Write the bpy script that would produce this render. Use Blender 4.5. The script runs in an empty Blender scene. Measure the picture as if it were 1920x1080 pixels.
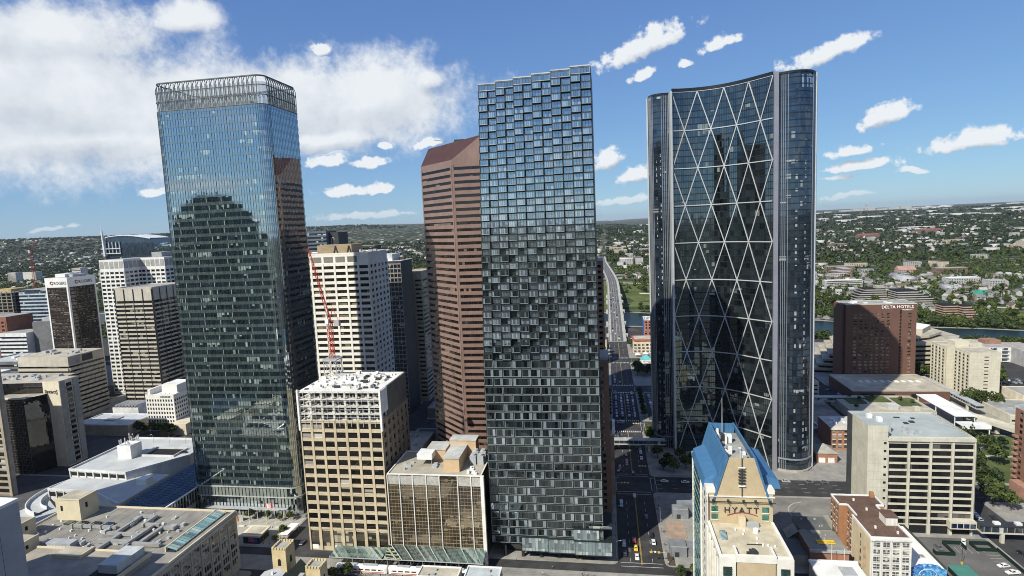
import bpy, math, random
import numpy as np
from mathutils import Vector, Matrix
rnd = random.Random(7)
R = math.radians
sc = bpy.context.scene
col = sc.collection

# ------------------------------------------------------------------ camera
F_PX, PITCH, ROLL, YAW, CAM_H = 1097.0, 0.10974, -0.04447, 0.1617, 158.0
_cy, _sy = math.cos(YAW), math.sin(YAW)
C_FW = Vector((-_sy * math.cos(PITCH), _cy * math.cos(PITCH), -math.sin(PITCH)))
_ri = Vector((_cy, _sy, 0)); _up = _ri.cross(C_FW)
_c, _s = math.cos(ROLL), math.sin(ROLL)
C_RI = _ri * _c + _up * _s; C_UP = _up * _c - _ri * _s
cam = bpy.data.cameras.new('camera'); cam_o = bpy.data.objects.new('camera', cam); col.objects.link(cam_o)
cam.sensor_width = 36; cam.lens = F_PX / 1920 * 36; cam.clip_start = 1; cam.clip_end = 80000
m = Matrix((( C_RI.x, C_UP.x, -C_FW.x, 0), (C_RI.y, C_UP.y, -C_FW.y, 0), (C_RI.z, C_UP.z, -C_FW.z, CAM_H), (0, 0, 0, 1)))
cam_o.matrix_world = m; sc.camera = cam_o

def look_dir(px, py):
    """compass bearing and height angle of a direction, used to measure where clouds stand in the sky"""
    d = (C_RI * (px - 960) - C_UP * (py - 540) + C_FW * F_PX).normalized()
    return math.atan2(d.x, d.y), math.asin(d.z)

# ------------------------------------------------------------------ sky, sun, exposure
SUN_AZ, SUN_EL = R(216), R(42)          # bearing clockwise from +Y
SKY_STRENGTH, SUN_STRENGTH, EXPOSURE = 0.10, 5.0, 0.28
SKY_POW, SKY_GAIN = (.66, .66, .46), (.91, 1.25, 2.42)
HAZE = 1.6e-5
CLOUD_LIT, CLOUD_BASE = (7.4, 7.65, 7.8), (3.7, 4.2, 5.0)
world = bpy.data.worlds.new('World'); sc.world = world; world.use_nodes = True

class NT:
    """little helper that wires shader nodes"""
    def __init__(s, tree): s.t = tree; s.n = tree.nodes; s.l = tree.links
    def node(s, typ, **kw):
        n = s.n.new(typ)
        for k, v in kw.items(): setattr(n, k, v)
        return n
    def put(s, sock, v):
        if isinstance(v, bpy.types.NodeSocket): s.l.new(v, sock)
        elif v is not None: sock.default_value = v
    def m(s, op, a, b=None, c=None, clamp=False):
        n = s.n.new('ShaderNodeMath'); n.operation = op; n.use_clamp = clamp
        s.put(n.inputs[0], a); s.put(n.inputs[1], b)
        if c is not None: s.put(n.inputs[2], c)
        return n.outputs[0]
    def v(s, op, a, b=None, scale=None):
        n = s.n.new('ShaderNodeVectorMath'); n.operation = op
        s.put(n.inputs[0], a)
        if b is not None: s.put(n.inputs[1], b)
        if scale is not None: s.put(n.inputs['Scale'], scale)
        return n.outputs['Value' if op in ('LENGTH', 'DOT_PRODUCT', 'DISTANCE') else 'Vector']
    def xyz(s, vec):
        n = s.n.new('ShaderNodeSeparateXYZ'); s.put(n.inputs[0], vec); return n.outputs
    def comb(s, x=0., y=0., z=0.):
        n = s.n.new('ShaderNodeCombineXYZ'); s.put(n.inputs[0], x); s.put(n.inputs[1], y); s.put(n.inputs[2], z); return n.outputs[0]
    def noise(s, vec, scale, detail=4., rough=.55, dist=0.):
        n = s.n.new('ShaderNodeTexNoise'); s.put(n.inputs['Vector'], vec)
        n.inputs['Scale'].default_value = scale; n.inputs['Detail'].default_value = detail
        n.inputs['Roughness'].default_value = rough; n.inputs['Distortion'].default_value = dist
        return n.outputs['Fac'], n.outputs['Color']
    def white(s, vec):
        n = s.n.new('ShaderNodeTexWhiteNoise'); s.put(n.inputs['Vector'], vec); return n.outputs['Value'], n.outputs['Color']
    def rng(s, v, a, b, c=0., d=1., smooth=False):
        n = s.n.new('ShaderNodeMapRange'); n.interpolation_type = 'SMOOTHSTEP' if smooth else 'LINEAR'
        s.put(n.inputs[0], v); s.put(n.inputs[1], a); s.put(n.inputs[2], b); s.put(n.inputs[3], c); s.put(n.inputs[4], d)
        return n.outputs[0]
    def mix(s, f, a, b, blend='MIX'):
        n = s.n.new('ShaderNodeMix'); n.data_type = 'RGBA'; n.blend_type = blend
        s.put(n.inputs[0], f)
        for i, v in ((6, a), (7, b)):
            if isinstance(v, (tuple, list)): v = (*v[:3], 1)
            s.put(n.inputs[i], v)
        return n.outputs[2]

# clouds standing in the sky: bearing/height in photo pixels, half sizes, tilt, softness
CLOUDS = [(90, 180, 480, 150, 0), (350, 40, 90, 46, 12), (60, 70, 330, 70, 4), (480, 200, 420, 92, 0), (700, 190, 165, 80, 4), (800, 160, 52, 40, 20), (150, 262, 300, 46, 0), (600, 262, 180, 26, 6),
          (604, 92, 26, 18, 10), (614, 304, 52, 20, 12), (692, 306, 44, 17, 4), (1213, 90, 100, 36, 22), (1362, 80, 52, 19, 18), (1286, 121, 22, 11, 0), (1200, 144, 34, 17, 20),
          (1138, 302, 42, 28, 15), (1190, 333, 38, 24, 5), (1553, 104, 92, 31, 12), (1660, 222, 66, 34, 28), (1592, 289, 62, 20, 0), (1602, 316, 92, 16, 2), (1822, 266, 118, 30, 2),
          (1568, 337, 52, 10, 0), (1718, 320, 36, 9, 0), (645, 362, 60, 17, 5), (712, 354, 44, 15, 8), (728, 273, 18, 9, 0), (690, 408, 110, 12, 0), (1168, 378, 66, 13, 0), (1600, 368, 60, 8, 0),
          (285, 358, 44, 13, 8), (90, 430, 70, 8, 3), (800, 270, 30, 14, 10)]
def build_world():
    nt = NT(world.node_tree); nt.n.clear()
    sky = nt.node('ShaderNodeTexSky', sky_type='NISHITA'); sky.sun_disc = False
    sky.sun_elevation = SUN_EL; sky.sun_rotation = SUN_AZ
    sky.altitude = 1000; sky.air_density = 1.0; sky.dust_density = .2; sky.ozone_density = 4.0
    d = nt.node('ShaderNodeTexCoord').outputs['Generated']
    x, y, z = nt.xyz(d)
    az = nt.m('ARCTAN2', x, y); el = nt.m('ARCSINE', z)
    _, wc = nt.noise(d, 11., 4., .6); warp = nt.v('MULTIPLY', nt.v('SUBTRACT', wc, (.5, .5, .5)), (.05, .035, 0))
    n1, _ = nt.noise(d, 15., 8., .6); n2, _ = nt.noise(d, 46., 6., .6)
    ae = nt.v('ADD', nt.comb(az, el, 0.), warp)
    def field(vec, clouds):
        """how deep inside the nearest cloud a direction lies (1 in its middle, 0 on its rim)"""
        best = None
        for (px, py, hx, hy, tilt) in clouds:
            a0, e0 = look_dir(px, py); c = math.cos(a0 + YAW)
            mp = nt.node('ShaderNodeMapping', vector_type='TEXTURE'); nt.put(mp.inputs['Vector'], vec)
            mp.inputs['Location'].default_value = (a0, e0, 0); mp.inputs['Rotation'].default_value = (0, 0, R(tilt * (1 if hx > 150 else .6) + 1)); mp.inputs['Scale'].default_value = (hx / F_PX * c * c * (1.12 if hx > 150 else .92), hy / F_PX * c * (1.12 if hx > 150 else .88), 1)
            q = mp.outputs[0]
            if hx <= 150: q = nt.v('MAXIMUM', q, nt.v('MULTIPLY', q, (-1., -1.7, 0.)))      # flat bases, billowing tops
            r = nt.v('LENGTH', q); best = r if best is None else nt.m('MINIMUM', best, r)
        return nt.m('SUBTRACT', 1., nt.m('MINIMUM', best, 2.5))
    n3, _ = nt.noise(d, 120., 5., .6)
    nb = nt.m('MULTIPLY_ADD', nt.m('SUBTRACT', n2, .5), .5, nt.m('MULTIPLY_ADD', nt.m('SUBTRACT', n1, .5), 1.25, .1)); nb = nt.m('MULTIPLY_ADD', nt.m('SUBTRACT', n3, .5), .12, nb)
    ns = nt.m('MULTIPLY_ADD', nt.m('SUBTRACT', n3, .5), .45, nt.m('MULTIPLY', nt.m('SUBTRACT', n2, .5), 2.0))
    up = (-.004, .014, 0)
    b0, s0 = field(ae, CLOUDS[:8]), field(ae, CLOUDS[8:]); b1, s1 = field(nt.v('ADD', ae, up), CLOUDS[:8]), field(nt.v('ADD', ae, up), CLOUDS[8:])
    dens = nt.m('MAXIMUM', nt.rng(nt.m('ADD', b0, nb), -.04, .62, 0., .95, True), nt.rng(nt.m('ADD', s0, ns), -.02, .4, 0., .96, True))
    # the rest of the sky, behind the viewer, carries the same broken cloud
    pz = nt.m('ADD', nt.m('MAXIMUM', z, .02), .06)
    g1, _ = nt.noise(nt.comb(nt.m('DIVIDE', x, pz), nt.m('DIVIDE', y, pz), 0.), .55, 8., .58)
    gen = nt.m('MULTIPLY', nt.rng(g1, .5, .66, 0., .85, True), nt.rng(y, .35, -.1, 0., 1., True))
    dens = nt.m('MULTIPLY', nt.m('MAXIMUM', dens, gen), nt.rng(el, .0, .06, .3, .97))
    sh_b = nt.rng(nt.m('MULTIPLY_ADD', nt.m('SUBTRACT', n1, .5), -1.5, nt.m('SUBTRACT', b1, b0)), -.25, .55, 0., .75)
    sh_s = nt.rng(nt.m('MULTIPLY_ADD', nt.m('SUBTRACT', n2, .5), -1.3, nt.m('SUBTRACT', s1, s0)), -.25, .5, 0., 1.)
    shade = nt.mix(nt.m('GREATER_THAN', nt.m('ADD', s0, .25), b0), sh_b, sh_s)
    ccol = nt.mix(shade, CLOUD_LIT, CLOUD_BASE)
    sr, sg, sb = nt.xyz(sky.outputs[0])      # even out the clear sky from zenith to horizon as the lens saw it
    base = nt.comb(*[nt.m('MULTIPLY', nt.m('POWER', c, p), k) for c, p, k in zip((sr, sg, sb), SKY_POW, SKY_GAIN)])
    out = nt.mix(dens, base, ccol)
    bg = nt.node('ShaderNodeBackground'); nt.put(bg.inputs[0], out); bg.inputs[1].default_value = SKY_STRENGTH
    o = nt.node('ShaderNodeOutputWorld'); nt.l.new(bg.outputs[0], o.inputs[0])
    world.cycles.sampling_method = 'MANUAL'; world.cycles.sample_map_resolution = 512
build_world()
sun = bpy.data.lights.new('sun', 'SUN'); sun.energy = SUN_STRENGTH; sun.angle = R(.53); sun.color = (1, .945, .82)
sun_o = bpy.data.objects.new('sun', sun); col.objects.link(sun_o)
sd = Vector((math.sin(SUN_AZ) * math.cos(SUN_EL), math.cos(SUN_AZ) * math.cos(SUN_EL), math.sin(SUN_EL)))
sun_o.rotation_euler = sd.to_track_quat('Z', 'Y').to_euler(); sun_o.location = (0, 0, 600)
sc.view_settings.view_transform = 'Standard'; sc.view_settings.look = 'None'
sc.view_settings.exposure = EXPOSURE; sc.view_settings.gamma = 1
sc.render.engine = 'CYCLES'
sc.cycles.max_bounces = 6; sc.cycles.diffuse_bounces = 2; sc.cycles.glossy_bounces = 4
sc.cycles.transmission_bounces = 4; sc.cycles.caustics_reflective = False; sc.cycles.caustics_refractive = False
sc.cycles.use_denoising = True; sc.cycles.filter_width = 1.0

# ------------------------------------------------------------------ materials
MATS = {}
def mat(name, c, rough=.8, var=.18, scale=.25, metal=0., spec=.3, streak=0., fine=0.):
    """plain weathered surface: base colour with cloudy wear, rain streaks and fine grain in world space"""
    if name in MATS: return MATS[name]
    mt = bpy.data.materials.new(name); mt.use_nodes = True; nt = NT(mt.node_tree)
    b = nt.n['Principled BSDF']
    b.inputs['Roughness'].default_value = rough; b.inputs['Metallic'].default_value = metal; b.inputs['Specular IOR Level'].default_value = spec
    g = nt.node('ShaderNodeNewGeometry').outputs['Position']
    f, _ = nt.noise(g, scale, 5., .6)
    k = nt.rng(f, .3, .7, 1 - var, 1 + var)
    fb, _ = nt.noise(g, scale * .22, 6., .68, .6); k = nt.m('MULTIPLY', k, nt.rng(fb, .36, .62, 1 - var * .9, 1 + var * .35))
    if streak:
        x, y, z = nt.xyz(g)
        f2, _ = nt.noise(nt.comb(x, y, nt.m('MULTIPLY', z, .06)), 1.1, 4., .6)
        k = nt.m('MULTIPLY', k, nt.rng(f2, .35, .68, 1 + streak * .4, 1 - streak))
    if fine:
        f3, _ = nt.noise(g, 3.5, 2., .6); k = nt.m('MULTIPLY', k, nt.rng(f3, .3, .7, 1 - fine, 1 + fine))
    cc = nt.v('SCALE', tuple(c[:3]), scale=k)
    nt.put(b.inputs['Base Color'], cc)
    MATS[name] = mt; return mt

def glass(name, dark, tint=(.8, .87, .92), cw=1.5, ch=4., refl=.3, prob=.05, blind=(.45, .5, .47), jit=.006, u_ax=(1., 1.), z0=0., vary=.6, rough=.015, ior=1.5, island=False):
    """window glass: dark room behind, blinds in some panes, mirror coat that varies a hair from pane to pane"""
    if name in MATS: return MATS[name]
    mt = bpy.data.materials.new(name); mt.use_nodes = True; nt = NT(mt.node_tree)
    for n in list(nt.n): nt.n.remove(n)
    geo = nt.node('ShaderNodeNewGeometry'); x, y, z = nt.xyz(geo.outputs['Position'])
    u = nt.m('MULTIPLY_ADD', x, u_ax[0], nt.m('MULTIPLY', y, u_ax[1]))
    ids = nt.comb(nt.m('FLOOR', nt.m('DIVIDE', u, cw)), nt.m('FLOOR', nt.m('DIVIDE', nt.m('SUBTRACT', z, z0), ch)), 0.)
    if island: ids = nt.comb(nt.m('MULTIPLY', geo.outputs['Random Per Island'], 999.), nt.m('MULTIPLY', nt.node('ShaderNodeObjectInfo').outputs['Random'], 999.), 0.)
    v, c = nt.white(ids); cx, cyy, cz = nt.xyz(c)
    idb = nt.comb(nt.m('FLOOR', nt.m('DIVIDE', u, cw * 5)), nt.m('FLOOR', nt.m('DIVIDE', nt.m('SUBTRACT', z, z0), ch)), 3.)
    vb, _ = nt.white(idb)
    pr = nt.m('MAXIMUM', prob, nt.m('MULTIPLY', nt.m('GREATER_THAN', vb, 1 - prob * 1.3), .9))      # whole runs of rooms with blinds down
    isb = nt.m('LESS_THAN', v, pr)
    # blind pulled part of the way down
    fr = nt.m('FRACT', nt.m('DIVIDE', nt.m('SUBTRACT', z, z0), ch))
    isb = nt.m('MULTIPLY', isb, nt.m('GREATER_THAN', fr, nt.m('MULTIPLY', cyy, .75)))
    shade = nt.rng(cx, 0., 1., 1 - vary, 1 + vary)
    room = nt.v('SCALE', tuple(dark), scale=shade)
    cd = nt.mix(isb, room, nt.v('SCALE', tuple(blind), scale=nt.rng(cz, 0, 1, .55, 1.1)))
    di = nt.node('ShaderNodeBsdfDiffuse'); nt.put(di.inputs[0], cd)
    nrm = nt.v('NORMALIZE', nt.v('ADD', geo.outputs['Normal'], nt.v('SCALE', nt.v('SUBTRACT', c, (.5, .5, .5)), scale=jit)))
    gl = nt.node('ShaderNodeBsdfGlossy'); gl.inputs['Roughness'].default_value = rough
    nt.put(gl.inputs[0], (*tint, 1)); nt.put(gl.inputs['Normal'], nrm)
    fz = nt.node('ShaderNodeFresnel'); fz.inputs[0].default_value = ior
    fac = nt.m('MULTIPLY_ADD', fz.outputs[0], 1 - refl, refl, clamp=True)
    fac = nt.m('MULTIPLY', fac, nt.m('SUBTRACT', 1., nt.m('MULTIPLY', isb, .35)))
    ms = nt.node('ShaderNodeMixShader'); nt.put(ms.inputs[0], fac); nt.l.new(di.outputs[0], ms.inputs[1]); nt.l.new(gl.outputs[0], ms.inputs[2])
    o = nt.node('ShaderNodeOutputMaterial'); nt.l.new(ms.outputs[0], o.inputs[0])
    MATS[name] = mt; return mt

def leafmat(name, c, var=.5, sc_=.18):
    if name in MATS: return MATS[name]
    mt = bpy.data.materials.new(name); mt.use_nodes = True; nt = NT(mt.node_tree); b = nt.n['Principled BSDF']
    b.inputs['Roughness'].default_value = .75; b.inputs['Specular IOR Level'].default_value = .15
    g = nt.node('ShaderNodeNewGeometry')
    f, _ = nt.noise(g.outputs['Position'], sc_, 3.); f2, _ = nt.noise(g.outputs['Position'], .018, 3.)
    oi = nt.node('ShaderNodeObjectInfo')
    k = nt.m('MULTIPLY', nt.rng(f, .3, .7, 1 - var, 1 + var), nt.rng(oi.outputs['Random'], 0, 1, .75, 1.3))
    cc = nt.mix(nt.rng(f2, .42, .6, 0., 1.), c, (c[0] * 1.5, c[1] * 1.28, c[2] * .9))
    nt.put(b.inputs['Base Color'], nt.v('SCALE', cc, scale=k))
    MATS[name] = mt; return mt

# ------------------------------------------------------------------ building blocks
def link(o): col.objects.link(o); return o
WORLD = {}                                   # object -> world position of its origin
def adopt(o, parent):
    o.parent = parent
    o.matrix_parent_inverse = Matrix.Translation(-WORLD.get(parent.name, Vector((0, 0, 0))))
def thing(name, label, cat, loc=(0, 0, 0), group=None):
    o = bpy.data.objects.new(name, None); link(o); o.location = loc; o.empty_display_size = .5
    o['label'] = label; o['category'] = cat
    if group: o['group'] = group
    WORLD[o.name] = Vector(loc); return o
def tag(o, label=None, cat=None, group=None, kind=None):
    if label: o['label'] = label
    if cat: o['category'] = cat
    if group: o['group'] = group
    if kind: o['kind'] = kind
    return o

class Face:
    """a vertical face: origin, direction along it; n points outwards (to the right of the direction)"""
    def __init__(s, ox, oy, ux, uy, length):
        s.ox, s.oy, s.L = ox, oy, length; k = math.hypot(ux, uy); s.ux, s.uy = ux / k, uy / k; s.nx, s.ny = s.uy, -s.ux
        s.ang = math.atan2(s.uy, s.ux)
    def p(s, u, n=0.): return s.ox + s.ux * u + s.nx * n, s.oy + s.uy * u + s.ny * n
def FS(x0, x1, y): return Face(x0, y, 1, 0, x1 - x0)
def FE(x, y0, y1): return Face(x, y0, 0, 1, y1 - y0)
def FW(x, y0, y1): return Face(x, y1, 0, -1, y1 - y0)
def FN(x0, x1, y): return Face(x1, y, -1, 0, x1 - x0)

CUBES = {}
def cube_mesh(mt):
    if mt.name not in CUBES:
        me = bpy.data.meshes.new('block_' + mt.name)
        v = [(x, y, z) for x in (-.5, .5) for y in (-.5, .5) for z in (-.5, .5)]
        me.from_pydata(v, [], [(0, 1, 3, 2), (4, 6, 7, 5), (0, 4, 5, 1), (2, 3, 7, 6), (0, 2, 6, 4), (1, 5, 7, 3)]); me.materials.append(mt)
        CUBES[mt.name] = me
    return CUBES[mt.name]
def block(parent, name, x0, x1, y0, y1, z0, z1, mt, ang=0.):
    o = bpy.data.objects.new(name, cube_mesh(mt)); link(o)
    o.location = ((x0 + x1) / 2, (y0 + y1) / 2, (z0 + z1) / 2); o.scale = (abs(x1 - x0), abs(y1 - y0), abs(z1 - z0)); o.rotation_euler.z = ang
    if parent: adopt(o, parent)
    return o
def piece(parent, name, f, u0, u1, z0, z1, n0, n1, mt):
    o = bpy.data.objects.new(name, cube_mesh(mt)); link(o)
    x, y = f.p((u0 + u1) / 2, (n0 + n1) / 2)
    o.location = (x, y, (z0 + z1) / 2); o.scale = (u1 - u0, n1 - n0, z1 - z0); o.rotation_euler.z = f.ang
    if parent: adopt(o, parent)
    return o

class MB:
    """collects faces; build() links them as one mesh"""
    def __init__(s): s.v = []; s.f = []; s.mi = []
    def poly(s, pts, mi=0):
        k = len(s.v); s.v += [tuple(p) for p in pts]; s.f.append(tuple(range(k, k + len(pts)))); s.mi.append(mi)
    def box(s, x0, x1, y0, y1, z0, z1, mi=0):
        k = len(s.v); s.v += [(x, y, z) for x in (x0, x1) for y in (y0, y1) for z in (z0, z1)]
        for q in ((0, 1, 3, 2), (4, 6, 7, 5), (0, 4, 5, 1), (2, 3, 7, 6), (0, 2, 6, 4), (1, 5, 7, 3)): s.f.append(tuple(k + i for i in q)); s.mi.append(mi)
    def fbox(s, f, u0, u1, z0, z1, n0, n1, mi=0):
        k = len(s.v)
        for u in (u0, u1):
            for n in (n1, n0):
                x, y = f.p(u, n); s.v += [(x, y, z0), (x, y, z1)]
        for q in ((0, 1, 3, 2), (4, 6, 7, 5), (0, 4, 5, 1), (2, 3, 7, 6), (0, 2, 6, 4), (1, 5, 7, 3)): s.f.append(tuple(k + i for i in q)); s.mi.append(mi)
    def prism(s, pts, z0, z1, mi=0, top=True, bottom=True, mi_top=None):
        n = len(pts); k = len(s.v)
        s.v += [(x, y, z0) for x, y in pts] + [(x, y, z1) for x, y in pts]
        for i in range(n):
            j = (i + 1) % n; s.f.append((k + i, k + j, k + n + j, k + n + i)); s.mi.append(mi)
        if top: s.f.append(tuple(range(k + n, k + 2 * n))); s.mi.append(mi if mi_top is None else mi_top)
        if bottom: s.f.append(tuple(range(k + n - 1, k - 1, -1))); s.mi.append(mi)
    def sheet(s, pts, z0, z1, mi=0):          # open wall along a path
        k = len(s.v); n = len(pts)
        s.v += [(x, y, z0) for x, y in pts] + [(x, y, z1) for x, y in pts]
        for i in range(n - 1): s.f.append((k + i, k + i + 1, k + n + i + 1, k + n + i)); s.mi.append(mi)
    def strip(s, inner, outer, z0, z1, closed=False, mi=0):   # solid strip between two paths
        n = len(inner); k = len(s.v)
        for z in (z0, z1): s.v += [(x, y, z) for x, y in inner] + [(x, y, z) for x, y in outer]
        for i in range(n if closed else n - 1):
            j = (i + 1) % n
            a, b, c, d = k + i, k + j, k + n + j, k + n + i; e = 2 * n
            for q in ((d, c, c + e, d + e), (b, a, a + e, b + e), (a + e, d + e, c + e, b + e), (a, b, c, d)): s.f.append(q); s.mi.append(mi)
    def bar(s, a, b, r, sides=4, r2=None, mi=0):
        a, b = Vector(a), Vector(b); d = (b - a); L = d.length
        if L < 1e-6: return
        q = d.to_track_quat('Z', 'Y'); r2 = r if r2 is None else r2; k = len(s.v)
        for p, rr in ((a, r), (b, r2)):
            for i in range(sides):
                t = 2 * math.pi * (i + .5) / sides; s.v.append(tuple(p + q @ Vector((math.cos(t) * rr, math.sin(t) * rr, 0))))
        for i in range(sides):
            j = (i + 1) % sides; s.f.append((k + i, k + j, k + sides + j, k + sides + i)); s.mi.append(mi)
        s.f.append(tuple(range(k + sides - 1, k - 1, -1))); s.mi.append(mi); s.f.append(tuple(range(k + sides, k + 2 * sides))); s.mi.append(mi)
    def path(s, pts, r, sides=5, closed=False, mi=0):
        n = len(pts)
        for i in range(n if closed else n - 1): s.bar(pts[i], pts[(i + 1) % n], r, sides, mi=mi)
    def mesh(s, name, *mts):
        me = bpy.data.meshes.new(name); me.from_pydata(s.v, [], s.f)
        for mt in mts: me.materials.append(mt)
        if len(mts) > 1: me.polygons.foreach_set('material_index', s.mi)
        me.update(); return me
    def build(s, name, mts, parent=None, smooth=False, kind=None):
        if not isinstance(mts, (list, tuple)): mts = [mts]
        me = s.mesh(name, *mts)
        if smooth: me.polygons.foreach_set('use_smooth', [True] * len(me.polygons))
        o = bpy.data.objects.new(name, me); link(o)
        if parent: adopt(o, parent)
        if kind: o['kind'] = kind
        return o

def grid(parent, f, u0, u1, z0, z1, nc, nr, pw, sh, d, m_pier, m_span, m_glass, single=True, sill=0., jamb=0., top=True, d2=None):
    """bays of windows between proud piers and spandrels"""
    cw, rh = (u1 - u0) / nc, (z1 - z0) / nr; d2 = d * .8 if d2 is None else d2
    if single:
        for i in range(nc + 1):
            uc = u0 + i * cw; a, b = (max(u0, uc - pw / 2), min(u1, uc + pw / 2))
            piece(parent, 'pier', f, a, b, z0, z1 + (sh * .5 if top else 0), 0.002, d, m_pier)
        for j in range(nr + (1 if top else 0)):
            zc = z0 + j * rh; piece(parent, 'spandrel', f, u0 + .01, u1 - .01, zc if j == 0 else zc - sh / 2, zc + sh / 2, 0.001, d2, m_span)
        for j in range(nr):
            for i in range(nc):
                piece(parent, 'window', f, u0 + i * cw + pw / 2 + jamb, u0 + (i + 1) * cw - pw / 2 - jamb, z0 + j * rh + sh / 2, z0 + (j + 1) * rh - sh / 2, -.02, .05, m_glass)
    else:
        fr, wi = MB(), MB()
        for i in range(nc + 1):
            uc = u0 + i * cw; a, b = (max(u0, uc - pw / 2), min(u1, uc + pw / 2)); fr.fbox(f, a, b, z0, z1 + (sh * .5 if top else 0), 0.002, d)
        for j in range(nr + (1 if top else 0)):
            zc = z0 + j * rh; fr.fbox(f, u0 + .01, u1 - .01, zc if j == 0 else zc - sh / 2, zc + sh / 2, 0.001, d2, 1)
        for j in range(nr):
            for i in range(nc): wi.fbox(f, u0 + i * cw + pw / 2 + jamb, u0 + (i + 1) * cw - pw / 2 - jamb, z0 + j * rh + sh / 2, z0 + (j + 1) * rh - sh / 2, -.02, .05)
        fr.build('facade_frame', [m_pier, m_span], parent, kind='stuff'); wi.build('windows', m_glass, parent, kind='stuff')
def bands(parent, f, u0, u1, z0, z1, n, frac, d, m_wall, m_glass, single=True, mull=0, m_mull=None):
    """full-width window bands between proud spandrels"""
    rh = (z1 - z0) / n
    if single:
        for j in range(n):
            piece(parent, 'window_band', f, u0 + .05, u1 - .05, z0 + j * rh + rh * (1 - frac), z0 + (j + 1) * rh, -.02, .04, m_glass)
            piece(parent, 'spandrel', f, u0, u1, z0 + j * rh, z0 + j * rh + rh * (1 - frac), 0.001, d, m_wall)
    else:
        a, b = MB(), MB()
        for j in range(n):
            a.fbox(f, u0 + .05, u1 - .05, z0 + j * rh + rh * (1 - frac), z0 + (j + 1) * rh, -.02, .04); b.fbox(f, u0, u1, z0 + j * rh, z0 + j * rh + rh * (1 - frac), 0.001, d)
        a.build('window_bands', m_glass, parent, kind='stuff'); b.build('spandrels', m_wall, parent, kind='stuff')
    if mull:
        mb = MB(); k = (u1 - u0) / mull
        for i in range(1, mull): mb.fbox(f, u0 + i * k - .07, u0 + i * k + .07, z0, z1, .03, d + .04)
        mb.build('mullions', m_mull or m_wall, parent, kind='stuff')
def parapet(parent, x0, x1, y0, y1, z, h, w, mt, out=.05):
    a, b = out, w
    block(parent, 'parapet', x0 - a, x1 + a, y0 - a, y0 + b, z - .2, z + h, mt); block(parent, 'parapet', x0 - a, x1 + a, y1 - b, y1 + a, z - .2, z + h, mt)
    block(parent, 'parapet', x0 - a, x0 + b, y0 + b, y1 - b, z - .2, z + h - .01, mt); block(parent, 'parapet', x1 - b, x1 + a, y0 + b, y1 - b, z - .2, z + h - .01, mt)
def units(parent, x0, x1, y0, y1, z, n, mt, smin=1.2, smax=4., hmax=2.5, name='roof_unit', seed=1):
    r = random.Random(seed)
    for i in range(n):
        a, b, h = r.uniform(smin, smax), r.uniform(smin, smax), r.uniform(.6, hmax); x, y = r.uniform(x0, x1 - a), r.uniform(y0, y1 - b)
        block(parent, name, x, x + a, y, y + b, z, z + h, mt)
def mass(parent, name, x0, x1, y0, y1, z0, z1, m_wall, m_roof=None):
    mb = MB(); mb.prism([(x0, y0), (x1, y0), (x1, y1), (x0, y1)], z0, z1, 0, mi_top=1)
    return mb.build(name, [m_wall, m_roof or m_wall], parent)
def lettering(parent, name, s, size, x, y, z, ang, mt, depth=.12, align='LEFT', spacing=1., tilt=90):
    cu = bpy.data.curves.new(name, 'FONT'); cu.body = s; cu.size = size; cu.extrude = depth; cu.align_x = align; cu.space_character = spacing; cu.resolution_u = 2
    t = bpy.data.objects.new(name, cu); link(t)
    dg = bpy.context.evaluated_depsgraph_get(); me = bpy.data.meshes.new_from_object(t.evaluated_get(dg)); bpy.data.objects.remove(t)
    me.materials.clear(); me.materials.append(mt)
    o = bpy.data.objects.new(name, me); link(o); o.location = (x, y, z); o.rotation_euler = (R(tilt), 0, ang)
    if parent: adopt(o, parent)
    return o
def np_mesh(name, verts, faces, mts, mi=None):
    """verts (n,3), faces (m,k) numpy arrays"""
    me = bpy.data.meshes.new(name); nv, (nf, k) = len(verts), faces.shape
    me.vertices.add(nv); me.vertices.foreach_set('co', np.ascontiguousarray(verts, dtype=np.float32).ravel())
    me.loops.add(nf * k); me.loops.foreach_set('vertex_index', np.ascontiguousarray(faces, dtype=np.int32).ravel())
    me.polygons.add(nf); me.polygons.foreach_set('loop_start', np.arange(0, nf * k, k, dtype=np.int32)); me.polygons.foreach_set('loop_total', np.full(nf, k, dtype=np.int32))
    for mt in mts: me.materials.append(mt)
    if mi is not None: me.polygons.foreach_set('material_index', np.ascontiguousarray(mi, dtype=np.int32))
    me.update(calc_edges=True); me.validate()
    o = bpy.data.objects.new(name, me); link(o); return o
def adopt_sub(o, p):
    """hang a sub-part on a part that is itself a scaled block"""
    o.parent = p; o.matrix_parent_inverse = Matrix.LocRotScale(p.location, p.rotation_euler, p.scale).inverted(); return o
def copy_thing(o, loc, rz=0., label=None, s=1.):
    c = o.copy(); link(c); c.location = loc; c.rotation_euler.z = rz; c.scale = (s, s, s)
    if label: c['label'] = label
    for ch in o.children:
        k = ch.copy(); link(k); k.parent = c
        for g in ch.children: q = g.copy(); link(q); q.parent = k
    return c
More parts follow.
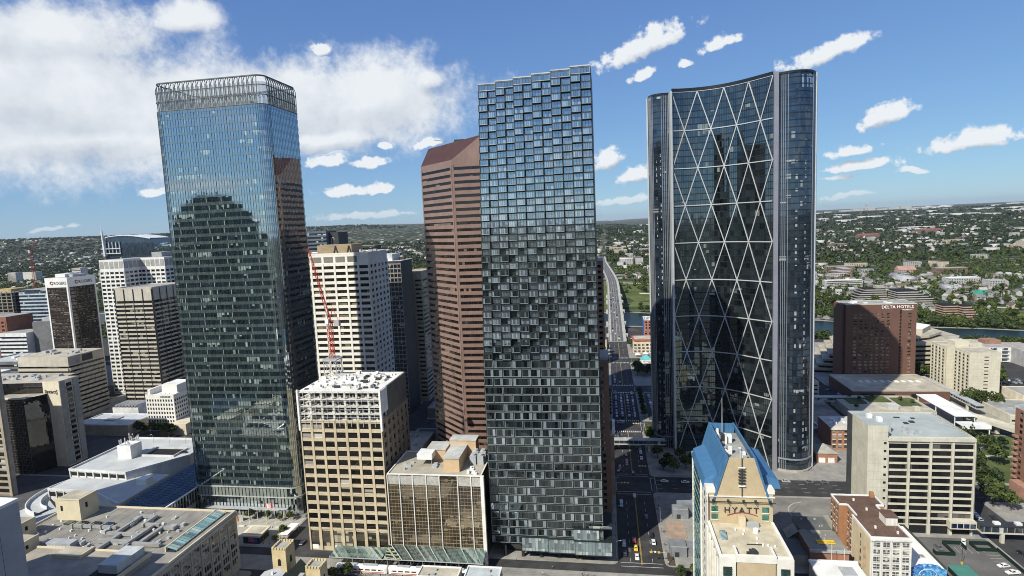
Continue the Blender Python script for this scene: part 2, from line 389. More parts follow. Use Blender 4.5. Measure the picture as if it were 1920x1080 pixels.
# ------------------------------------------------------------------ setting: terrain, river, streets
asphalt = mat('asphalt', (.046, .046, .048), .9, .3, .16, fine=.14)
concrete = mat('pavement_concrete', (.27, .262, .24), .9, .2, .2, fine=.1)
kerb_m = mat('kerb_concrete', (.36, .35, .33), .85)
paint = mat('road_paint', (.62, .62, .58), .7, .3, .8)
paint_y = mat('yellow_road_paint', (.55, .38, .06), .7, .3, .8)
grass_m = mat('lawn', (.085, .11, .035), .95, .35, .05, fine=.15)
gravel_m = mat('river_gravel', (.33, .31, .26), .95, .3, .1)
NB = [(-9000, 2600), (-3000, 1400), (-400, 1010), (40, 990), (150, 945), (291, 885), (427, 815), (500, 793), (700, 725), (1500, 520), (4000, 200), (20000, -800)]
SB = [(-9000, 2480), (-3000, 1290), (-400, 900), (-50, 868), (40, 864), (150, 832), (290, 775), (400, 745), (464, 733), (700, 640), (1500, 430), (4000, 100), (20000, -900)]
def north_bank(x): return np.interp(x, [a for a, b in NB], [b for a, b in NB])
def south_bank(x): return np.interp(x, [a for a, b in SB], [b for a, b in SB])
def sstep(t, a, b): t = np.clip((t - a) / (b - a), 0, 1); return t * t * (3 - 2 * t)
def ground_h(x, y):
    x = np.asarray(x, float); y = np.asarray(y, float)
    d = y - north_bank(x)
    A = np.interp(x, [-6000, -500, 0, 180, 380, 700, 1500, 5000], [34, 34, 36, 30, 12, 10, 22, 40])
    h = A * sstep(d, 25, 240) + 34 * sstep(d, 1500, 9000)
    h = h + 118 * np.exp(-((x + 2050) / 1500) ** 2 - ((y - 5600) / 800) ** 2)
    r = np.hypot(x, y); west = sstep(-x, 1500, 4500) * sstep(d, 0, 600)
    h = h + west * 175 * sstep(r, 4200, 8500) * (1 + .05 * np.sin(x * .0013) + .04 * np.sin(x * .0031 + 1))
    h = h + 9 * np.sin(x * .0021 + 1.3) * np.sin(y * .0017) * sstep(d, 400, 2500)
    east = sstep(x, 500, 2500) * sstep(d, 0, 600); h = h + east * 45 * sstep(r, 5000, 14000)
    return h
def axis(lo, hi, fine_lo, fine_hi, step):
    a = list(np.arange(fine_lo, fine_hi + 1, step)); s = step; v = fine_hi
    while v < hi: s *= 1.28; v += s; a.append(v)
    s = step; v = fine_lo; b = []
    while v > lo: s *= 1.28; v -= s; b.append(v)
    return np.array(b[::-1] + a)
def build_terrain():
    xs = axis(-42000, 42000, -1500, 1500, 50); ys = axis(-30000, 42000, 650, 2600, 50)
    X, Y = np.meshgrid(xs, ys); Z = ground_h(X, Y)
    nx, ny = len(xs), len(ys); idx = np.arange(nx * ny).reshape(ny, nx)
    f = np.stack([idx[:-1, :-1], idx[:-1, 1:], idx[1:, 1:], idx[1:, :-1]], -1).reshape(-1, 4)
    mt = bpy.data.materials.new('city_and_suburb_ground'); mt.use_nodes = True; nt = NT(mt.node_tree); b = nt.n['Principled BSDF']
    b.inputs['Roughness'].default_value = .95; b.inputs['Specular IOR Level'].default_value = .1
    g = nt.node('ShaderNodeNewGeometry').outputs['Position']
    at = nt.node('ShaderNodeAttribute', attribute_name='downtown').outputs['Fac']
    vo = nt.node('ShaderNodeTexVoronoi'); nt.put(vo.inputs['Vector'], g); vo.inputs['Scale'].default_value = .034
    cr, cg, cb = nt.xyz(vo.outputs['Color'])
    n1, _ = nt.noise(g, .0016, 4.); n2, _ = nt.noise(g, .011, 5., .65)
    green = nt.mix(nt.rng(n2, .35, .62), (.018, .028, .016), (.045, .060, .030))
    green = nt.mix(nt.rng(n1, .54, .68), green, (.10, .10, .055))
    roof = nt.mix(cb, (.30, .29, .28), (.16, .11, .09))
    dens = nt.rng(n1, .35, .6, .14, .04)
    sub = nt.mix(nt.m('LESS_THAN', cr, dens), green, roof)
    sub = nt.mix(nt.m('LESS_THAN', cg, .015), sub, (.42, .42, .41))
    gx, gy, _z = nt.xyz(nt.v('ADD', g, nt.v('SCALE', nt.noise(g, .0012, 2.)[1], scale=160.)))
    st = nt.m('MAXIMUM', nt.m('LESS_THAN', nt.m('FRACT', nt.m('DIVIDE', gx, 210.)), .06), nt.m('LESS_THAN', nt.m('FRACT', nt.m('DIVIDE', gy, 120.)), .08))
    sub = nt.mix(nt.m('MULTIPLY', st, nt.rng(n1, .6, .5)), sub, (.12, .118, .112))
    a_n, _ = nt.noise(g, .09, 5.); a_c = nt.mix(nt.rng(a_n, .3, .7), (.038, .038, .04), (.065, .064, .062))
    nt.put(b.inputs['Base Color'], nt.mix(at, sub, a_c))
    o = np_mesh('ground', np.stack([X, Y, Z], -1).reshape(-1, 3), f, [mt])
    d = o.data.attributes.new('downtown', 'FLOAT', 'POINT')
    # downtown core only: streets and yards; the suburbs carry trees, lawns and roofs
    dn = (sstep(south_bank(X) - Y, -20, 30) * (1 - sstep(np.hypot(X, Y - 200), 1100, 1700))).astype(np.float32)
    d.data.foreach_set('value', dn.ravel()); o['kind'] = 'structure'
    o.data.polygons.foreach_set('use_smooth', [True] * len(o.data.polygons))
build_terrain()

def build_river():
    mt = bpy.data.materials.new('river_water'); mt.use_nodes = True; nt = NT(mt.node_tree); b = nt.n['Principled BSDF']
    b.inputs['Base Color'].default_value = (.012, .026, .027, 1); b.inputs['Roughness'].default_value = .3; b.inputs['Specular IOR Level'].default_value = .07
    g = nt.node('ShaderNodeNewGeometry').outputs['Position']; f, _ = nt.noise(g, .35, 4.)
    bp = nt.node('ShaderNodeBump'); bp.inputs['Strength'].default_value = .25; bp.inputs['Distance'].default_value = .3; nt.put(bp.inputs['Height'], f); nt.l.new(bp.outputs[0], b.inputs['Normal'])
    xs = np.concatenate([np.arange(-3000, -600, 200), np.arange(-600, 900, 20), np.arange(900, 3000, 150)])
    for nm, lo, hi, z, m_ in (('river', south_bank, north_bank, .30, mt),):
        mb = MB(); k = [(x, float(lo(x)) + 3 * math.sin(x * .05), z) for x in xs]; q = [(x, float(hi(x)) + 4 * math.sin(x * .04 + 1), z) for x in xs]
        for i in range(len(xs) - 1): mb.poly([k[i], k[i + 1], q[i + 1], q[i]])
        mb.build(nm, m_, kind='structure')
    for nm, fn, off, w in (('river_bank', north_bank, 0, 7), ('river_bank', south_bank, -7, 7)):
        mb = MB(); P = [(x, float(fn(x)) + off + 3 * math.sin(x * .045), .36) for x in xs]
        for i in range(len(xs) - 1): mb.poly([P[i], P[i + 1], (P[i + 1][0], P[i + 1][1] + w, .36), (P[i][0], P[i][1] + w, .36)])
        mb.build(nm, gravel_m, kind='structure')
build_river()

BX = [(-660, -522), (-496, -346), (-326, -168), (-151, 2), (23, 175), (193, 330), (352, 520)]
BY = [(60, 152), (168, 237), (257, 331), (352, 431), (452, 531), (552, 644), (664, 740)]
def build_streets():
    for (x0, x1) in BX:
        for (y0, y1) in BY:
            if x0 > 300 and y1 > 600: continue
            mb = MB(); r = 3.
            pts = []
            for (cx, cyy, a0) in ((x1 - r, y0 + r, -90), (x1 - r, y1 - r, 0), (x0 + r, y1 - r, 90), (x0 + r, y0 + r, 180)):
                for k in range(4): t = R(a0 + k * 30); pts.append((cx + r * math.cos(t), cyy + r * math.sin(t)))
            mb.prism(pts, -.3, .14, 0); p = mb.build('pavement', concrete, kind='structure')
    # roads as sheets just above the ground
    mb = MB()
    for x0, x1 in ((2.3, 22.7), (-167.7, -151.3), (175.3, 192.7), (-345.7, -326.3)): mb.poly([(x0, 60, .01), (x1, 60, .01), (x1, 757, .01), (x0, 757, .01)])
    mb.build('road', asphalt, kind='structure')
    mb = MB()
    for y0, y1 in ((237.3, 256.7), (331.3, 351.7), (431.3, 451.7), (531.3, 551.7), (644.3, 663.7)): mb.poly([(-660, y0, .014), (520, y0, .014), (520, y1, .014), (-660, y1, .014)])
    mb.build('road', asphalt, kind='structure')
    # painted markings
    mk, my = MB(), MB(); z = .022
    def rect(m_, x0, x1, y0, y1): m_.poly([(x0, y0, z), (x1, y0, z), (x1, y1, z), (x0, y1, z)])
    for y0, y1 in ((258, 328), (356, 428), (456, 528), (556, 640), (668, 750)):
        rect(my, 12.35, 12.5, y0, y1); rect(my, 12.7, 12.85, y0, y1)
        for x in (7.6, 17.6):
            y = y0 + 2
            while y < y1 - 4: rect(mk, x - .07, x + .07, y, y + 3); y += 8
    for ya, yb in ((331.3, 351.7), (431.3, 451.7), (531.3, 551.7)):
        for k in (1, 2, 3):
            yy = ya + (yb - ya) * k / 4
            for x0, x1 in ((-150, 0), (26, 172), (195, 300)):
                x = x0
                while x < x1 - 4: rect(mk, x, x + 3, yy - .08, yy + .08); x += 9
    for yc in (257.5, 329.5, 353.5, 429.5, 453.5, 529.5, 553.5, 642.5, 665.5):     # crosswalks over Centre
        if yc in (257.5, 329.5, 353.5): rect(mk, 3, 22, yc - 1.6, yc - 1.35); rect(mk, 3, 22, yc + 1.35, yc + 1.6); continue
        x = 3.2
        while x < 21.5: rect(mk, x, x + .7, yc - 1.5, yc + 1.5); x += 1.5
    for yc in (334, 349.5):
        pass
    for xc in (1.0, 24.3):
        for ya, yb in ((332, 351), (432, 451), (532, 551)): rect(mk, xc - 1.5, xc - 1.3, ya, yb); rect(mk, xc + 1.3, xc + 1.5, ya, yb)
    mk.build('road_markings', paint, kind='structure'); my.build('road_markings', paint_y, kind='structure')
    # tram bed on the avenue in front
    tb = MB(); tb.poly([(-300, 238.5, .02), (170, 238.5, .02), (170, 250.5, .02), (-300, 250.5, .02)]); tb.build('tramway_bed', concrete, kind='structure')
    rl = MB()
    for y in (240.4, 241.85, 246.0, 247.45): rl.box(-300, 170, y - .04, y + .04, .0, .06)
    rl.build('tram_rail', mat('rail_steel', (.25, .24, .23), .35, metal=.8), kind='structure')
    # riverside lawns and paths on the far slope
    mb = MB()
    def drape(x0, x1, d0, d1, n, dz, mi=0):
        q = []
        for j in range(6):
            row = []
            for i in range(n + 1):
                x = x0 + (x1 - x0) * i / n; y = float(north_bank(x)) + d0 + (d1 - d0) * j / 5; row.append((x, y, float(ground_h(x, y)) + dz))
            q.append(row)
        for j in range(5):
            for i in range(n): mb.poly([q[j][i], q[j][i + 1], q[j + 1][i + 1], q[j + 1][i]], mi)
    drape(-120, 260, 12, 205, 24, .55); drape(430, 720, 60, 150, 12, .5)
    mb.build('grass_slope', grass_m, kind='structure')
    mb = MB(); drape(-60, 330, 24, 29, 24, .75); drape(60, 300, 128, 134, 16, .75); drape(20, 110, 186, 191, 12, .75); drape(380, 900, 38, 44, 24, .75); drape(420, 900, 150, 157, 24, .9)
    mb.build('path', mat('path_pale', (.42, .40, .34), .9), kind='structure')
build_streets()
# ------------------------------------------------------------------ shared building materials
white_metal = mat('white_metal', (.72, .73, .72), .5, .1, .3)
grey_metal = mat('grey_metal', (.38, .40, .41), .5, .15, .3)
dark_metal = mat('dark_metal', (.035, .04, .042), .45, .2, .3)
roof_grey = mat('roof_gravel_grey', (.30, .30, .28), .95, .25, .15, fine=.12)
roof_tan = mat('roof_gravel_tan', (.40, .37, .30), .95, .25, .12, fine=.12)
roof_white = mat('roof_membrane_white', (.70, .70, .67), .8, .15, .12)
dark_void = mat('dark_opening', (.012, .013, .014), .8, .3)
room_glass = glass('plain_glass', (.016, .018, .019), cw=2.2, ch=3.6, refl=.14, prob=.1, blind=(.3, .3, .27))

def rrect(x0, x1, y0, y1, r, n=6):
    pts = []
    for (cx, cyy, a0) in ((x1 - r, y0 + r, -90), (x1 - r, y1 - r, 0), (x0 + r, y1 - r, 90), (x0 + r, y0 + r, 180)):
        for k in range(n + 1): t = R(a0 + k * 90 / n); pts.append((cx + r * math.cos(t), cyy + r * math.sin(t)))
    return pts

# ------------------------------------------------------------------ tall blue-green glass tower with an open hooped crown
def glass_tower():
    x0, x1, y0, y1 = -237.3, -172.4, 288, 324.5; H0, H1, HT = 17., 225.2, 240.5
    t = thing('glass_tower', 'tall blue-green glass office tower with rounded corners and an open hooped crown', 'tower', ((x0 + x1) / 2, (y0 + y1) / 2, 0))
    ch = (H1 - H0) / 50
    g = glass('tower_glass_green', (.012, .026, .026), (.86, .95, 1.), cw=1.53, ch=ch, refl=.58, prob=.05, blind=(.36, .46, .44), jit=.005, z0=H0, vary=.8)
    gs = glass('tower_spandrel_green', (.085, .115, .105), (.80, .88, .94), cw=1.53, ch=ch, refl=.38, prob=0., jit=.006, z0=H0, vary=.25, rough=.05)
    P = rrect(x0, x1, y0, y1, 5., 8); P1 = rrect(x0 - .14, x1 + .14, y0 - .14, y1 + .14, 5.1, 8)
    mb = MB(); mb.prism(P, 0, H1, 0, mi_top=1); mb.build('curtain_wall', [g, roof_grey], t)
    b = MB(); b.strip(P, P1, 0, 1.65, True); me = b.mesh('floor_band', gs)
    for k in range(51):
        o = bpy.data.objects.new('floor_band', me); link(o); o.location = (0, 0, H0 + k * ch - .3 - (1.1 if k == 50 else 0)); adopt(o, t)
    mm = mat('mullion_aluminium', (.05, .065, .07), .4, .1, metal=.3)
    mu = MB()
    for f, L in ((FS(x0, x1, y0), x1 - x0), (FE(x1, y0, y1), y1 - y0)):
        n = int((L - 10) / 1.53)
        for i in range(n + 1):
            u = 5 + (L - 10) * i / n; w = .04 if i % 6 else .07; mu.fbox(f, u - w, u + w, H0, H1, .1, .2)
    for k in range(0, 9):
        for (cx, cyy, a0) in ((x1 - 5, y0 + 5, -90), (x0 + 5, y0 + 5, 180)):
            a = R(a0 + k * 90 / 8); px, py = cx + 5.18 * math.cos(a), cyy + 5.18 * math.sin(a); mu.box(px - .06, px + .06, py - .06, py + .06, H0, H1)
    mu.build('mullions', mm, t, kind='stuff')
    cl = MB()
    for i in range(6):
        for k in range(50): u = 8.2 + i * 9.2 + .9 * math.sin(k * 1.7 + i); cl.fbox(FS(x0, x1, y0), u, u + .34, H0 + k * ch + 1.4, H0 + (k + 1) * ch - .35, .02, .06)
    cl.build('room_columns', mat('column_pale', (.26, .31, .30), .7), t, kind='stuff')
    # crown
    cm = mat('crown_steel', (.13, .15, .15), .4, .12, metal=.4)
    for z, r in ((H1 + .4, .3), (H1 + 5.3, .24), (H1 + 10.2, .24)):
        mb = MB(); mb.path([(x, y, z) for x, y in P], r, 5, True); mb.build('crown_rail', cm, t)
    Q = rrect(x0 + .9, x1 - .9, y0 + .9, y1 - .9, 4.5, 8)
    mb = MB(); mb.path([(x, y, HT - .3) for x, y in Q], .42, 6, True); mb.build('crown_rail', cm, t)
    def hoop(f, u):
        mb = MB(); pts = []
        for s_, zz in ((-.55, H1), (-.85, H1 + 8), (-1.0, HT - 3)): pts.append((u + s_, zz, 0))
        for k in range(1, 6): a = math.pi * (1 - k / 6); pts.append((u + math.cos(a) * 1.0, HT - 3 + math.sin(a) * 2.6, -.9 * math.sin(a)))
        for s_, zz in ((1.0, HT - 3), (.85, H1 + 8), (.55, H1)): pts.append((u + s_, zz, 0))
        pts = [(*f.p(a, n), zz) for a, zz, n in pts]
        mb.path(pts, .24, 4); mb.build('crown_hoop', cm, t)
    for f, L, n in ((FS(x0, x1, y0), x1 - x0, 22), (FE(x1, y0, y1), y1 - y0, 13), (FN(x0, x1, y1), x1 - x0, 22), (FW(x0, y0, y1), y1 - y0, 13)):
        for i in range(n): hoop(f, 4.6 + (L - 9.2) * i / (n - 1))
    sc_m = bpy.data.materials.new('crown_screen_glass'); sc_m.use_nodes = True; nt = NT(sc_m.node_tree); nt.n.clear()      # fritted see-through screen
    tr, df, gl = nt.node('ShaderNodeBsdfTransparent'), nt.node('ShaderNodeBsdfDiffuse'), nt.node('ShaderNodeBsdfGlossy'); df.inputs[0].default_value = (.62, .68, .70, 1); gl.inputs['Roughness'].default_value = .05
    m1, m2, oo = nt.node('ShaderNodeMixShader'), nt.node('ShaderNodeMixShader'), nt.node('ShaderNodeOutputMaterial'); m1.inputs[0].default_value = .35; m2.inputs[0].default_value = .58
    nt.l.new(df.outputs[0], m1.inputs[1]); nt.l.new(gl.outputs[0], m1.inputs[2]); nt.l.new(tr.outputs[0], m2.inputs[1]); nt.l.new(m1.outputs[0], m2.inputs[2]); nt.l.new(m2.outputs[0], oo.inputs[0])
    Qs = rrect(x0 + .5, x1 - .5, y0 + .5, y1 - .5, 4.8, 8); mb = MB(); mb.sheet(Qs + Qs[:1], H1, HT - 3.4); mb.build('crown_screen', sc_m, t)
    block(t, 'penthouse', x0 + 16, x1 - 16, y0 + 12, y1 - 12, H1, H1 + 5.2, mat('penthouse_grey', (.30, .33, .34), .6))
    # base: fins, ledges and canopy
    fs = FS(x0, x1, y0)
    for z in (16.6, 11.0): 
        b = MB(); b.strip(P, rrect(x0 - .5, x1 + .5, y0 - .5, y1 + .5, 5.3, 8), z, z + .55, True); b.build('ledge', mat('ledge_pale', (.42, .44, .42), .6), t)
    for i in range(27): piece(t, 'fin', fs, 3 + i * 2.12, 3.16 + i * 2.12, .3, 16.5, .02, .35, dark_metal)
    b = MB()
    for i in range(26):
        b.fbox(fs, 3.2 + i * 2.12, 5.1 + i * 2.12, 11.6, 16.4, .03, .1)
    b.build('screen_panels', mat('base_screen', (.22, .25, .23), .6), t)
    piece(t, 'canopy', fs, 8, 58, 5.0, 5.35, .1, 3.4, grey_metal)
    for i in range(10): piece(t, 'fin', FE(x1, y0, y1), 4 + i * 2.9, 4.2 + i * 2.9, .3, 16.5, .02, .35, dark_metal)
glass_tower()

# low glazed wing beside the tower
def glass_wing():
    t = thing('glass_pavilion', 'low glass pavilion with sloping glazed roof west of the hooped glass tower', 'building', (-248, 288, 0))
    g = glass('wing_glass', (.014, .02, .024), (.75, .85, .9), cw=2.2, ch=3.4, refl=.3, prob=.05)
    x0, x1, y0, y1 = -258, -237, 261, 316
    mb = MB(); mb.prism([(x0, y0), (x1, y0), (x1, y1), (x0, y1)], 0, 14.5, 0, mi_top=1); mb.build('walls', [g, grey_metal], t)
    gr = glass('wing_roof_glass', (.022, .032, .042), (.5, .53, .56), cw=2.4, ch=50, refl=.12, prob=0., u_ax=(.3, 1.), jit=.03)
    n = 22
    for i in range(n):
        a, b = y0 + (y1 - y0) * i / n + .16, y0 + (y1 - y0) * (i + 1) / n - .16
        for (xa, xb, za, zb) in ((x0 + .3, x0 + 6.9, 18.0, 17.0), (x0 + 7.2, x0 + 13.7, 17.0, 16), (x0 + 14.0, x1 - .3, 16, 15)):
            mb = MB(); mb.poly([(xa, a, za), (xb, a, zb), (xb, b, zb), (xa, b, za)]); mb.poly([(xa, a, za - .2), (xa, b, za - .2), (xb, b, zb - .2), (xb, a, zb - .2)]); mb.build('roof_pane', gr, t)
    mb = MB(); mb.poly([(x0 + .2, y0 + .1, 17.75), (x1 - .2, y0 + .1, 14.75), (x1 - .2, y1 - .1, 14.75), (x0 + .2, y1 - .1, 17.75)]); mb.poly([(x0 + .2, y0 + .1, 14.5), (x1 - .2, y0 + .1, 14.5), (x1 - .2, y0 + .1, 14.75), (x0 + .2, y0 + .1, 17.75)]); mb.build('roof_frame', grey_metal, t)
    for i in range(24): piece(t, 'fin', FE(x1, y0, y1), 1 + i * 2.3, 1.16 + i * 2.3, .2, 14.4, .02, .3, grey_metal)
    piece(t, 'eave', FE(x1, y0, y1), -.3, 55.2, 14.4, 14.95, -.2, .6, white_metal); piece(t, 'eave', FS(x0, x1, y0), -.3, 21.2, 14.4, 14.93, -.2, .6, white_metal)
glass_wing()

# ------------------------------------------------------------------ stepped "pixel" tower
def pixel_tower():
    X0, X1, Y0, H = -57.0, -4.4, 258.0, 223.
    t = thing('stepped_glass_tower', 'slim dark glass tower of staggered box windows, taller toward its east side', 'tower', (-31, 275, 0))
    fr = mat('pixel_frame_dark', (.024, .032, .031), .45, .15, metal=.3)
    rim = mat('pixel_rim_silver', (.24, .275, .285), .4, .1, metal=.4)
    gA = glass('pixel_glass_clear', (.075, .095, .108), (.80, .90, .97), refl=.44, prob=0., jit=.01, vary=.5, island=True)
    gB = glass('pixel_glass_blind', (.23, .29, .33), (.85, .92, .97), refl=.42, prob=0., jit=.01, vary=.3, island=True)
    gD = glass('pixel_glass_dark', (.013, .017, .018), (.6, .7, .72), refl=.12, prob=0., jit=.02, vary=.9, island=True)
    NC = 12; cw = (X1 - X0) / NC
    ROWS = [(8 + 4.0 * k, 4.0) for k in range(22)] + [(96 + 3.175 * k, 3.175) for k in range(40)]; NR = len(ROWS)
    def setback(x, z): return max(0., (z - 84) / (H - 84)) * 21.5 * (X1 - x) / (X1 - X0)
    # structural body behind, in storeys, stepping back with the boxes
    body = MB()
    for z, rh in ROWS:
        for c in range(6):
            xa = X0 + c * 2 * cw; body.box(xa, xa + 2 * cw, Y0 + setback(xa + cw, z) + 1.5, 298 - max(0, (z - 60) / 160) * 6, z, z + rh)
    body.build('core', fr, t)
    # box window meshes: unit-size w x h in local X/Z, opening towards -Y
    def box_mesh(w, h, dep, rimw, panes, gi, ri=1):
        b = MB(); f = .27
        def ring(a0, a1, y0_, y1_, mi):        # a = inset from the cell edge, rectangular ring
            o = [(-w / 2 + a0, -h / 2 + a0), (w / 2 - a0, -h / 2 + a0), (w / 2 - a0, h / 2 - a0), (-w / 2 + a0, h / 2 - a0)]
            i = [(-w / 2 + a1, -h / 2 + a1), (w / 2 - a1, -h / 2 + a1), (w / 2 - a1, h / 2 - a1), (-w / 2 + a1, h / 2 - a1)]
            for k in range(4):
                l = (k + 1) % 4; b.poly([(o[k][0], y0_, o[k][1]), (o[l][0], y0_, o[l][1]), (i[l][0], y1_, i[l][1]), (i[k][0], y1_, i[k][1])], mi)
        ring(0, 0.0001, 1.5, -dep, 0)          # sides of the box
        ring(0.0001, f, -dep, -dep, 0)         # dark front rim
        ring(f, f + rimw, -dep, -dep + .03, ri) # silver inner rim
        ring(f + rimw, f + rimw + .02, -dep + .03, -dep + .3, 0)
        a = f + rimw + .02; xs = np.linspace(-w / 2 + a, w / 2 - a, panes + 1)
        for k in range(panes):
            b.poly([(xs[k], -dep + .3, -h / 2 + a), (xs[k + 1], -dep + .3, -h / 2 + a), (xs[k + 1], -dep + .3, h / 2 - a), (xs[k], -dep + .3, h / 2 - a)], 2 + gi[k % len(gi)])
            if k: b.poly([(xs[k] - .05, -dep + .27, -h / 2 + a), (xs[k] + .05, -dep + .27, -h / 2 + a), (xs[k] + .05, -dep + .27, h / 2 - a), (xs[k] - .05, -dep + .27, h / 2 - a)], 0)
        return b
    mts = [fr, rim, gA, gB, gD, mat('pixel_rim_bright', (.40, .44, .45), .4, .1, metal=.3)]
    V = {}
    for hk, hh in ((0, 4.0), (1, 3.175)):
        for nm, w, dep, rw, panes in (('s', cw, 1.35, .09, 4), ('r', cw, .05, .02, 3), ('d', 2 * cw, .7, .13, 6), ('h', cw, .6, .1, 3)):
            for k, gi in enumerate(([1, 1, 1, 0], [0, 0, 0], [2, 2, 1], [2, 2, 0], [2, 2, 2], [1, 2, 2, 2, 2, 0], [1, 0, 1, 0])): V[nm, hk, k] = box_mesh(w, hh - .02, dep, rw, panes, gi, 5 if nm in 'dh' else 1)
    ME = {k: b.mesh('box_window_' + k[0], *mts) for k, b in V.items()}
    cells = []
    for j, (zb, rh) in enumerate(ROWS):
        z = zb + rh / 2; hk = 0 if j < 22 else 1; up = max(0., min(1., (z - 110) / 60))
        def pick(kind):
            q = rnd.random()
            if kind == 's': return (0 if q < .5 else 1 if q < .8 else 6) if up > .6 else (6 if q < .4 else 5 if q < .6 else 0 if q < .8 else 3)
            if kind == 'r': return (1 if q < .75 else 6) if up > .6 else (1 if q < .35 else 2 if q < .6 else 6 if q < .8 else 3)
            lo = max(0., min(1., (96 - z) / 60)); return 2 if q < .2 else 5 if q < .36 else 3 if q < .55 else 4
        if j == NR - 1:
            for c in range(6): cells.append((X0 + (2 * c + 1) * cw, z, 'd', hk, 1 if rnd.random() < .6 else 0))
        elif j >= 22:
            for c in range(12):
                k = 's' if (c + j) % 2 == 0 else 'r'; cells.append((X0 + (c + .5) * cw, z, k, hk, pick(k)))
        elif j % 2 == 0:
            for c in range(6): cells.append((X0 + (2 * c + 1) * cw, z, 'd', hk, pick('d')))
        else:
            cells.append((X0 + .5 * cw, z, 'h', hk, pick('h'))); cells.append((X1 - .5 * cw, z, 'h', hk, pick('h')))
            for c in range(5): cells.append((X0 + (2 * c + 2) * cw, z, 'd', hk, pick('d')))
    # parts: the 300 that show largest (the wide and the projecting ones); the rest joined
    order = sorted(range(len(cells)), key=lambda i: -{'d': 2, 's': 1, 'h': .8, 'r': .3}[cells[i][2]] - cells[i][1] * .0005)
    chosen = set(order[:300]); rest = MB()
    for i, (x, z, k, hk, v) in enumerate(cells):
        q = int((x - X0) / (2 * cw)); y = Y0 + setback(X0 + (q + .5) * 2 * cw, z)
        if i in chosen:
            o = bpy.data.objects.new('box_window', ME[k, hk, v]); link(o); o.location = (x, y, z); adopt(o, t)
        else:
            b = V[k, hk, v]; n0 = len(rest.v); rest.v += [(a + x, bb + y, c + z) for a, bb, c in b.v]; rest.f += [tuple(n0 + a for a in f) for f in b.f]; rest.mi += b.mi
    rest.build('box_windows', mts, t, kind='stuff')
    # roof edge, columns and raised base
    for c in range(6):
        xa = X0 + c * 2 * cw; yy = Y0 + setback(xa + cw, H) - .8
        block(t, 'roof_cap', xa + .02, xa + 2 * cw - .02, yy, yy + 9, H, H + .5, mat('roof_cap_pale', (.45, .48, .48), .5))
    block(t, 'soffit', X0, X1, Y0 + .6, 296, 6.8, 7.98, fr)
    for i in range(6): block(t, 'column', X0 + 5 + i * 8.6, X0 + 6.4 + i * 8.6, Y0 + 1.6, Y0 + 3.0, .1, 6.8, mat('column_dark', (.03, .03, .03), .6))
    lob = glass('lobby_glass', (.02, .022, .02), refl=.15, prob=.08, cw=2.5, ch=7)
    block(t, 'lobby', X0 + 3, X1 - 1, Y0 + 7, 294, .1, 6.8, lob)
    # lower wing of pale glazed boxes at the corner
    gp = glass('podium_glass_pale', (.14, .19, .20), (.8, .9, .92), cw=1.5, ch=6, refl=.25, prob=.3, blind=(.45, .5, .5), jit=.02)
    for (xa, xb, z0, z1, ya) in ((-17.5, -.8, 4.4, 11.0, 256.2), (-30, -17.7, 4.6, 11.2, 256.8), (-42.5, -30.2, 4.8, 11.4, 257.0), (-18, -6.5, 11.2, 16.5, 256.6)):
        block(t, 'glazed_box', xa, xb, ya, 270, z0, z1, gp); block(t, 'box_frame', xa - .15, xb + .15, ya - .25, 270.2, z1, z1 + .4, fr); block(t, 'box_frame', xa - .15, xb + .15, ya - .25, 270.2, z0 - .4, z0, fr)
        n = int((xb - xa) / 1.5)
        for k in range(1, n): block(t, 'mullion', xa + k * (xb - xa) / n - .06, xa + k * (xb - xa) / n + .06, ya - .12, ya + .1, z0, z1, rim)
    block(t, 'balcony', -11, -.6, 256.5, 272, 16.9, 17.3, fr); block(t, 'balcony_rail', -11, -.6, 256.6, 256.75, 17.3, 18.4, glass('rail_glass', (.1, .12, .12), refl=.2))
    units(t, X0 + 12, X1 - 8, 275, 288, H - 2, 5, grey_metal, 2, 5, 3.5, seed=4)
pixel_tower()

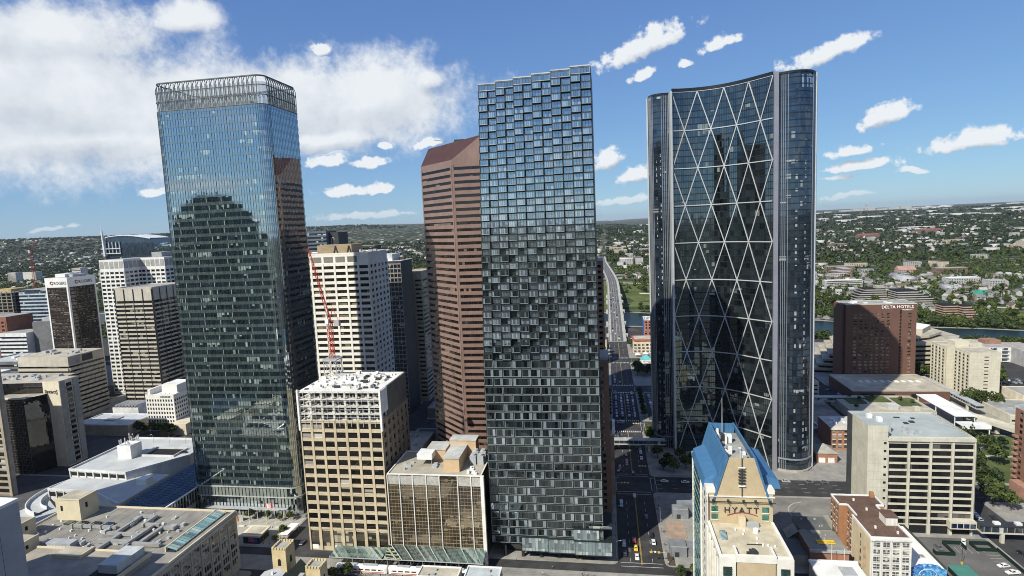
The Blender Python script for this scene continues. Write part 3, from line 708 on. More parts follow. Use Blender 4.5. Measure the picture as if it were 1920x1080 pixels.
# ------------------------------------------------------------------ red granite tower with sliced roof
granite = mat('red_granite', (.225, .15, .125), .35, .12, .2, spec=.5, streak=.06)
granite_glass = glass('granite_window', (.010, .008, .007), (.5, .44, .4), cw=1.6, ch=4.1, refl=.09, prob=.03, blind=(.22, .16, .13), jit=.02, u_ax=(1., .6))
def granite_tower():
    c1, c4 = (-92.4, 356.), (-120.9, 384.5); E, N = -46., 424.
    t = thing('granite_tower', 'red granite office tower with striped window bands and a sloping sliced roof', 'tower', (-85, 390, 0))
    zt, zr = 198.4, 212.4
    k1 = (-92.4 + (zr - zt) * math.sqrt(2), 356.); k2 = (-120.9, 384.5 + (zr - zt) * math.sqrt(2))
    P = [c1, k1, (E, 356.), (E, N), (-120.9, N), k2, c4]; Z = [zt, zr, zr, zr, zr, zr, zt]
    mb = MB()
    for i in range(7):
        j = (i + 1) % 7; mb.poly([(*P[i], 0), (*P[j], 0), (*P[j], Z[j]), (*P[i], Z[i])])
    mb.poly([(*c1, zt), (*k1, zr), (*k2, zr), (*c4, zt)], 1); mb.poly([(*k1, zr), (E, 356., zr), (E, N, zr), (-120.9, N, zr), (*k2, zr)], 1)
    mb.build('wall', [granite, mat('copper_red_roof', (.062, .028, .024), .6, .15, .3)], t)
    fs = FS(-92.4, E, 356.); fc = Face(c4[0], c4[1], 1, -1, math.hypot(28.5, 28.5)); fw = FW(-120.9, 384.5, N)
    n, z0, z1 = 45, 6, 194
    for f, L in ((fs, fs.L), (fc, fc.L)):
        bands(t, f, 1.3, L - 1.3, z0, z1, n, .45, .22, granite, granite_glass)
        for u in ((0.02, 1.3), (L - 1.3, L - .02)): piece(t, 'corner_pier', f, u[0], u[1], .5, z1 + 1.5, .003, .3, granite)
    bands(t, fw, 1.3, fw.L - 1.3, z0, z1, n, .45, .22, granite, granite_glass, single=False)
    mu = MB()
    for f in (fs, fc):
        for i in range(1, int(f.L / 1.6)): mu.fbox(f, i * 1.6 - .05, i * 1.6 + .05, z0, z1, .02, .1)
    mu.build('mullions', mat('bronze_mullion', (.06, .035, .028), .4), t, kind='stuff')
    block(t, 'window_cleaning_crane', -97, -90, 384, 388, zr, zr + 2.2, dark_metal)
    mb = MB(); mb.bar((-99, 385, zr + 1), (-110, 381, zr + 2.4), .3); mb.bar((-94, 386, zr), (-94, 386, zr + 4), .15); mb.build('crane_arm', grey_metal, t)
granite_tower()
def granite_tower_low():
    t = thing('granite_block', 'lower red granite tower rising behind the stepped glass tower beside the street', 'tower', (-18, 448, 0))
    mass(t, 'wall', -36, -2.6, 434, 470, 0, 128, granite, roof_grey)
    grid(t, FS(-36, -2.6, 434), .6, 32.8, 6, 126, 5, 29, 1.2, 2.2, .25, granite, granite, granite_glass)
    bands(t, FE(-2.6, 434, 470), .6, 35.4, 6, 126, 29, .45, .2, granite, granite_glass, single=False)
granite_tower_low()

# ------------------------------------------------------------------ curved diagrid tower
def curved_tower():
    t = thing('curved_tower', 'dark curved glass skyscraper with white triangular lattice across its hollow face', 'tower', (75, 395, 0))
    g = glass('bow_glass', (.012, .017, .019), (.55, .68, .74), cw=1.5, ch=3.98, refl=.2, prob=.012, blind=(.2, .23, .22), jit=.01, u_ax=(1., .25), vary=.9, z0=.3)
    gc = glass('bow_cap_glass', (.016, .024, .034), (.55, .66, .78), cw=1.5, ch=3.98, refl=.12, prob=.02, blind=(.35, .38, .38), jit=.01, u_ax=(1., 1.), z0=.3)
    wm = mat('lattice_white', (.46, .48, .49), .4, .08, .2, metal=.15); lil = mat('column_lilac_grey', (.36, .365, .41), .4, .08, .2, metal=.2)
    dk = mat('bow_dark_trim', (.022, .027, .033), .35, .1, metal=.3)
    A = [(43.3, 391.2), (47.5, 392.6), (51.8, 393.2), (56.2, 393.4), (60.5, 393.1), (64.8, 392.3), (69.1, 391.0), (73.2, 389.1), (77.1, 386.6), (80.8, 383.7), (84.3, 380.4), (87.6, 376.7), (90.8, 372.9), (94, 369.1), (97.1, 365.5)]
    s = [0.]
    for a, b in zip(A, A[1:]): s.append(s[-1] + math.dist(a, b))
    Ltot = s[-1]; ax, ay = [a for a, b in A], [b for a, b in A]
    def arc(u, off=0.):
        """point at share u of the curve, moved off metres to the front"""
        q = u * Ltot; x, y = np.interp(q, s, ax), np.interp(q, s, ay); e = .6
        dx = np.interp(min(Ltot, q + e), s, ax) - np.interp(max(0, q - e), s, ax); dy = np.interp(min(Ltot, q + e), s, ay) - np.interp(max(0, q - e), s, ay); k = math.hypot(dx, dy)
        return float(x + dy / k * off), float(y - dx / k * off)
    NS = 40; path = [arc(i / NS) for i in range(NS + 1)]
    H = 236.6
    # body: hollow front, rounded ends, bulging back
    capR = [(100.6, 366.9), (102.6, 365.9), (105.2, 364.7), (108, 363.9), (111, 363.6), (114.2, 364.3), (117.2, 366.0), (119.4, 368.4), (121.2, 371.2), (122.8, 375), (123.6, 380)]
    back = [(123, 388), (118, 402), (108, 417), (94, 428), (76, 434), (58, 434), (42, 429), (33, 420), (29.8, 411.5)]
    capL = [(30.3, 406.5), (31.9, 402.6), (34.4, 400.2), (37.4, 399.2), (40.2, 399.3), (42.4, 399.6)]
    mb = MB(); mb.sheet(path, 0, H - .9); mb.build('hollow_curtain_wall', g, t)
    mb = MB(); mb.sheet([(99.0, 365.4)] + capR + back + capL + [(42.9, 394)], 0, H); mb.build('end_curtain_wall', gc, t)
    mb = MB(); mb.poly([(x, y, H - .5) for x, y in path + capR + back + capL]); mb.build('roof', roof_grey, t)
    b = MB(); b.strip(path, [arc(i / NS, .55) for i in range(NS + 1)], H - .9, H + 1.1); b.build('parapet', dk, t)
    # floor lines
    b = MB(); b.strip(path, [arc(i / NS, .13) for i in range(NS + 1)], 0, .55); me = b.mesh('floor_band', dk)
    for k in range(59):
        o = bpy.data.objects.new('floor_band', me); link(o); o.location = (0, 0, .2 + k * 3.98); adopt(o, t)
    mu = MB()
    for i in range(1, 44):
        x, y = arc(i / 44, .08); mu.box(x - .05, x + .05, y - .05, y + .05, .3, H - 1)
    mu.build('mullions', dk, t, kind='stuff')
    # lattice
    RZ = [235.6, 211.7, 188.0, 164.4, 140.5, 116.5, 92.6, 68.8, 44.8, 21.0, -2.5]
    for z in RZ[:-1]:
        b = MB(); b.strip([arc(i / NS, -.3) for i in range(NS + 1)], [arc(i / NS, .45) for i in range(NS + 1)], z - .27, z + .27); b.build('ring_beam', wm, t)
    def brace(u0, z0, u1, z1):
        mb = MB(); n = 6
        P = [Vector((*arc(u0 + (u1 - u0) * k / n, .12), z0 + (z1 - z0) * k / n)) for k in range(n + 1)]
        for k in range(n): mb.bar(P[k], P[k + 1], .38, 4)
        mb.build('brace', wm, t)
    ev, od = [0, .25, .5, .75, 1.], [.125, .375, .625, .875]
    for r in range(len(RZ) - 1):
        za, zb = RZ[r], max(RZ[r + 1], .1)
        sh = (RZ[r] - zb) / (RZ[r] - RZ[r + 1])
        for o_ in od:
            for e_ in (o_ - .125, o_ + .125):
                if r % 2 == 0: brace(e_, za, e_ + (o_ - e_) * sh, zb)
                else: brace(o_, za, o_ + (e_ - o_) * sh, zb)
    # edge columns
    mb = MB(); mb.prism([(97.3, 363.6), (100.0, 364.7), (100.2, 366.6), (97.4, 366.0)], 0, H + .6); mb.build('edge_column', lil, t)
    mb = MB(); mb.prism([(42.2, 389.7), (43.5, 389.9), (43.4, 391.6), (42.1, 399)], 0, H - .6); mb.build('edge_column', wm, t)
    mb = MB(); mb.prism([(28.9, 409.0), (29.7, 408.2), (30.5, 409.0), (30, 411)], 0, H - .5); mb.build('edge_column', wm, t)
    mb = MB(); mb.prism([(121.6, 371.2), (122.5, 370.9), (123.4, 373.0), (123.2, 376)], 0, H - .2); mb.build('edge_column', wm, t)
    # slender fins on the rounded ends
    fm = mat('fin_silver', (.34, .37, .41), .35, .08, metal=.4)
    def along(P, q):
        d = [0.]
        for a, b_ in zip(P, P[1:]): d.append(d[-1] + math.dist(a, b_))
        q *= d[-1]; return float(np.interp(q, d, [a for a, _ in P])), float(np.interp(q, d, [b_ for _, b_ in P]))
    cR = (111.5, 377.); cL = (37., 409.)
    for P, c, qs in ((capR, cR, [.02, .05, .08, .11, .15, .62, .655, .69, .725, .76, .79, .82, .85, .88, .91, .94, .97]), (capL, cL, [.03, .10, .17, .24, .31, .7, .78, .86, .93, .99])):
        for q in qs:
            x, y = along(P, q); k = math.hypot(x - c[0], y - c[1]); x += (x - c[0]) / k * .3; y += (y - c[1]) / k * .3
            mb = MB(); mb.prism([(x - .13, y - .13), (x + .13, y - .13), (x + .13, y + .13), (x - .13, y + .13)], .5, H - .3); mb.build('fin', fm, t)
    # blinds in two columns of rooms on each rounded end, spandrel lines
    bl = MB(); r2 = random.Random(3); bm = mat('blind_pale', (.30, .33, .34), .7)
    for P, c, qs in ((capR, cR, (.27, .43)), (capL, cL, (.45, .62))):
        for k in range(2, 57):
            for q in qs:
                if r2.random() < .6 and k < 50:
                    x, y = along(P, q); x2, y2 = along(P, q + .045); dx, dy = x2 - x, y2 - y; L = math.hypot(dx, dy); f = Face(x, y, dx, dy, L)
                    h = r2.uniform(.9, 2.6); bl.fbox(f, 0, min(L, 1.15) * r2.uniform(.7, 1), 3.6 + k * 3.98 - h, 3.6 + k * 3.98, .0, .06)
    bl.build('blinds', bm, t, kind='stuff')
    for P in (capR, capL):
        c = cR if P is capR else cL
        Q = [(x + (x - c[0]) * .012, y + (y - c[1]) * .012) for x, y in P]
        b = MB(); b.strip(Q, P, 0, .5); me = b.mesh('floor_band', dk)
        for k in range(60):
            o = bpy.data.objects.new('floor_band', me); link(o); o.location = (0, 0, .25 + k * 3.95); adopt(o, t)
        b = MB(); b.strip([(x + (x - c[0]) * .06, y + (y - c[1]) * .06) for x, y in P], P, 7.5, 8.3); b.build('base_ring', fm, t)
        b = MB(); b.strip([(x + (x - c[0]) * .05, y + (y - c[1]) * .05) for x, y in P], P, H - .8, H + .5); b.build('roof_ring', dk, t)
    # tall frames heading the right end, the sky behind put into pale glass
    for q in (.36, .52):
        x, y = along(capR, q); x2, y2 = along(capR, q + .12); f = Face(x, y, x2 - x, y2 - y, math.dist((x, y), (x2, y2)))
        piece(t, 'head_window', f, 0, f.L, H - 9, H - 2, .02, .16, glass('head_sky_glass', (.20, .26, .31), (.7, .8, .9), cw=1.6, ch=2.4, refl=.3, prob=0))
    mb = MB(); mb.prism([(98, 364.8)] + [(x + (x - cR[0]) * .1, y + (y - cR[1]) * .1) for x, y in capR] + [(112, 380)], .14, 1.1); mb.build('plinth', mat('plinth_stone', (.36, .34, .29), .8), t)
curved_tower()
# ------------------------------------------------------------------ beige gridded tower under renovation, with roof crane
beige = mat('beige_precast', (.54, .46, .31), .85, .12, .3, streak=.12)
beige_glass = glass('beige_window', (.018, .016, .014), (.6, .58, .55), cw=6, ch=4.63, refl=.10, prob=.04, blind=(.5, .48, .42), jit=.02)
tarp = mat('white_tarp', (.80, .79, .75), .7, .15, .3)
def beige_tower():
    x0, x1, y0, y1 = -150, -108, 257, 294; H = 81.5
    t = thing('beige_office_tower', 'beige gridded office tower with scaffold-white stripped upper floors', 'tower', (-129, 275, 0))
    mass(t, 'wall', x0 + .2, x1 - .2, y0 + .5, y1, 0, 66, beige, roof_grey)
    fs = FS(x0, x1, y0 + .5); fe = FE(x1 - .2, y0 + .5, y1)
    rh = 4.62
    grid(t, fs, 0, 42, 11, 11 + 12 * rh, 7, 12, 1.2, 1.45, .5, beige, beige, beige_glass, d2=.32)
    # deep sill shelves under every window
    for j in range(12):
        for i in range(7): piece(t, 'window_shelf', fs, i * 6 + .8, i * 6 + 5.2, 11 + j * rh + .73, 11 + j * rh + .98, .05, .42, mat('beige_sill', (.60, .53, .41), .8))
    lg = glass('lobby_bronze', (.035, .03, .024), (.7, .68, .6), cw=2, ch=4, refl=.2, prob=.12, blind=(.5, .45, .35))
    for i in range(8): piece(t, 'pier', fs, max(0, i * 6 - .75), min(42, i * 6 + .75), .1, 11, .002, .55, beige)
    for i in range(7):
        piece(t, 'lobby_window', fs, i * 6 + .75, i * 6 + 5.25, 2.2, 10.2, 0, .06, lg)
        if i in (0, 2, 4, 5, 6): piece(t, 'lobby_blind', fs, i * 6 + 1.1, i * 6 + 4.2, .5, 2.8, .05, .12, tarp)
    # east side: tall piers and windows, the shade put into a darker beige
    grid(t, fe, 0, 36.5, 4, 66, 6, 13, 2.4, 2.2, .5, mat('beige_precast_shaded', (.30, .25, .18), .85), mat('beige_spandrel_shaded', (.26, .22, .16), .85), beige_glass, jamb=.3)
    # stripped storeys
    slab = mat('bare_slab', (.62, .60, .54), .85, .2)
    mass(t, 'stripped_core', x0 + 6, x1 - 6, y0 + 5, y1 - 4, 66, H - .4, mat('stripped_core_dark', (.10, .095, .085), .9), roof_white)
    for k in range(5):
        z = 66.2 + k * 3.65
        block(t, 'bare_floor_slab', x0, x1, y0 + .2, y1, z, z + .42, slab)
        if k < 4:
            for i in range(8): block(t, 'bare_column', max(x0, x0 + i * 6 - .4), min(x1, x0 + i * 6 + .4), y0 + .6, y0 + 1.4, z + .42, z + 3.65, slab)
            for i in range(7): block(t, 'bare_column', x1 - 1.2, x1 - .4, y0 + 3 + i * 5.5, y0 + 3.8 + i * 5.5, z + .42, z + 3.65, slab)
            mb = MB(); r = random.Random(k)
            for i in range(40): u = r.uniform(.5, 40); w = r.uniform(.3, 1.8); mb.fbox(fs, u, u + w, z + .42, z + .42 + r.uniform(.4, 1.6), -2.5, -2.2)
            mb.build('stored_sheets', tarp if k % 2 else slab, t, kind='stuff')
    sf = MB()
    for i in range(15):
        u = i * 3; sf.fbox(fs, u - .06, u + .06, 64, H + 1.2, .75, .87)
    for k in range(8):
        sf.fbox(fs, -.3, 42.3, 66.8 + k * 2.0, 66.9 + k * 2.0, .7, .8)
    sf.build('scaffold', mat('scaffold_white', (.7, .7, .68), .5), t, kind='stuff')
    for u in (-.5, 41.6): piece(t, 'corner_wrap', fs, u, u + .9, 62, H + .5, -.4, .9, tarp)
    piece(t, 'corner_wrap', FE(x1, y0, y1), 0, 9, 70, H, -.1, .25, tarp)
    piece(t, 'shroud', FE(x1, y0, y1), 9, 36.5, 67, H, -.1, .2, mat('shroud_grey', (.16, .15, .13), .9))
    r = random.Random(11); deb = mat('clutter_grey', (.30, .30, .28), .8)
    block(t, 'roof_deck', x0 + .5, x1 - .5, y0 + 1.2, y1 - .5, H - .2, H + .12, roof_white)
    for i in range(90):
        a, b, h = r.uniform(.3, 2.6), r.uniform(.3, 2.2), r.uniform(.2, 1.5); x, y = r.uniform(x0 + 1, x1 - 4), r.uniform(y0 + 2, y1 - 4)
        block(t, 'site_clutter', x, x + a, y, y + b, H + .1, H + .1 + h, rnd.choice([tarp, deb, slab, dark_metal, slab]))
beige_tower()
def tower_crane(name, label, bx, by, bz, hm, tip, group=None, mt=None, w=1.1):
    mt = mt or mat('crane_red', (.42, .055, .035), .5, .1)
    t = thing(name, label, 'crane', (bx, by, bz), group)
    mb = MB()
    for sx in (-1, 1):
        for sy in (-1, 1): mb.bar((bx + sx * w, by + sy * w, bz), (bx + sx * w, by + sy * w, bz + hm), .17)
    n = int(hm / 2.2)
    for k in range(n):
        z0, z1 = bz + hm * k / n, bz + hm * (k + 1) / n
        for (a, b) in (((-1, -1), (1, -1)), ((1, -1), (1, 1)), ((1, 1), (-1, 1)), ((-1, 1), (-1, -1))):
            mb.bar((bx + a[0] * w, by + a[1] * w, z0), (bx + b[0] * w, by + b[1] * w, z1), .1); mb.bar((bx + a[0] * w, by + a[1] * w, z1), (bx + b[0] * w, by + b[1] * w, z1), .09)
    mb.build('mast', mt, t)
    top = Vector((bx, by, bz + hm)); tip = Vector(tip); d = tip - top; hx = Vector((d.x, d.y, 0)).normalized() if math.hypot(d.x, d.y) > .1 else Vector((1, 0, 0)); side = Vector((-hx.y, hx.x, 0))
    mb = MB(); upv = d.normalized().cross(side); n = int(d.length / 2.6)
    rails = [side * .75 - upv * 0, -side * .75, upv * (1.4 if upv.z > 0 else -1.4)]
    def P(k, i): q = k / n; return top + d * q + rails[i] * (1 - .55 * q)
    for i in range(3): mb.bar(P(0, i), P(n, i), .15)
    for k in range(n):
        for i in range(3): mb.bar(P(k, i), P(k + 1, (i + 1) % 3), .085); mb.bar(P(k, i), P(k, (i + 1) % 3), .07)
    mb.build('jib', mt, t)
    mb = MB(); back = top - hx * 7; mb.bar(top, back, .35); mb.bar(top, top + Vector((0, 0, 7)) - hx * 3, .2); mb.bar(top + Vector((0, 0, 7)) - hx * 3, back, .12); mb.bar(top + Vector((0, 0, 7)) - hx * 3, tip, .06)
    mb.build('counter_jib', mt, t)
    c = back + hx * 1.5; mb = MB(); mb.box(c.x - 1.4, c.x + 1.4, c.y - 1.2, c.y + 1.2, c.z - 2.4, c.z + .6); mb.build('counterweight', mat('counterweight_grey', (.42, .42, .4), .8), t)
    mb = MB(); q = top + side * 1.6; mb.box(q.x - .9, q.x + .9, q.y - .9, q.y + .9, q.z - 1.2, q.z + 1.2); mb.build('cab', white_metal, t)
    return t
tower_crane('tower_crane', 'red luffing tower crane standing on the beige tower roof', -145.5, 287, 91, 20, (-156.5, 291, 149.5))
def crane_base():
    t = thing('crane_platform', 'grey steel platform under the red luffing crane', 'platform', (-145.5, 287, 81.6)); mb = MB()
    for sx in (-1, 1):
        for sy in (-1, 1): mb.bar((-145.5 + sx * 3.4, 287 + sy * 3.4, 81.6), (-145.5 + sx * 3.4, 287 + sy * 3.4, 90.4), .25); mb.bar((-145.5 + sx * 3.4, 287 + sy * 3.4, 81.6), (-145.5 + sx * 3.4, 287 - sy * 3.4, 90.4), .12); mb.bar((-145.5 + sx * 3.4, 287 + sy * 3.4, 81.6), (-145.5 - sx * 3.4, 287 + sy * 3.4, 90.4), .12)
    mb.build('legs', grey_metal, t); block(t, 'deck', -149.6, -141.4, 282.9, 291.1, 90.3, 90.9, grey_metal)
crane_base()

# ------------------------------------------------------------------ bronze glass block with white mullions
def bronze_block():
    x0, x1, y0, y1 = -104.6, -59.2, 251, 279; H = 43.2
    t = thing('bronze_glass_block', 'bronze mirror-glass mid-rise with white vertical fins between beige tower and stepped tower', 'building', (-82, 265, 0))
    g = glass('bronze_glass', (.065, .05, .03), (.96, .85, .66), cw=1.6, ch=1.75, refl=.36, prob=.02, blind=(.3, .25, .18), jit=.03)
    mb = MB(); mb.prism([(x0, y0), (x1, y0), (x1, y1), (x0, y1)], 0, H, 0, mi_top=1); mb.build('walls', [g, roof_tan], t)
    fs = FS(x0, x1, y0); L = x1 - x0
    wht = mat('bronze_block_white', (.72, .71, .66), .6, .12)
    P = [0, 6.0, 12.4, 18.9, 25.3, 34.0, 40.4, 45.0]
    for u in P: piece(t, 'fin', fs, u, u + .38, 1, H, .02, .55, wht)
    for a, b in zip(P, P[1:]):
        if a != 25.3: piece(t, 'head_panel', fs, a + .4, b - .02, 38.6, H - .4, .02, .22, mat('quilted_panel', (.42, .41, .37), .7, .2, .9))
    mu = MB()
    for k in range(22): mu.fbox(fs, .3, L - .3, 5 + k * 1.72, 5.12 + k * 1.72, .02, .1)
    for k in range(1, 28): mu.fbox(fs, k * 1.6, k * 1.6 + .09, 4, 38.6, .02, .08)
    mu.build('mullions', mat('bronze_bar', (.34, .28, .19), .5), t, kind='stuff')
    piece(t, 'white_edge', fs, L - .1, L + 1.2, 0, H + .4, -.8, .8, wht)
    parapet(t, x0, x1, y0, y1, H, .5, .5, wht, .0)
    tan = mat('penthouse_tan', (.56, .40, .24), .8, .1); gy = mat('penthouse_roof_pale', (.46, .47, .45), .8)
    for (a, b, c, d, h) in ((-78, -70.5, 255.5, 274, 6.5), (-90, -80.5, 268, 278, 5.5), (-79, -66, 272, 278.5, 9)):
        block(t, 'penthouse', a, b, c, d, H + .05, H + h, tan); block(t, 'penthouse_roof', a - .3, b + .3, c - .3, d + .3, H + h, H + h + .5, gy)
    for (x, y) in ((-66, 266), (-62.3, 266), (-66, 271.5), (-62.3, 271.5)):
        mb = MB(); mb.box(x - 1.5, x + 1.5, y - 1.8, y + 1.8, H, H + 4.2); n = 10
        mb.prism([(x + 1.2 * math.cos(2 * math.pi * k / n), y + 1.2 * math.sin(2 * math.pi * k / n)) for k in range(n)], H + 4.2, H + 5.0); mb.build('cooling_tower', grey_metal, t)
    units(t, x0 + 2, -82, 254, 266, H, 7, grey_metal, .8, 2.6, 1.4, seed=5); units(t, -70, x1 - 1.5, 253, 262, H, 6, white_metal, .8, 2.4, 1.6, seed=9)
    mb = MB()
    for x, y in ((-92, 262), (-92, 268), (-86, 262), (-86, 268)): mb.bar((x, y, H), (x, y, H + 5), .12)
    mb.build('plant_frame', grey_metal, t); block(t, 'plant_box', -93, -85.5, 261.5, 268.5, H + 3.2, H + 6, white_metal)
bronze_block()
def glass_canopy():
    t = thing('glass_canopy', 'long glazed canopy sheltering the pavement below bronze glass block', 'canopy', (-95, 246, 0))
    g = glass('canopy_glass', (.10, .15, .14), (.7, .85, .8), cw=1.5, ch=20, refl=.2, prob=.25, blind=(.35, .42, .38))
    n = 18; x0, x1 = -106, -58.5
    for i in range(n):
        a, b = x0 + (x1 - x0) * i / n + .06, x0 + (x1 - x0) * (i + 1) / n - .06
        mb = MB(); mb.poly([(a, 251, 8.4), (a, 243, 5.6), (b, 243, 5.6), (b, 251, 8.4)][::-1]); mb.poly([(a, 251, 8.3), (a, 243, 5.5), (b, 243, 5.5), (b, 251, 8.3)]); mb.build('pane', g, t)
    n = 12; xa, xb = -133, -107
    for i in range(n):
        a, b = xa + (xb - xa) * i / n + .06, xa + (xb - xa) * (i + 1) / n - .06
        mb = MB(); mb.poly([(a, 243.5, 5.2), (b, 243.5, 5.2), (b, 252, 6.0), (a, 252, 6.0)]); mb.poly([(a, 243.5, 5.1), (a, 252, 5.9), (b, 252, 5.9), (b, 243.5, 5.1)]); mb.build('pane', g, t)
    mb = MB()
    for x in np.linspace(xa, x1, 14): mb.bar((x, 243.8, 0), (x, 243.8, 5.5), .14, 6)
    mb.bar((xa, 243.3, 5.2), (x0, 243.3, 5.2), .2); mb.bar((x0, 243, 5.6), (x1, 243, 5.6), .2); mb.build('posts', grey_metal, t)
glass_canopy()

# ------------------------------------------------------------------ hotel with blue mansard roof
def blue_roof_hotel():
    t = thing('hotel_tower', 'tan brick hotel with steep bright blue metal roof and large sign', 'hotel', (45, 225, 0))
    brick = mat('tan_brick', (.47, .38, .24), .85, .08, .4, fine=.08); wht = mat('hotel_white', (.70, .68, .61), .7, .1, .3)
    blue = mat('blue_metal_roof', (.06, .165, .31), .45, .1, .35, spec=.4, streak=.16)
    teal = glass('hotel_teal_glass', (.05, .12, .13), (.7, .9, .92), cw=2.4, ch=3.2, refl=.25, prob=.1, blind=(.4, .48, .45), u_ax=(0., 1.))
    X0, X1, Y0, Y1 = 34., 57.2, 212., 248.
    mass(t, 'brick_wall', X0 + .3, X1 - .3, Y0, Y1, 0, 57.5, brick, roof_tan)
    mb = MB(); mb.poly([(36, Y0 - .05, 53), (56, Y0 - .05, 53), (51.2, Y0 - .05, 70.4), (40.8, Y0 - .05, 70.4)]); mb.poly([(36, Y0 + 1, 53), (40.8, Y0 + 1, 70.4), (51.2, Y0 + 1, 70.4), (56, Y0 + 1, 53)]); mb.poly([(40.8, Y0 - .05, 70.4), (51.2, Y0 - .05, 70.4), (51.2, Y0 + 1, 70.4), (40.8, Y0 + 1, 70.4)]); mb.build('gable_wall', brick, t)
    # steep blue slopes with standing seams
    for s_, xa, xb in ((-1, 35.6, 40.9), (1, 56.4, 51.1)):
        mb = MB(); o = s_ * .0
        a, b, c, d = (xa, Y0 - .4, 53.2), (xb, Y0 - .4, 70.9), (xb, Y1 + 1, 70.9), (xa, Y1 + 1, 53.2); k = .7 * -s_
        mb.poly([a, d, c, b] if s_ < 0 else [a, b, c, d]); mb.poly([(a[0] + k, a[1], a[2]), (b[0] + k, b[1], b[2]), (c[0] + k, c[1], c[2]), (d[0] + k, d[1], d[2])])
        mb.poly([a, b, (b[0] + k, b[1], b[2]), (a[0] + k, a[1], a[2])]); mb.poly([b, c, (c[0] + k, c[1], c[2]), (b[0] + k, b[1], b[2])])
        mb.build('roof_slope', blue, t)
        sm = MB()
        for i in range(1, 24):
            y = Y0 + 37 * i / 24; sm.bar((xa + s_ * .03, y, 53.3), (xb + s_ * .03, y, 70.8), .06)
        sm.build('roof_seams', blue, t, kind='stuff')
        # lower hipped shoulders
        xi, xo = (39.2, 33.3) if s_ < 0 else (52.4, 60.6); ya, yb = Y0 + 4, Y1 - 2; mb = MB()
        z0, z1, z2 = 57.6, 60.8, 63.2
        A = [(xo, ya, z0), (xo, yb, z0), (xi, yb, z0), (xi, ya, z0)]; B = [(xo + s_ * -.8, ya + .6, z1), (xo + s_ * -.8, yb - .6, z1), (xi, yb - .6, z2), (xi, ya + .6, z2)]
        order = range(4)
        for i in order:
            j = (i + 1) % 4; q = [A[i], A[j], B[j], B[i]]; mb.poly(q if s_ > 0 else q[::-1])
        mb.poly(B if s_ > 0 else B[::-1]); mb.build('roof_shoulder', blue, t)
    block(t, 'roof_trough', 40.0, 52.0, Y0 + 1.2, Y1 + .5, 60, 66.5, roof_grey)
    block(t, 'roof_back', 40.95, 51.05, Y1 + .4, Y1 + .9, 56, 70.7, blue)
    r = random.Random(5)
    for i in range(26): x, y = r.uniform(42, 48.5), r.uniform(215, 245); a = r.uniform(.6, 2.2); block(t, 'rooftop_plant', x, x + a, y, y + a, 66.4, 66.5 + r.uniform(1, 3.4), r.choice([white_metal, grey_metal, dark_metal, white_metal]))
    mb = MB(); mb.bar((46, 247, 66), (46, 247, 82), .22, 6, .1); mb.build('flue_mast', grey_metal, t)
    mb = MB(); mb.bar((46.1, Y0 - .6, 56.5), (46.1, Y0 - .6, 75), .14, 5)
    mb.build('antenna_mast', dark_metal, t)
    for k in range(7): block(t, 'antenna_arm', 44.9, 47.3, Y0 - .75, Y0 - .45, 60.2 + k * 1.15, 60.6 + k * 1.15, white_metal if k in (0, 6) else dark_metal)
    # cornice walkway at the sign
    block(t, 'cornice', X0 - .3, X1 + .3, Y0 - .4, Y0 - .002, 56.0, 56.35, wht); block(t, 'walkway_rail', X0 - .5, X1 + .5, Y0 - .9, Y0 - .8, 54.3, 54.6, dark_metal)
    for x in (36, 41.2, 46.5, 50.6, 55.6):
        mb = MB(); mb.bar((x, Y0 - .1, 54.2), (x, Y0 - 1.5, 54.0), .1); mb.bar((x, Y0 - 1.5, 54.0), (x + .3, Y0 - 1.7, 55.8), .1); mb.box(x - .4, x + .4, Y0 - 1.6, Y0 - 1.1, 54.9, 55.5); mb.build('floodlight', dark_metal, t)
    block(t, 'corner_parapet', X0 - .2, X0 + 3, Y0 - .2, Y0 + 8, 57.4, 59.0, wht); block(t, 'corner_parapet', X1 - 3, X1 + .2, Y0 - .2, Y0 + 8, 57.4, 59.0, wht)
    block(t, 'side_parapet', X0 - .3, X0 + 1, Y0 + 8, Y1, 57.4, 58.6, wht)
    for x0 in (35.6, 53.2):
        for z in (50.3, 47.4 + .0):
            block(t, 'sign_wall_window', x0, x0 + 2.3, Y0 - .12, Y0 + .05, z, z + 2.0, glass('green_window', (.02, .10, .07), (.5, .8, .7), refl=.15, prob=0)); block(t, 'window_sill', x0 - .15, x0 + 2.45, Y0 - .3, Y0 - .01, z - .28, z - .001, wht)
    red = mat('sign_red', (.35, .05, .04), .5); dsg = mat('sign_dark', (.05, .045, .05), .5)
    lettering(t, 'sign_lettering', 'HYATT', 3.1, 46.0, Y0 - .15, 50.0, 0, dsg, .15, 'CENTER', 1.35)
    mb = MB(); P = [Vector((41 + 10.5 * k / 14, Y0 - .3, 49.1 + 1.2 * math.sin(math.pi * k / 14))) for k in range(15)]
    for a, b in zip(P, P[1:]): mb.bar(a, b, .11)
    mb.build('sign_arc', red, t)
    # west side: white framed teal glazing
    fw = FW(X0 + .3, 188.3, Y1)
    piece(t, 'white_facade', fw, 0, Y1 - Y0 + 1, .2, 57.3, .002, .25, wht)
    for k in range(16):
        z = 4 + k * 3.3
        for i in range(5): piece(t, 'teal_window', fw, 3 + i * 4.0, 6.2 + i * 4.0, z, z + 2.5, .2, .45, teal)
        piece(t, 'slit_window', fw, 25.5, 26.8, z + .3, z + 2.2, .2, .33, room_glass); piece(t, 'slit_window', fw, 30, 31.3, z + .3, z + 2.2, .2, .33, room_glass)
    for u in (2.4, 23.4): piece(t, 'white_rib', fw, u, u + .6, .2, 57.3, .2, .8, wht)
    # lower front wing
    W0, W1, V0, V1, Z = 34.3, 56.8, 188.3, 211.9, 46.0
    rt = mat('tan_tile_roof', (.50, .45, .33), .9, .16, .3, fine=.1)
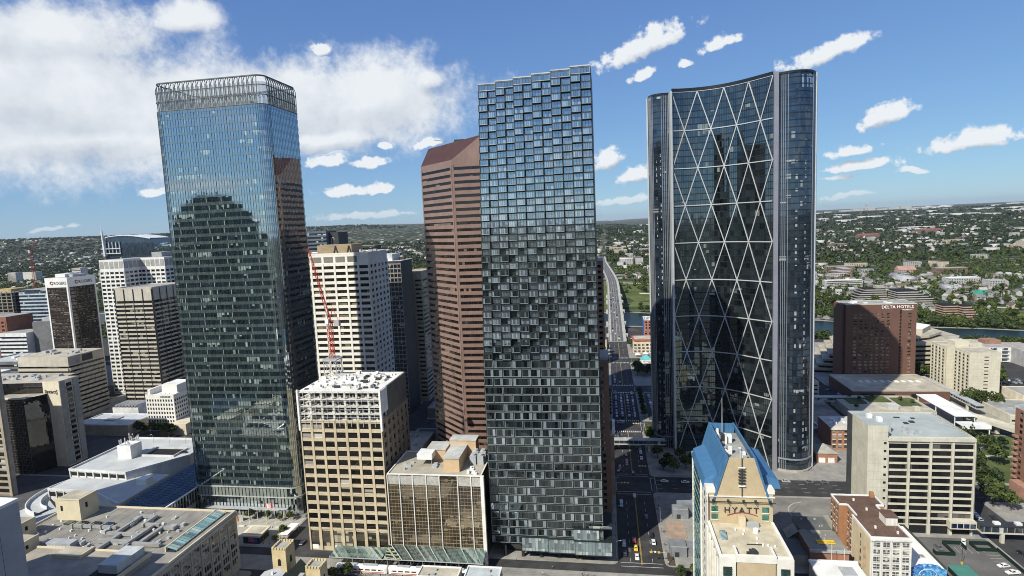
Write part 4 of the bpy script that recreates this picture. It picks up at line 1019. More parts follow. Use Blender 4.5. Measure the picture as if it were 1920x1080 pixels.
    mass(t, 'wing_wall', W0, W1, V0 + 1.2, V1, 0, Z, brick, rt)
    for (a, b, c, d) in ((W0 - .3, W0 + .7, V0 + 1, V1), (W1 - .7, W1 + .3, V0 + 1, V1)): block(t, 'wing_parapet', a, b, c, d, Z - .6, Z + .9, wht)
    for (a, b) in ((W0 - .3, 39.2), (51.9, W1 + .3)):
        block(t, 'bay', a, b, V0, V0 + 2, 0, Z + .6, wht); block(t, 'bay_window', a + 1.2, b - 1.2, V0 - .1, V0 + .3, 40.2, 43.4, glass('bay_glass', (.015, .04, .035), (.5, .7, .65), refl=.12, prob=0, cw=1.1, ch=1.1))
        for k in range(3): block(t, 'bay_window', a + 1.2, b - 1.2, V0 - .1, V0 + .3, 28 + k * 4, 31.2 + k * 4, room_glass)
        for zz in (40.9, 41.8, 42.6): block(t, 'glazing_bar', a + 1.1, b - 1.1, V0 - .16, V0 - .08, zz, zz + .1, dark_metal)
    block(t, 'brick_bay', 39.6, 51.5, V0 + .1, V0 + 4, 0, Z - 1, brick)
    for (a, b, c, d) in ((39.3, 51.8, V0 - .1, V0 + .8), (39.3, 40.1, V0 + .8, V0 + 6), (51.0, 51.8, V0 + .8, V0 + 6)): block(t, 'bay_parapet', a, b, c, d, Z - .9, Z + 1.5, wht)
    units(t, 41, 50, 190, 194, Z, 4, dark_metal, .6, 2.2, 1.4, seed=3)
    mb = MB(); n = 12; mb.prism([(49.6 + .9 * math.cos(2 * math.pi * k / n), 206 + .9 * math.sin(2 * math.pi * k / n)) for k in range(n)], Z, Z + 1.3); mb.build('roof_dome', white_metal, t)
    mb = MB(); mb.poly([(37, 200, Z + .1), (39, 200, Z + .1), (39, 204.5, Z + 1.2), (37, 204.5, Z + 1.2)]); mb.poly([(37, 204.5, Z), (37, 204.5, Z + 1.2), (39, 204.5, Z + 1.2), (39, 204.5, Z)]); mb.build('skylight', glass('skylight_blue', (.15, .28, .36), (.7, .8, .9), refl=.3, prob=0), t)
    block(t, 'roof_hatch', 44.5, 47, 209.5, 211.8, Z, Z + 3.4, beige); block(t, 'roof_unit', 47.3, 51.5, 209.2, 211, Z, Z + 1.4, grey_metal)
    block(t, 'pipe_run', 44.5, 50, 197.2, 197.4, Z + .3, Z + .5, dark_metal); units(t, 40, 54, 196, 208, Z, 8, white_metal, .4, .9, .5, seed=8, name='roof_vent')
    fw2 = FW(W0, 189.5, 211.8)
    for k in range(12):
        for i in range(4): piece(t, 'wing_window', fw2, 2 + i * 5, 5 + i * 5, 4 + k * 3.4, 6.2 + k * 3.4, -.02, .12, room_glass); 
    for i in range(5): piece(t, 'wing_rib', fw2, .3 + i * 5, 1.3 + i * 5, .2, 45, .01, .7, wht)
blue_roof_hotel()

# ------------------------------------------------------------------ pale concrete office block
conc = mat('pale_concrete', (.52, .50, .41), .85, .1, .25, streak=.1)
def concrete_block():
    t = thing('concrete_office', 'pale concrete office block with deep dark window bands and blank stair tower', 'building', (148, 312, 0))
    x0, x1, y0, y1, H = 131., 169., 294.5, 333., 47.8
    g = glass('concrete_block_glass', (.010, .010, .010), (.4, .42, .42), refl=.05, prob=.06, cw=3, ch=3.5, blind=(.12, .11, .1))
    rf = mat('pale_green_roof', (.36, .40, .39), .85, .14, .12)
    mass(t, 'wall', x0, x1, y0 + 1.3, y1, 0, H, conc, rf)
    fs = FS(x0, x1, y0 + 1.3)
    grid(t, fs, 0, 38, 4.4, 45.6, 4, 12, 1.0, .95, 1.1, conc, conc, g, d2=.45)
    piece(t, 'roof_beam', fs, 0, 38, 45.6 + .9, H + .3, .01, 1.35, conc)
    for i in range(5): piece(t, 'ground_column', fs, max(0, i * 9.5 - .7), min(38, i * 9.5 + .7), .1, 4.4, .01, 1.2, conc)
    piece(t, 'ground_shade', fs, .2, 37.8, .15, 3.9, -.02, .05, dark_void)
    fe = FE(x1, y0 + 1.3, y1); grid(t, fe, 0, 37.2, 4.4, 45.6, 4, 12, 1.1, 1.75, .9, conc, conc, g, single=False)
    mass(t, 'stair_tower', 122., 130.98, y0 + .02, 312.5, 0, 54.2, conc, rf)
    for k in range(11): piece(t, 'stair_window', FS(122, 131, y0 + .02), 7.2, 8.3, 5.5 + k * 3.95, 6.6 + k * 3.95, -.02, .08, dark_void)
    mb = MB()
    for k in range(13): mb.fbox(FS(122, 131, y0 + .02), 0.02, 8.96, 3.5 + k * 3.95, 3.56 + k * 3.95, .0, .03)
    for k in range(13): mb.fbox(FW(122, y0 + .02, 312.5), .02, 18, 3.5 + k * 3.95, 3.56 + k * 3.95, .0, .03)
    mb.build('form_lines', mat('form_line', (.36, .34, .27), .9), t, kind='stuff')
    mass(t, 'dark_side_bay', 122., 131.5, 312.6, 319, 0, 53.4, mat('dark_side_cladding', (.06, .065, .07), .7), rf)
    parapet(t, x0, x1, y0 + 1.3, y1, H, .5, .5, conc, .0)
    block(t, 'penthouse', 131.2, 136, 303, 309, H, H + 4.6, mat('penthouse_blue_grey', (.33, .37, .39), .7))
    for (x, y) in ((126, 305), (128.5, 300)): block(t, 'roof_unit', x, x + 2.2, y, y + 2.2, 54.2, 56.2, white_metal)
    units(t, 140, 152, 300, 312, H, 6, grey_metal, .8, 2.4, 1.6, seed=6); units(t, 146, 160, 315, 330, H, 4, dark_metal, 1, 3, .3, seed=12)
    mb = MB()
    for k in range(14): y = 300 + k * 2.3; mb.bar((168, y, H), (168, y, H + 1.4), .07); mb.bar((166, y, H), (168, y, H + 1.2), .05)
    mb.bar((168, 300, H + 1.3), (168, 330, H + 1.3), .06); mb.build('roof_rail', grey_metal, t)
    block(t, 'blue_link_box', 158, 169.5, y0 - 2.2, y0 + .9, 4.4, 8.2, conc); 
    for k in range(4): piece(t, 'link_window', FS(158, 169.5, y0 - 2.2), .6 + k * 2.7, 2.9 + k * 2.7, 5.0, 7.2, -.02, .06, glass('link_glass', (.02, .03, .07), refl=.15, prob=0))
concrete_block()

# heritage block with brown roof
def heritage_block():
    t = thing('heritage_hotel', 'old brick and white stone block with brown flat roof beside parking lot', 'building', (112, 268, 0))
    br = mat('orange_brick', (.34, .17, .09), .85, .12, .5, fine=.12); st = mat('white_stone', (.66, .65, .60), .8, .1, .3, streak=.15); cr = mat('cream_render', (.60, .50, .34), .85, .12, .3)
    rb = mat('brown_roof', (.13, .08, .06), .9, .25, .2, fine=.12)
    Z = 22.
    mass(t, 'front_wall', 105.2, 120.8, 249.2, 268, 0, Z, st, rb); mass(t, 'rear_wall', 107.0, 119.4, 268.01, 278, 0, Z - .05, br, rb); mass(t, 'end_wall', 103.5, 122.6, 278.01, 288, 0, Z - .1, br, rb)
    for (a, b, c, d) in ((105.1, 120.9, 249.1, 249.7), (105.1, 105.7, 249.7, 268), (120.3, 120.9, 249.7, 268), (106.9, 107.4, 268, 278), (119.0, 119.5, 268, 278), (103.4, 103.9, 278, 288.1), (122.2, 122.7, 278, 288.1), (103.4, 107, 277.9, 278.4), (119.4, 122.7, 277.9, 278.4), (103.9, 122.2, 287.6, 288.1)): block(t, 'coping', a, b, c, d, Z - .3, Z + .5, white_metal)
    fs = FS(105.2, 120.8, 249.2)
    wg = glass('heritage_glass', (.04, .045, .045), refl=.14, prob=.3, blind=(.45, .45, .4), cw=.9, ch=1.7)
    for j in range(6):
        z = 2.2 + j * 3.2
        for i in range(4):
            u = .9 + i * 3.7
            for k in range(2):
                w = piece(t, 'window', fs, u + .25 + k * 1.3, u + 1.4 + k * 1.3, z, z + 2.0, -.02, .06, wg); adopt_sub(piece(None, 'sill', fs, u + .2 + k * 1.3, u + 1.45 + k * 1.3, z - .25, z - .03, .01, .3, st), w); adopt_sub(piece(None, 'sash_bar', fs, u + .25 + k * 1.3, u + 1.4 + k * 1.3, z + .95, z + 1.05, .05, .12, st), w)
            if j == 5:
                mb = MB(); P = [(u + 1.5 + 1.45 * math.cos(math.pi * k / 8), z + 2.0 + .75 * math.sin(math.pi * k / 8)) for k in range(9)]
                for a, b in zip(P, P[1:]): mb.bar((105.2 + a[0], 249.05, a[1]), (105.2 + b[0], 249.05, b[1]), .16)
                mb.build('arch', st, t)
    for i in range(5): piece(t, 'pilaster', fs, max(0, -.05 + i * 3.75), min(15.6, .5 + i * 3.75), .2, Z - 1, .01, .25, st)
    piece(t, 'cornice', fs, -.2, 15.8, Z - 1, Z - .4, .01, .6, st)
    piece(t, 'render_panel', FW(105.2, 249.2, 268), 1, 18.7, .5, Z - .6, .005, .1, cr)
    for j in range(5): piece(t, 'side_window', FW(105.2, 249.2, 268), 9, 10.1, 3 + j * 3.5, 5 + j * 3.5, .08, .14, wg)
    gm = mat('ghost_sign', (.36, .25, .17), .9)
    for k in range(3):
        mb = MB(); P = [Vector((105.06, 253.2 + k * 1.0 + .3 * math.sin(i * 1.7 + k), 5 + i * 1.1)) for i in range(11)]
        for a, b in zip(P, P[1:]): mb.bar(a, b, .13)
        mb.build('faded_wall_paint', gm, t)
    for f, L in ((FW(107.0, 268.0, 278), 10), (FW(103.5, 278, 288), 10)):
        for j in range(6):
            for i in range(3): adopt_sub(piece(None, 'sill', f, .8 + i * 3.1, 2.3 + i * 3.1, 1.95 + j * 3.2, 2.18 + j * 3.2, .01, .2, st), piece(t, 'brick_window', f, .9 + i * 3.1, 2.2 + i * 3.1, 2.2 + j * 3.2, 4.2 + j * 3.2, -.02, .05, wg))
    block(t, 'lift_house', 115.6, 120.2, 260, 266.5, Z, Z + 3.6, st); block(t, 'lift_house_roof', 115.3, 120.5, 259.7, 266.8, Z + 3.6, Z + 3.9, rb)
    block(t, 'chimney', 120.0, 121.6, 285.8, 287.4, Z, Z + 2.6, br)
    for (x, y) in ((110, 257), (111, 282), (113, 273), (117, 253)): block(t, 'roof_vent', x, x + .7, y, y + .7, Z, Z + 1.1, white_metal)
    units(t, 107, 116, 251, 266, Z, 5, rb, .5, 1.6, .4, seed=4, name='roof_patch')
    mb = MB(); mb.bar((117, 255, Z), (117, 255, Z + 4), .06); mb.build('aerial', grey_metal, t)
heritage_block()
def mural_block():
    t = thing('mural_building', 'low white-roofed building with bright blue painted front wall', 'building', (118, 252, 0))
    mass(t, 'wall', 121.6, 136.2, 253.6, 289, 0, 7, mat('grey_side_wall', (.2, .2, .2), .85), roof_white)
    # wall painting: free blue swirls
    mt = bpy.data.materials.new('blue_wall_painting'); mt.use_nodes = True; nt = NT(mt.node_tree); b = nt.n['Principled BSDF']; g = nt.node('ShaderNodeNewGeometry').outputs['Position']
    f, _ = nt.noise(g, .35, 3., .5, 2.5); f2, _ = nt.noise(g, .9, 4., .6, 1.5)
    c = nt.mix(nt.rng(f, .38, .62), (.02, .09, .33), (.10, .38, .62)); c = nt.mix(nt.rng(f2, .58, .68), c, (.62, .74, .80)); nt.put(b.inputs['Base Color'], c); b.inputs['Roughness'].default_value = .7
    mb = MB(); pts = [(122.0, 0), (136.4, 0), (136.4, 6.8)]
    for k in range(13): a = math.pi * k / 12; pts.append((129.2 + 5 * math.cos(a), 7.6 + 1.5 * math.sin(a) + .25 * (k % 2)))
    pts.append((122.0, 7.2))
    mb.poly([(x, 253.3, z) for x, z in pts]); mb.poly([(x, 253.55, z) for x, z in pts][::-1])
    for i in range(len(pts)):
        a, q = pts[i], pts[(i + 1) % len(pts)]; mb.poly([(a[0], 253.55, a[1]), (q[0], 253.55, q[1]), (q[0], 253.3, q[1]), (a[0], 253.3, a[1])][::-1])
    mb.build('painted_front', mt, t)
    mb = MB(); P = [(129.2 + 3.4 * math.cos(a), 253.1, 4.4 + 2.6 * math.sin(a)) for a in np.linspace(0, math.pi, 11)]; mb.path(P, .22, 5); mb.build('painted_arch', mat('arch_pale_blue', (.35, .55, .68), .7), t); block(t, 'doorway', 127.4, 131.4, 253.2, 253.4, 0, 3.6, dark_void)
    for (a, b2, c2, d) in ((135.8, 136.5, 253.7, 289.1), (121.6, 135.8, 288.6, 289.1)): block(t, 'coping', a, b2, c2, d, 6.8, 7.6, dark_metal)
    for x, y in ((131, 262), (129, 276)): block(t, 'roof_patch', x, x + 1.6, y, y + 2.4, 7.0, 7.05, mat('soot_patch', (.25, .24, .22), .95))
    units(t, 123, 134, 258, 285, 7, 5, grey_metal, .5, 1.1, .7, seed=2, name='roof_vent')
mural_block()
def legion_hall():
    t = thing('low_hall', 'low grey-roofed hall with yellow roof banner between hotel and heritage block', 'building', (86, 255, 0))
    rf = mat('felt_roof_grey', (.22, .22, .20), .95, .2, .1, fine=.12); rf2 = mat('felt_roof_dark', (.12, .13, .125), .95, .2, .1, fine=.12); wl = mat('hall_brick', (.30, .15, .10), .85, .15)
    gw = mat('hall_wall_grey', (.30, .29, .26), .85)
    mass(t, 'front_hall', 85.4, 101.3, 260, 277.3, 0, 9.3, wl, rf); mass(t, 'rear_hall', 86.6, 100.6, 277.31, 290, 0, 9.6, gw, rf2)
    block(t, 'eave', 85.0, 101.6, 259.4, 260.3, 8.6, 9.7, grey_metal); mass(t, 'side_range', 76, 85.3, 262, 284, 0, 5.5, gw, rf2)
    mb = MB(); mb.poly([(80.5, 276, 5.6), (85.3, 276, 9.2), (85.3, 284, 9.2), (80.5, 284, 5.6)]); mb.build('side_lean_to', roof_tan, t)
    block(t, 'party_wall', 73.5, 76, 274, 286, 0, 8.5, mat('party_brick', (.36, .16, .11), .85)); block(t, 'stair_head', 100.8, 103, 284, 290, 0, 10.5, gw)
    mb = MB(); mb.poly([(90.2, 265.1, 9.6), (97.8, 265.1, 9.6), (97.8, 268.6, 9.6), (90.2, 268.6, 9.6)]); mb.build('roof_banner', mat('banner_yellow', (.72, .48, .05), .7, .15, .6), t)
    lettering(t, 'banner_lettering', 'NOTTEGISON', 1.25, 94, 266.4, 9.62, 0, mat('banner_black', (.05, .04, .02), .8), .01, 'CENTER', tilt=0)
    block(t, 'hatch', 90.5, 94.5, 274.6, 276.6, 9.3, 9.9, roof_tan); units(t, 86, 100, 261, 275, 9.3, 6, grey_metal, .4, .9, .5, seed=3, name='roof_vent'); units(t, 88, 99, 279, 288, 9.6, 5, grey_metal, .4, .9, .5, seed=13, name='roof_vent')
    mass(t, 'lower_roof', 85.6, 101.2, 251.5, 259.3, 0, 5, gw, rf); mass(t, 'white_annex', 82, 101, 236, 251.3, 0, 9.5, mat('annex_white', (.66, .65, .61), .8), roof_white); block(t, 'annex_skylight', 92, 97.5, 241, 247, 9.5, 10.1, grey_metal)
    block(t, 'annex_parapet', 81.8, 101.2, 250.9, 251.5, 9, 10.2, white_metal)
    for x, h in ((92, 7), (97, 5)): mb = MB(); mb.bar((x, 254, 0), (x, 254, 9 + h), .1); mb.build('mast', white_metal, t)
legion_hall()
# ------------------------------------------------------------------ downtown west (left of the picture)
def simple(name, label, cat, x0, x1, y0, y1, h, m_wall, m_roof=None, group=None):
    t = thing(name, label, cat, ((x0 + x1) / 2, (y0 + y1) / 2, 0), group); mass(t, 'wall', x0, x1, y0, y1, 0, h, m_wall, m_roof or roof_grey); return t

def dark_corner_tower():
    x0, x1, y0, y1, H = -574., -548., 520., 553., 123.
    wh = mat('tower_white_panel', (.68, .68, .66), .6, .08); dkw = mat('brown_black_wall', (.035, .028, .025), .6)
    t = simple('black_tower', 'black glass tower with white corner columns and white sign band on top', 'tower', x0, x1, y0, y1, H - 8, dkw)
    g = glass('black_tower_glass', (.022, .017, .015), (.6, .56, .52), cw=2, ch=3.8, refl=.12, prob=.16, blind=(.22, .17, .14), jit=.05)
    mass(t, 'sign_band', x0 - .4, x1 + .4, y0 - .4, y1 + .4, H - 10, H, wh, roof_grey)
    for f, L, n in ((FS(x0, x1, y0), 26, 3), (FE(x1, y0, y1), 33, 4)):
        w = (L - 3.4) / n
        for i in range(n):
            for k in range(29): piece(t, 'window', f, 1.7 + i * w + .55, 1.7 + (i + 1) * w - .55, 2 + k * 3.8 + .9, 2 + k * 3.8 + 3.5, -.02, .1, g)
        for u in (-.3, L - 1.3): piece(t, 'corner_column', f, u, u + 1.6, .2, H - 10, -.3, .5, wh)
    rd = mat('logo_red', (.42, .04, .03), .5); dk = mat('logo_dark', (.06, .05, .05), .5)
    for f, u0, sz in ((FS(x0, x1, y0 - .4), 5.5, 4.2), (FE(x1 + .4, y0, y1), 8, 4.6)):
        x, y = f.p(u0 + 4.5, .1); lettering(t, 'sign_lettering', 'ROGERS', sz, x, y, H - 7, f.ang, dk, .1, spacing=.95)
        mb = MB(); c = f.p(u0 + 2, .15); 
        P = [(*f.p(u0 + 2 + 1.5 * math.cos(a), .2), H - 5.4 + 1.5 * math.sin(a)) for a in np.linspace(.4, 6.0, 14)]; mb.path(P, .42, 5); mb.build('ring_logo', rd, t)
    block(t, 'penthouse', x0 + 6, x1 - 8, y0 + 6, y1 - 10, H, H + 3.5, wh); block(t, 'penthouse', x1 - 7, x1 - 2, y0 + 9, y1 - 8, H, H + 2.5, grey_metal)
dark_corner_tower()

def white_grid_twin():
    wh = mat('white_precast', (.66, .66, .63), .8, .08, streak=.08); g = glass('white_twin_glass', (.014, .015, .017), (.5, .52, .55), refl=.1, prob=.05, cw=5, ch=4)
    t = thing('white_grid_tower', 'white gridded tower with stepped corner behind the tan banded tower', 'tower', (-480, 540, 0))
    H = 139.5
    for (x0, x1, y0, y1) in ((-508, -480, 520, 566), (-479.9, -452, 566 - 24, 590)):
        mass(t, 'wall', x0, x1, y0, y1, 0, H, wh, roof_grey)
        grid(t, FS(x0, x1, y0), 0, x1 - x0, 2, 128, 5, 30, 1.4, 1.9, .4, wh, wh, g); grid(t, FE(x1, y0, y1), 0, y1 - y0, 2, 128, 8, 30, 1.5, 1.9, .4, wh, wh, g, single=False)
        for i in range(5): piece(t, 'head_panel', FS(x0, x1, y0), i * 5.6 + .5, i * 5.6 + 5.0, 130.5, 137.5, -.02, .12, mat('grey_louvre', (.33, .33, .32), .7))
        for i in range(8): piece(t, 'head_panel', FE(x1, y0, y1), i * (y1 - y0) / 8 + .4, (i + 1) * (y1 - y0) / 8 - .4, 130.5, 137.5, -.02, .12, mat('grey_louvre', (.33, .33, .32), .7))
    block(t, 'penthouse', -478, -466, 556, 575, H, H + 5, mat('penthouse_grey2', (.3, .31, .31), .8))
white_grid_twin()

def tan_banded_tower():
    tn = mat('tan_precast', (.46, .435, .37), .85, .1, streak=.1); dv = mat('dark_divider', (.06, .055, .05), .7)
    g = glass('tan_tower_glass', (.013, .012, .011), (.5, .48, .45), refl=.1, prob=.06, cw=2.5, ch=4, blind=(.3, .27, .2))
    x0, x1, y0, y1, H = -447., -408., 470., 514., 114.3
    t = simple('tan_banded_tower', 'tan office tower with horizontal window bands in front of white gridded tower', 'tower', x0, x1, y0, y1, H, tn)
    bands(t, FS(x0, x1, y0), .3, 38.7, 4, 103, 25, .6, .45, tn, g); bands(t, FE(x1, y0, y1), .3, 43.7, 4, 103, 25, .6, .45, tn, g)
    for i in range(5): piece(t, 'divider', FS(x0, x1, y0), i * 9.6 + .1, i * 9.6 + .55, 1, H - .5, .01, .7, dv)
    for i in range(6): piece(t, 'divider', FE(x1, y0, y1), i * 8.65 + .1, i * 8.65 + .55, 1, H - .5, .01, .7, dv)
    parapet(t, x0, x1, y0, y1, H, .8, .8, tn)
tan_banded_tower()

def sail_roof_tower():
    t = thing('sail_roof_tower', 'dark blue glass tower with curved white sail roof and tall white spire', 'tower', (-632, 715, 0))
    g = glass('sail_glass', (.014, .022, .035), (.6, .75, .9), cw=2, ch=4, refl=.1, prob=.004, jit=.001); wm = mat('sail_white', (.62, .66, .68), .5)
    x0, x1, y0, y1 = -672, -596, 700, 735
    mb = MB(); n = 12; top = []
    for k in range(n + 1): x = x0 + 4 + (x1 - x0 - 8) * k / n; top.append((x, 158.5 + 6 * math.sin(math.pi * (.25 + .72 * k / n))))
    pts = [(x0, 0), (x1, 0), (x1, 153)] + [(x, z) for x, z in top[::-1]] + [(x0, 140)]
    mb.poly([(x, y0, z) for x, z in pts]); mb.poly([(x, y1, z) for x, z in pts][::-1])
    for i in range(len(pts)): a, b = pts[i], pts[(i + 1) % len(pts)]; mb.poly([(a[0], y1, a[1]), (b[0], y1, b[1]), (b[0], y0, b[1]), (a[0], y0, a[1])][::-1], 0 if a[0] == b[0] else 1)
    mb.build('wall', [g, mat('sail_roof_grey', (.30, .32, .33), .7)], t)
    for a, b in zip(top, top[1:]):
        mb = MB(); A = [(a[0], y0 - 2, a[1] + .2), (b[0], y0 - 2, b[1] + .2), (b[0], y1, b[1] + .2), (a[0], y1, a[1] + .2)]; mb.poly(A); mb.poly([(x, y, z + 1.) for x, y, z in A]); mb.poly([A[0], A[1], (A[1][0], A[1][1], A[1][2] + 1), (A[0][0], A[0][1], A[0][2] + 1)]); mb.build('roof_panel', wm, t)
    mb = MB(); mb.bar((x0 + 2, y0 - 2, 138), (x0, y0 - 2, 172), 2.6, 6, 1.3); mb.bar((x0, y0 - 2, 172), (x0 - .6, y0 - 2, 184), .5, 5, .2); mb.build('spire', wm, t)
    for z in (141, 147.5): block(t, 'terrace_rail', x0 - 4, x0 + 26, y0 - 2.5, y0 - 1.8, z, z + 1, wm)
    for i in range(5): block(t, 'terrace_post', x0 + 2 + i * 5.5, x0 + 2.6 + i * 5.5, y0 - 1.7, y0 - .1, 141, 157, wm)
    for k in range(34): piece(t, 'floor_band', FS(x0, x1, y0), 0, 76, 4 + k * 4, 5.1 + k * 4, .01, .2, mat('sail_band', (.03, .045, .06), .4)); piece(t, 'floor_band', FE(x1, y0, y1), 0, 35, 4 + k * 4, 5.1 + k * 4, .01, .2, mat('sail_band', (.03, .045, .06), .4))
sail_roof_tower()

def banded_low():
    tn = mat('cream_precast', (.48, .44, .36), .85, .1, streak=.1); g = glass('banded_low_glass', (.012, .012, .012), (.5, .5, .48), refl=.08, prob=.03, cw=3, ch=4)
    x0, x1, y0, y1, H = -522., -470., 437., 474., 58.6
    t = simple('banded_mid_rise', 'cream mid-rise with wavy dark window bands below the black tower', 'building', x0, x1, y0, y1, H, tn, roof_tan)
    bands(t, FS(x0, x1, y0), 0, 52, 2, 50, 12, .42, .9, tn, g)
    f = FE(x1, y0, y1)
    for j in range(12):
        for i in range(9):
            d = .5 + .8 * ((i + j) % 3) / 2; piece(t, 'spandrel', f, i * 4.1 + .02, (i + 1) * 4.1 - .02, 2 + j * 4, 2 + j * 4 + 2.3, .01, d, tn)
        piece(t, 'window_band', f, .2, 36.8, 2 + j * 4 + 2.3, 6 + j * 4, -.02, .04, g)
    piece(t, 'louvre', f, 14, 25, 51.5, 57.5, -.02, .15, mat('dark_louvre', (.05, .05, .05), .7)); piece(t, 'head_panel', f, .2, 12, 51, 58.2, .01, .2, mat('grey_panel', (.33, .32, .30), .8))
    units(t, x0 + 4, x1 - 6, y0 + 5, y1 - 6, H, 14, grey_metal, 1.2, 5, 2.5, seed=21)
banded_low()

def bracket_sign_block():
    # dark mirror-glass block with pale stone edge
    t = thing('mirror_glass_block', 'dark mirror-glass office block with pale stone corner and bracketed sign', 'building', (-405, 352, 0))
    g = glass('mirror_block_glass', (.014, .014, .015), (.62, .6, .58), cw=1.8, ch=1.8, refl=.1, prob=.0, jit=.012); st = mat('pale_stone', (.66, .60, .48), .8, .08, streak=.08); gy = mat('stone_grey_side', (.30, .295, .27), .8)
    mb = MB(); mb.prism([(-470, 338), (-394.5, 346), (-394.5, 372), (-470, 372)], 0, 61, 0, mi_top=1); mb.build('glass_wall', [g, roof_tan], t)
    mass(t, 'stone_corner', -394.4, -381, 345, 360, 0, 62.2, st, roof_tan)
    mb = MB(); mb.prism([(-424, 327), (-395.5, 331.5), (-390.5, 345.9), (-424, 342)], 0, 53.5, 0, mi_top=1); mb.build('glass_bay', [g, roof_tan], t)
    mu = MB()
    for f, L in ((Face(-424, 327, 28.5, 4.5, 28.85), 28.85), (Face(-470, 338, 75.5, 8, 75.9), 75.9)):
        for k in range(int(L / 1.8) + 1): mu.fbox(f, k * 1.8 - .05, k * 1.8 + .05, 0, 53, .02, .12)
        for k in range(29): mu.fbox(f, 0, L, 1 + k * 1.82, 1.1 + k * 1.82, .02, .1)
    mu.build('mullions', mat('mirror_mullion', (.20, .19, .17), .5), t, kind='stuff')
    f = Face(-424, 327, 28.5, 4.5, 28.85); piece(t, 'bay_coping', f, -.5, 29.4, 53.5, 54.4, -1, .6, st)
    fe = FE(-381, 345, 360)
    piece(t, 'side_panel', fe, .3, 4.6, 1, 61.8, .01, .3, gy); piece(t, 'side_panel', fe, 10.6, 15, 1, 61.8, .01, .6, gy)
    for k in range(15): piece(t, 'side_window', fe, 5.4, 9.6, 2.5 + k * 3.9, 4.9 + k * 3.9, -.02, .1, g); piece(t, 'balcony', fe, 4.9, 10.3, 1.6 + k * 3.9, 2.3 + k * 3.9, .01, 1.2, gy)
    lettering(t, 'sign_lettering', '[intact]', 3.6, -393.2, 344.85, 53.6, 0, dark_metal, .1)
    units(t, -440, -398, 350, 368, 61, 16, grey_metal, 1, 5, 2.2, seed=7)
    block(t, 'stone_pier', -436, -424.5, 325, 337, 0, 60, mat('beige_pier', (.56, .47, .36), .8))
bracket_sign_block()
def edge_slab():
    t = thing('banded_slab_block', 'tan banded office slab cut off by the left edge of the view', 'building', (-350, 275, 0))
    tn = mat('slab_tan', (.36, .31, .24), .85, .1, streak=.1); g = glass('slab_glass', (.012, .012, .012), (.5, .48, .45), refl=.08, prob=.03, cw=3, ch=4)
    mass(t, 'wall', -425, -375, 300, 302.5, 0, 92, tn, roof_tan)
    bands(t, FS(-425, -375, 300), 0, 48, 1, 89, 22, .68, .5, tn, g); piece(t, 'corner_pier', FS(-425, -375, 300), 48.1, 50, .2, 92, .01, .8, tn)
    piece(t, 'side_panel', FE(-375, 300, 302.5), 0, 2.5, .2, 91.8, .01, .3, mat('slab_side_grey', (.33, .30, .26), .85))
edge_slab()
def punched_block():
    x0, x1, y0, y1, H = -379., -353., 417., 446., 30.
    wh = mat('white_masonry', (.74, .73, .69), .8, .07, streak=.06)
    t = simple('white_punched_block', 'white cube-like office block with rows of small square windows', 'building', x0, x1, y0, y1, H, wh, roof_white)
    for f, L, n in ((FS(x0, x1, y0), 26, 10), (FE(x1, y0, y1), 29, 11)):
        for j in range(7):
            for i in range(n): u = .9 + i * (L - 1.2) / n; piece(t, 'window', f, u, u + 1.3, 4 + j * 3.5, 5.9 + j * 3.5, -.3, .03, dark_void)
    parapet(t, x0, x1, y0, y1, H, .9, .5, wh); mass(t, 'penthouse', x0 + 11, x1 - 1, y0 + 6, y1 - 5, H, H + 7.5, wh, roof_white); mass(t, 'screen_wall', x0 + .8, x0 + 3, y0 + 2, y1 - 3, H, H + 4.5, wh, roof_white)
    for k in range(3): block(t, 'roof_vent', x0 + 12 + k * 4, x0 + 12.8 + k * 4, y0 + 2, y0 + 2.8, H, H + 2, white_metal)
    mb = MB()
    for k in range(7): x = x0 + 14 + k * 1.35; mb.box(x, x + .95, y0 - .12, y0 - .02, 28.4, 29.6)
    mb.build('sign', dark_metal, t)
    block(t, 'annex', -352.5, -338, 409, 430, 0, 9, mat('annex_cream', (.62, .55, .42), .8))
punched_block()
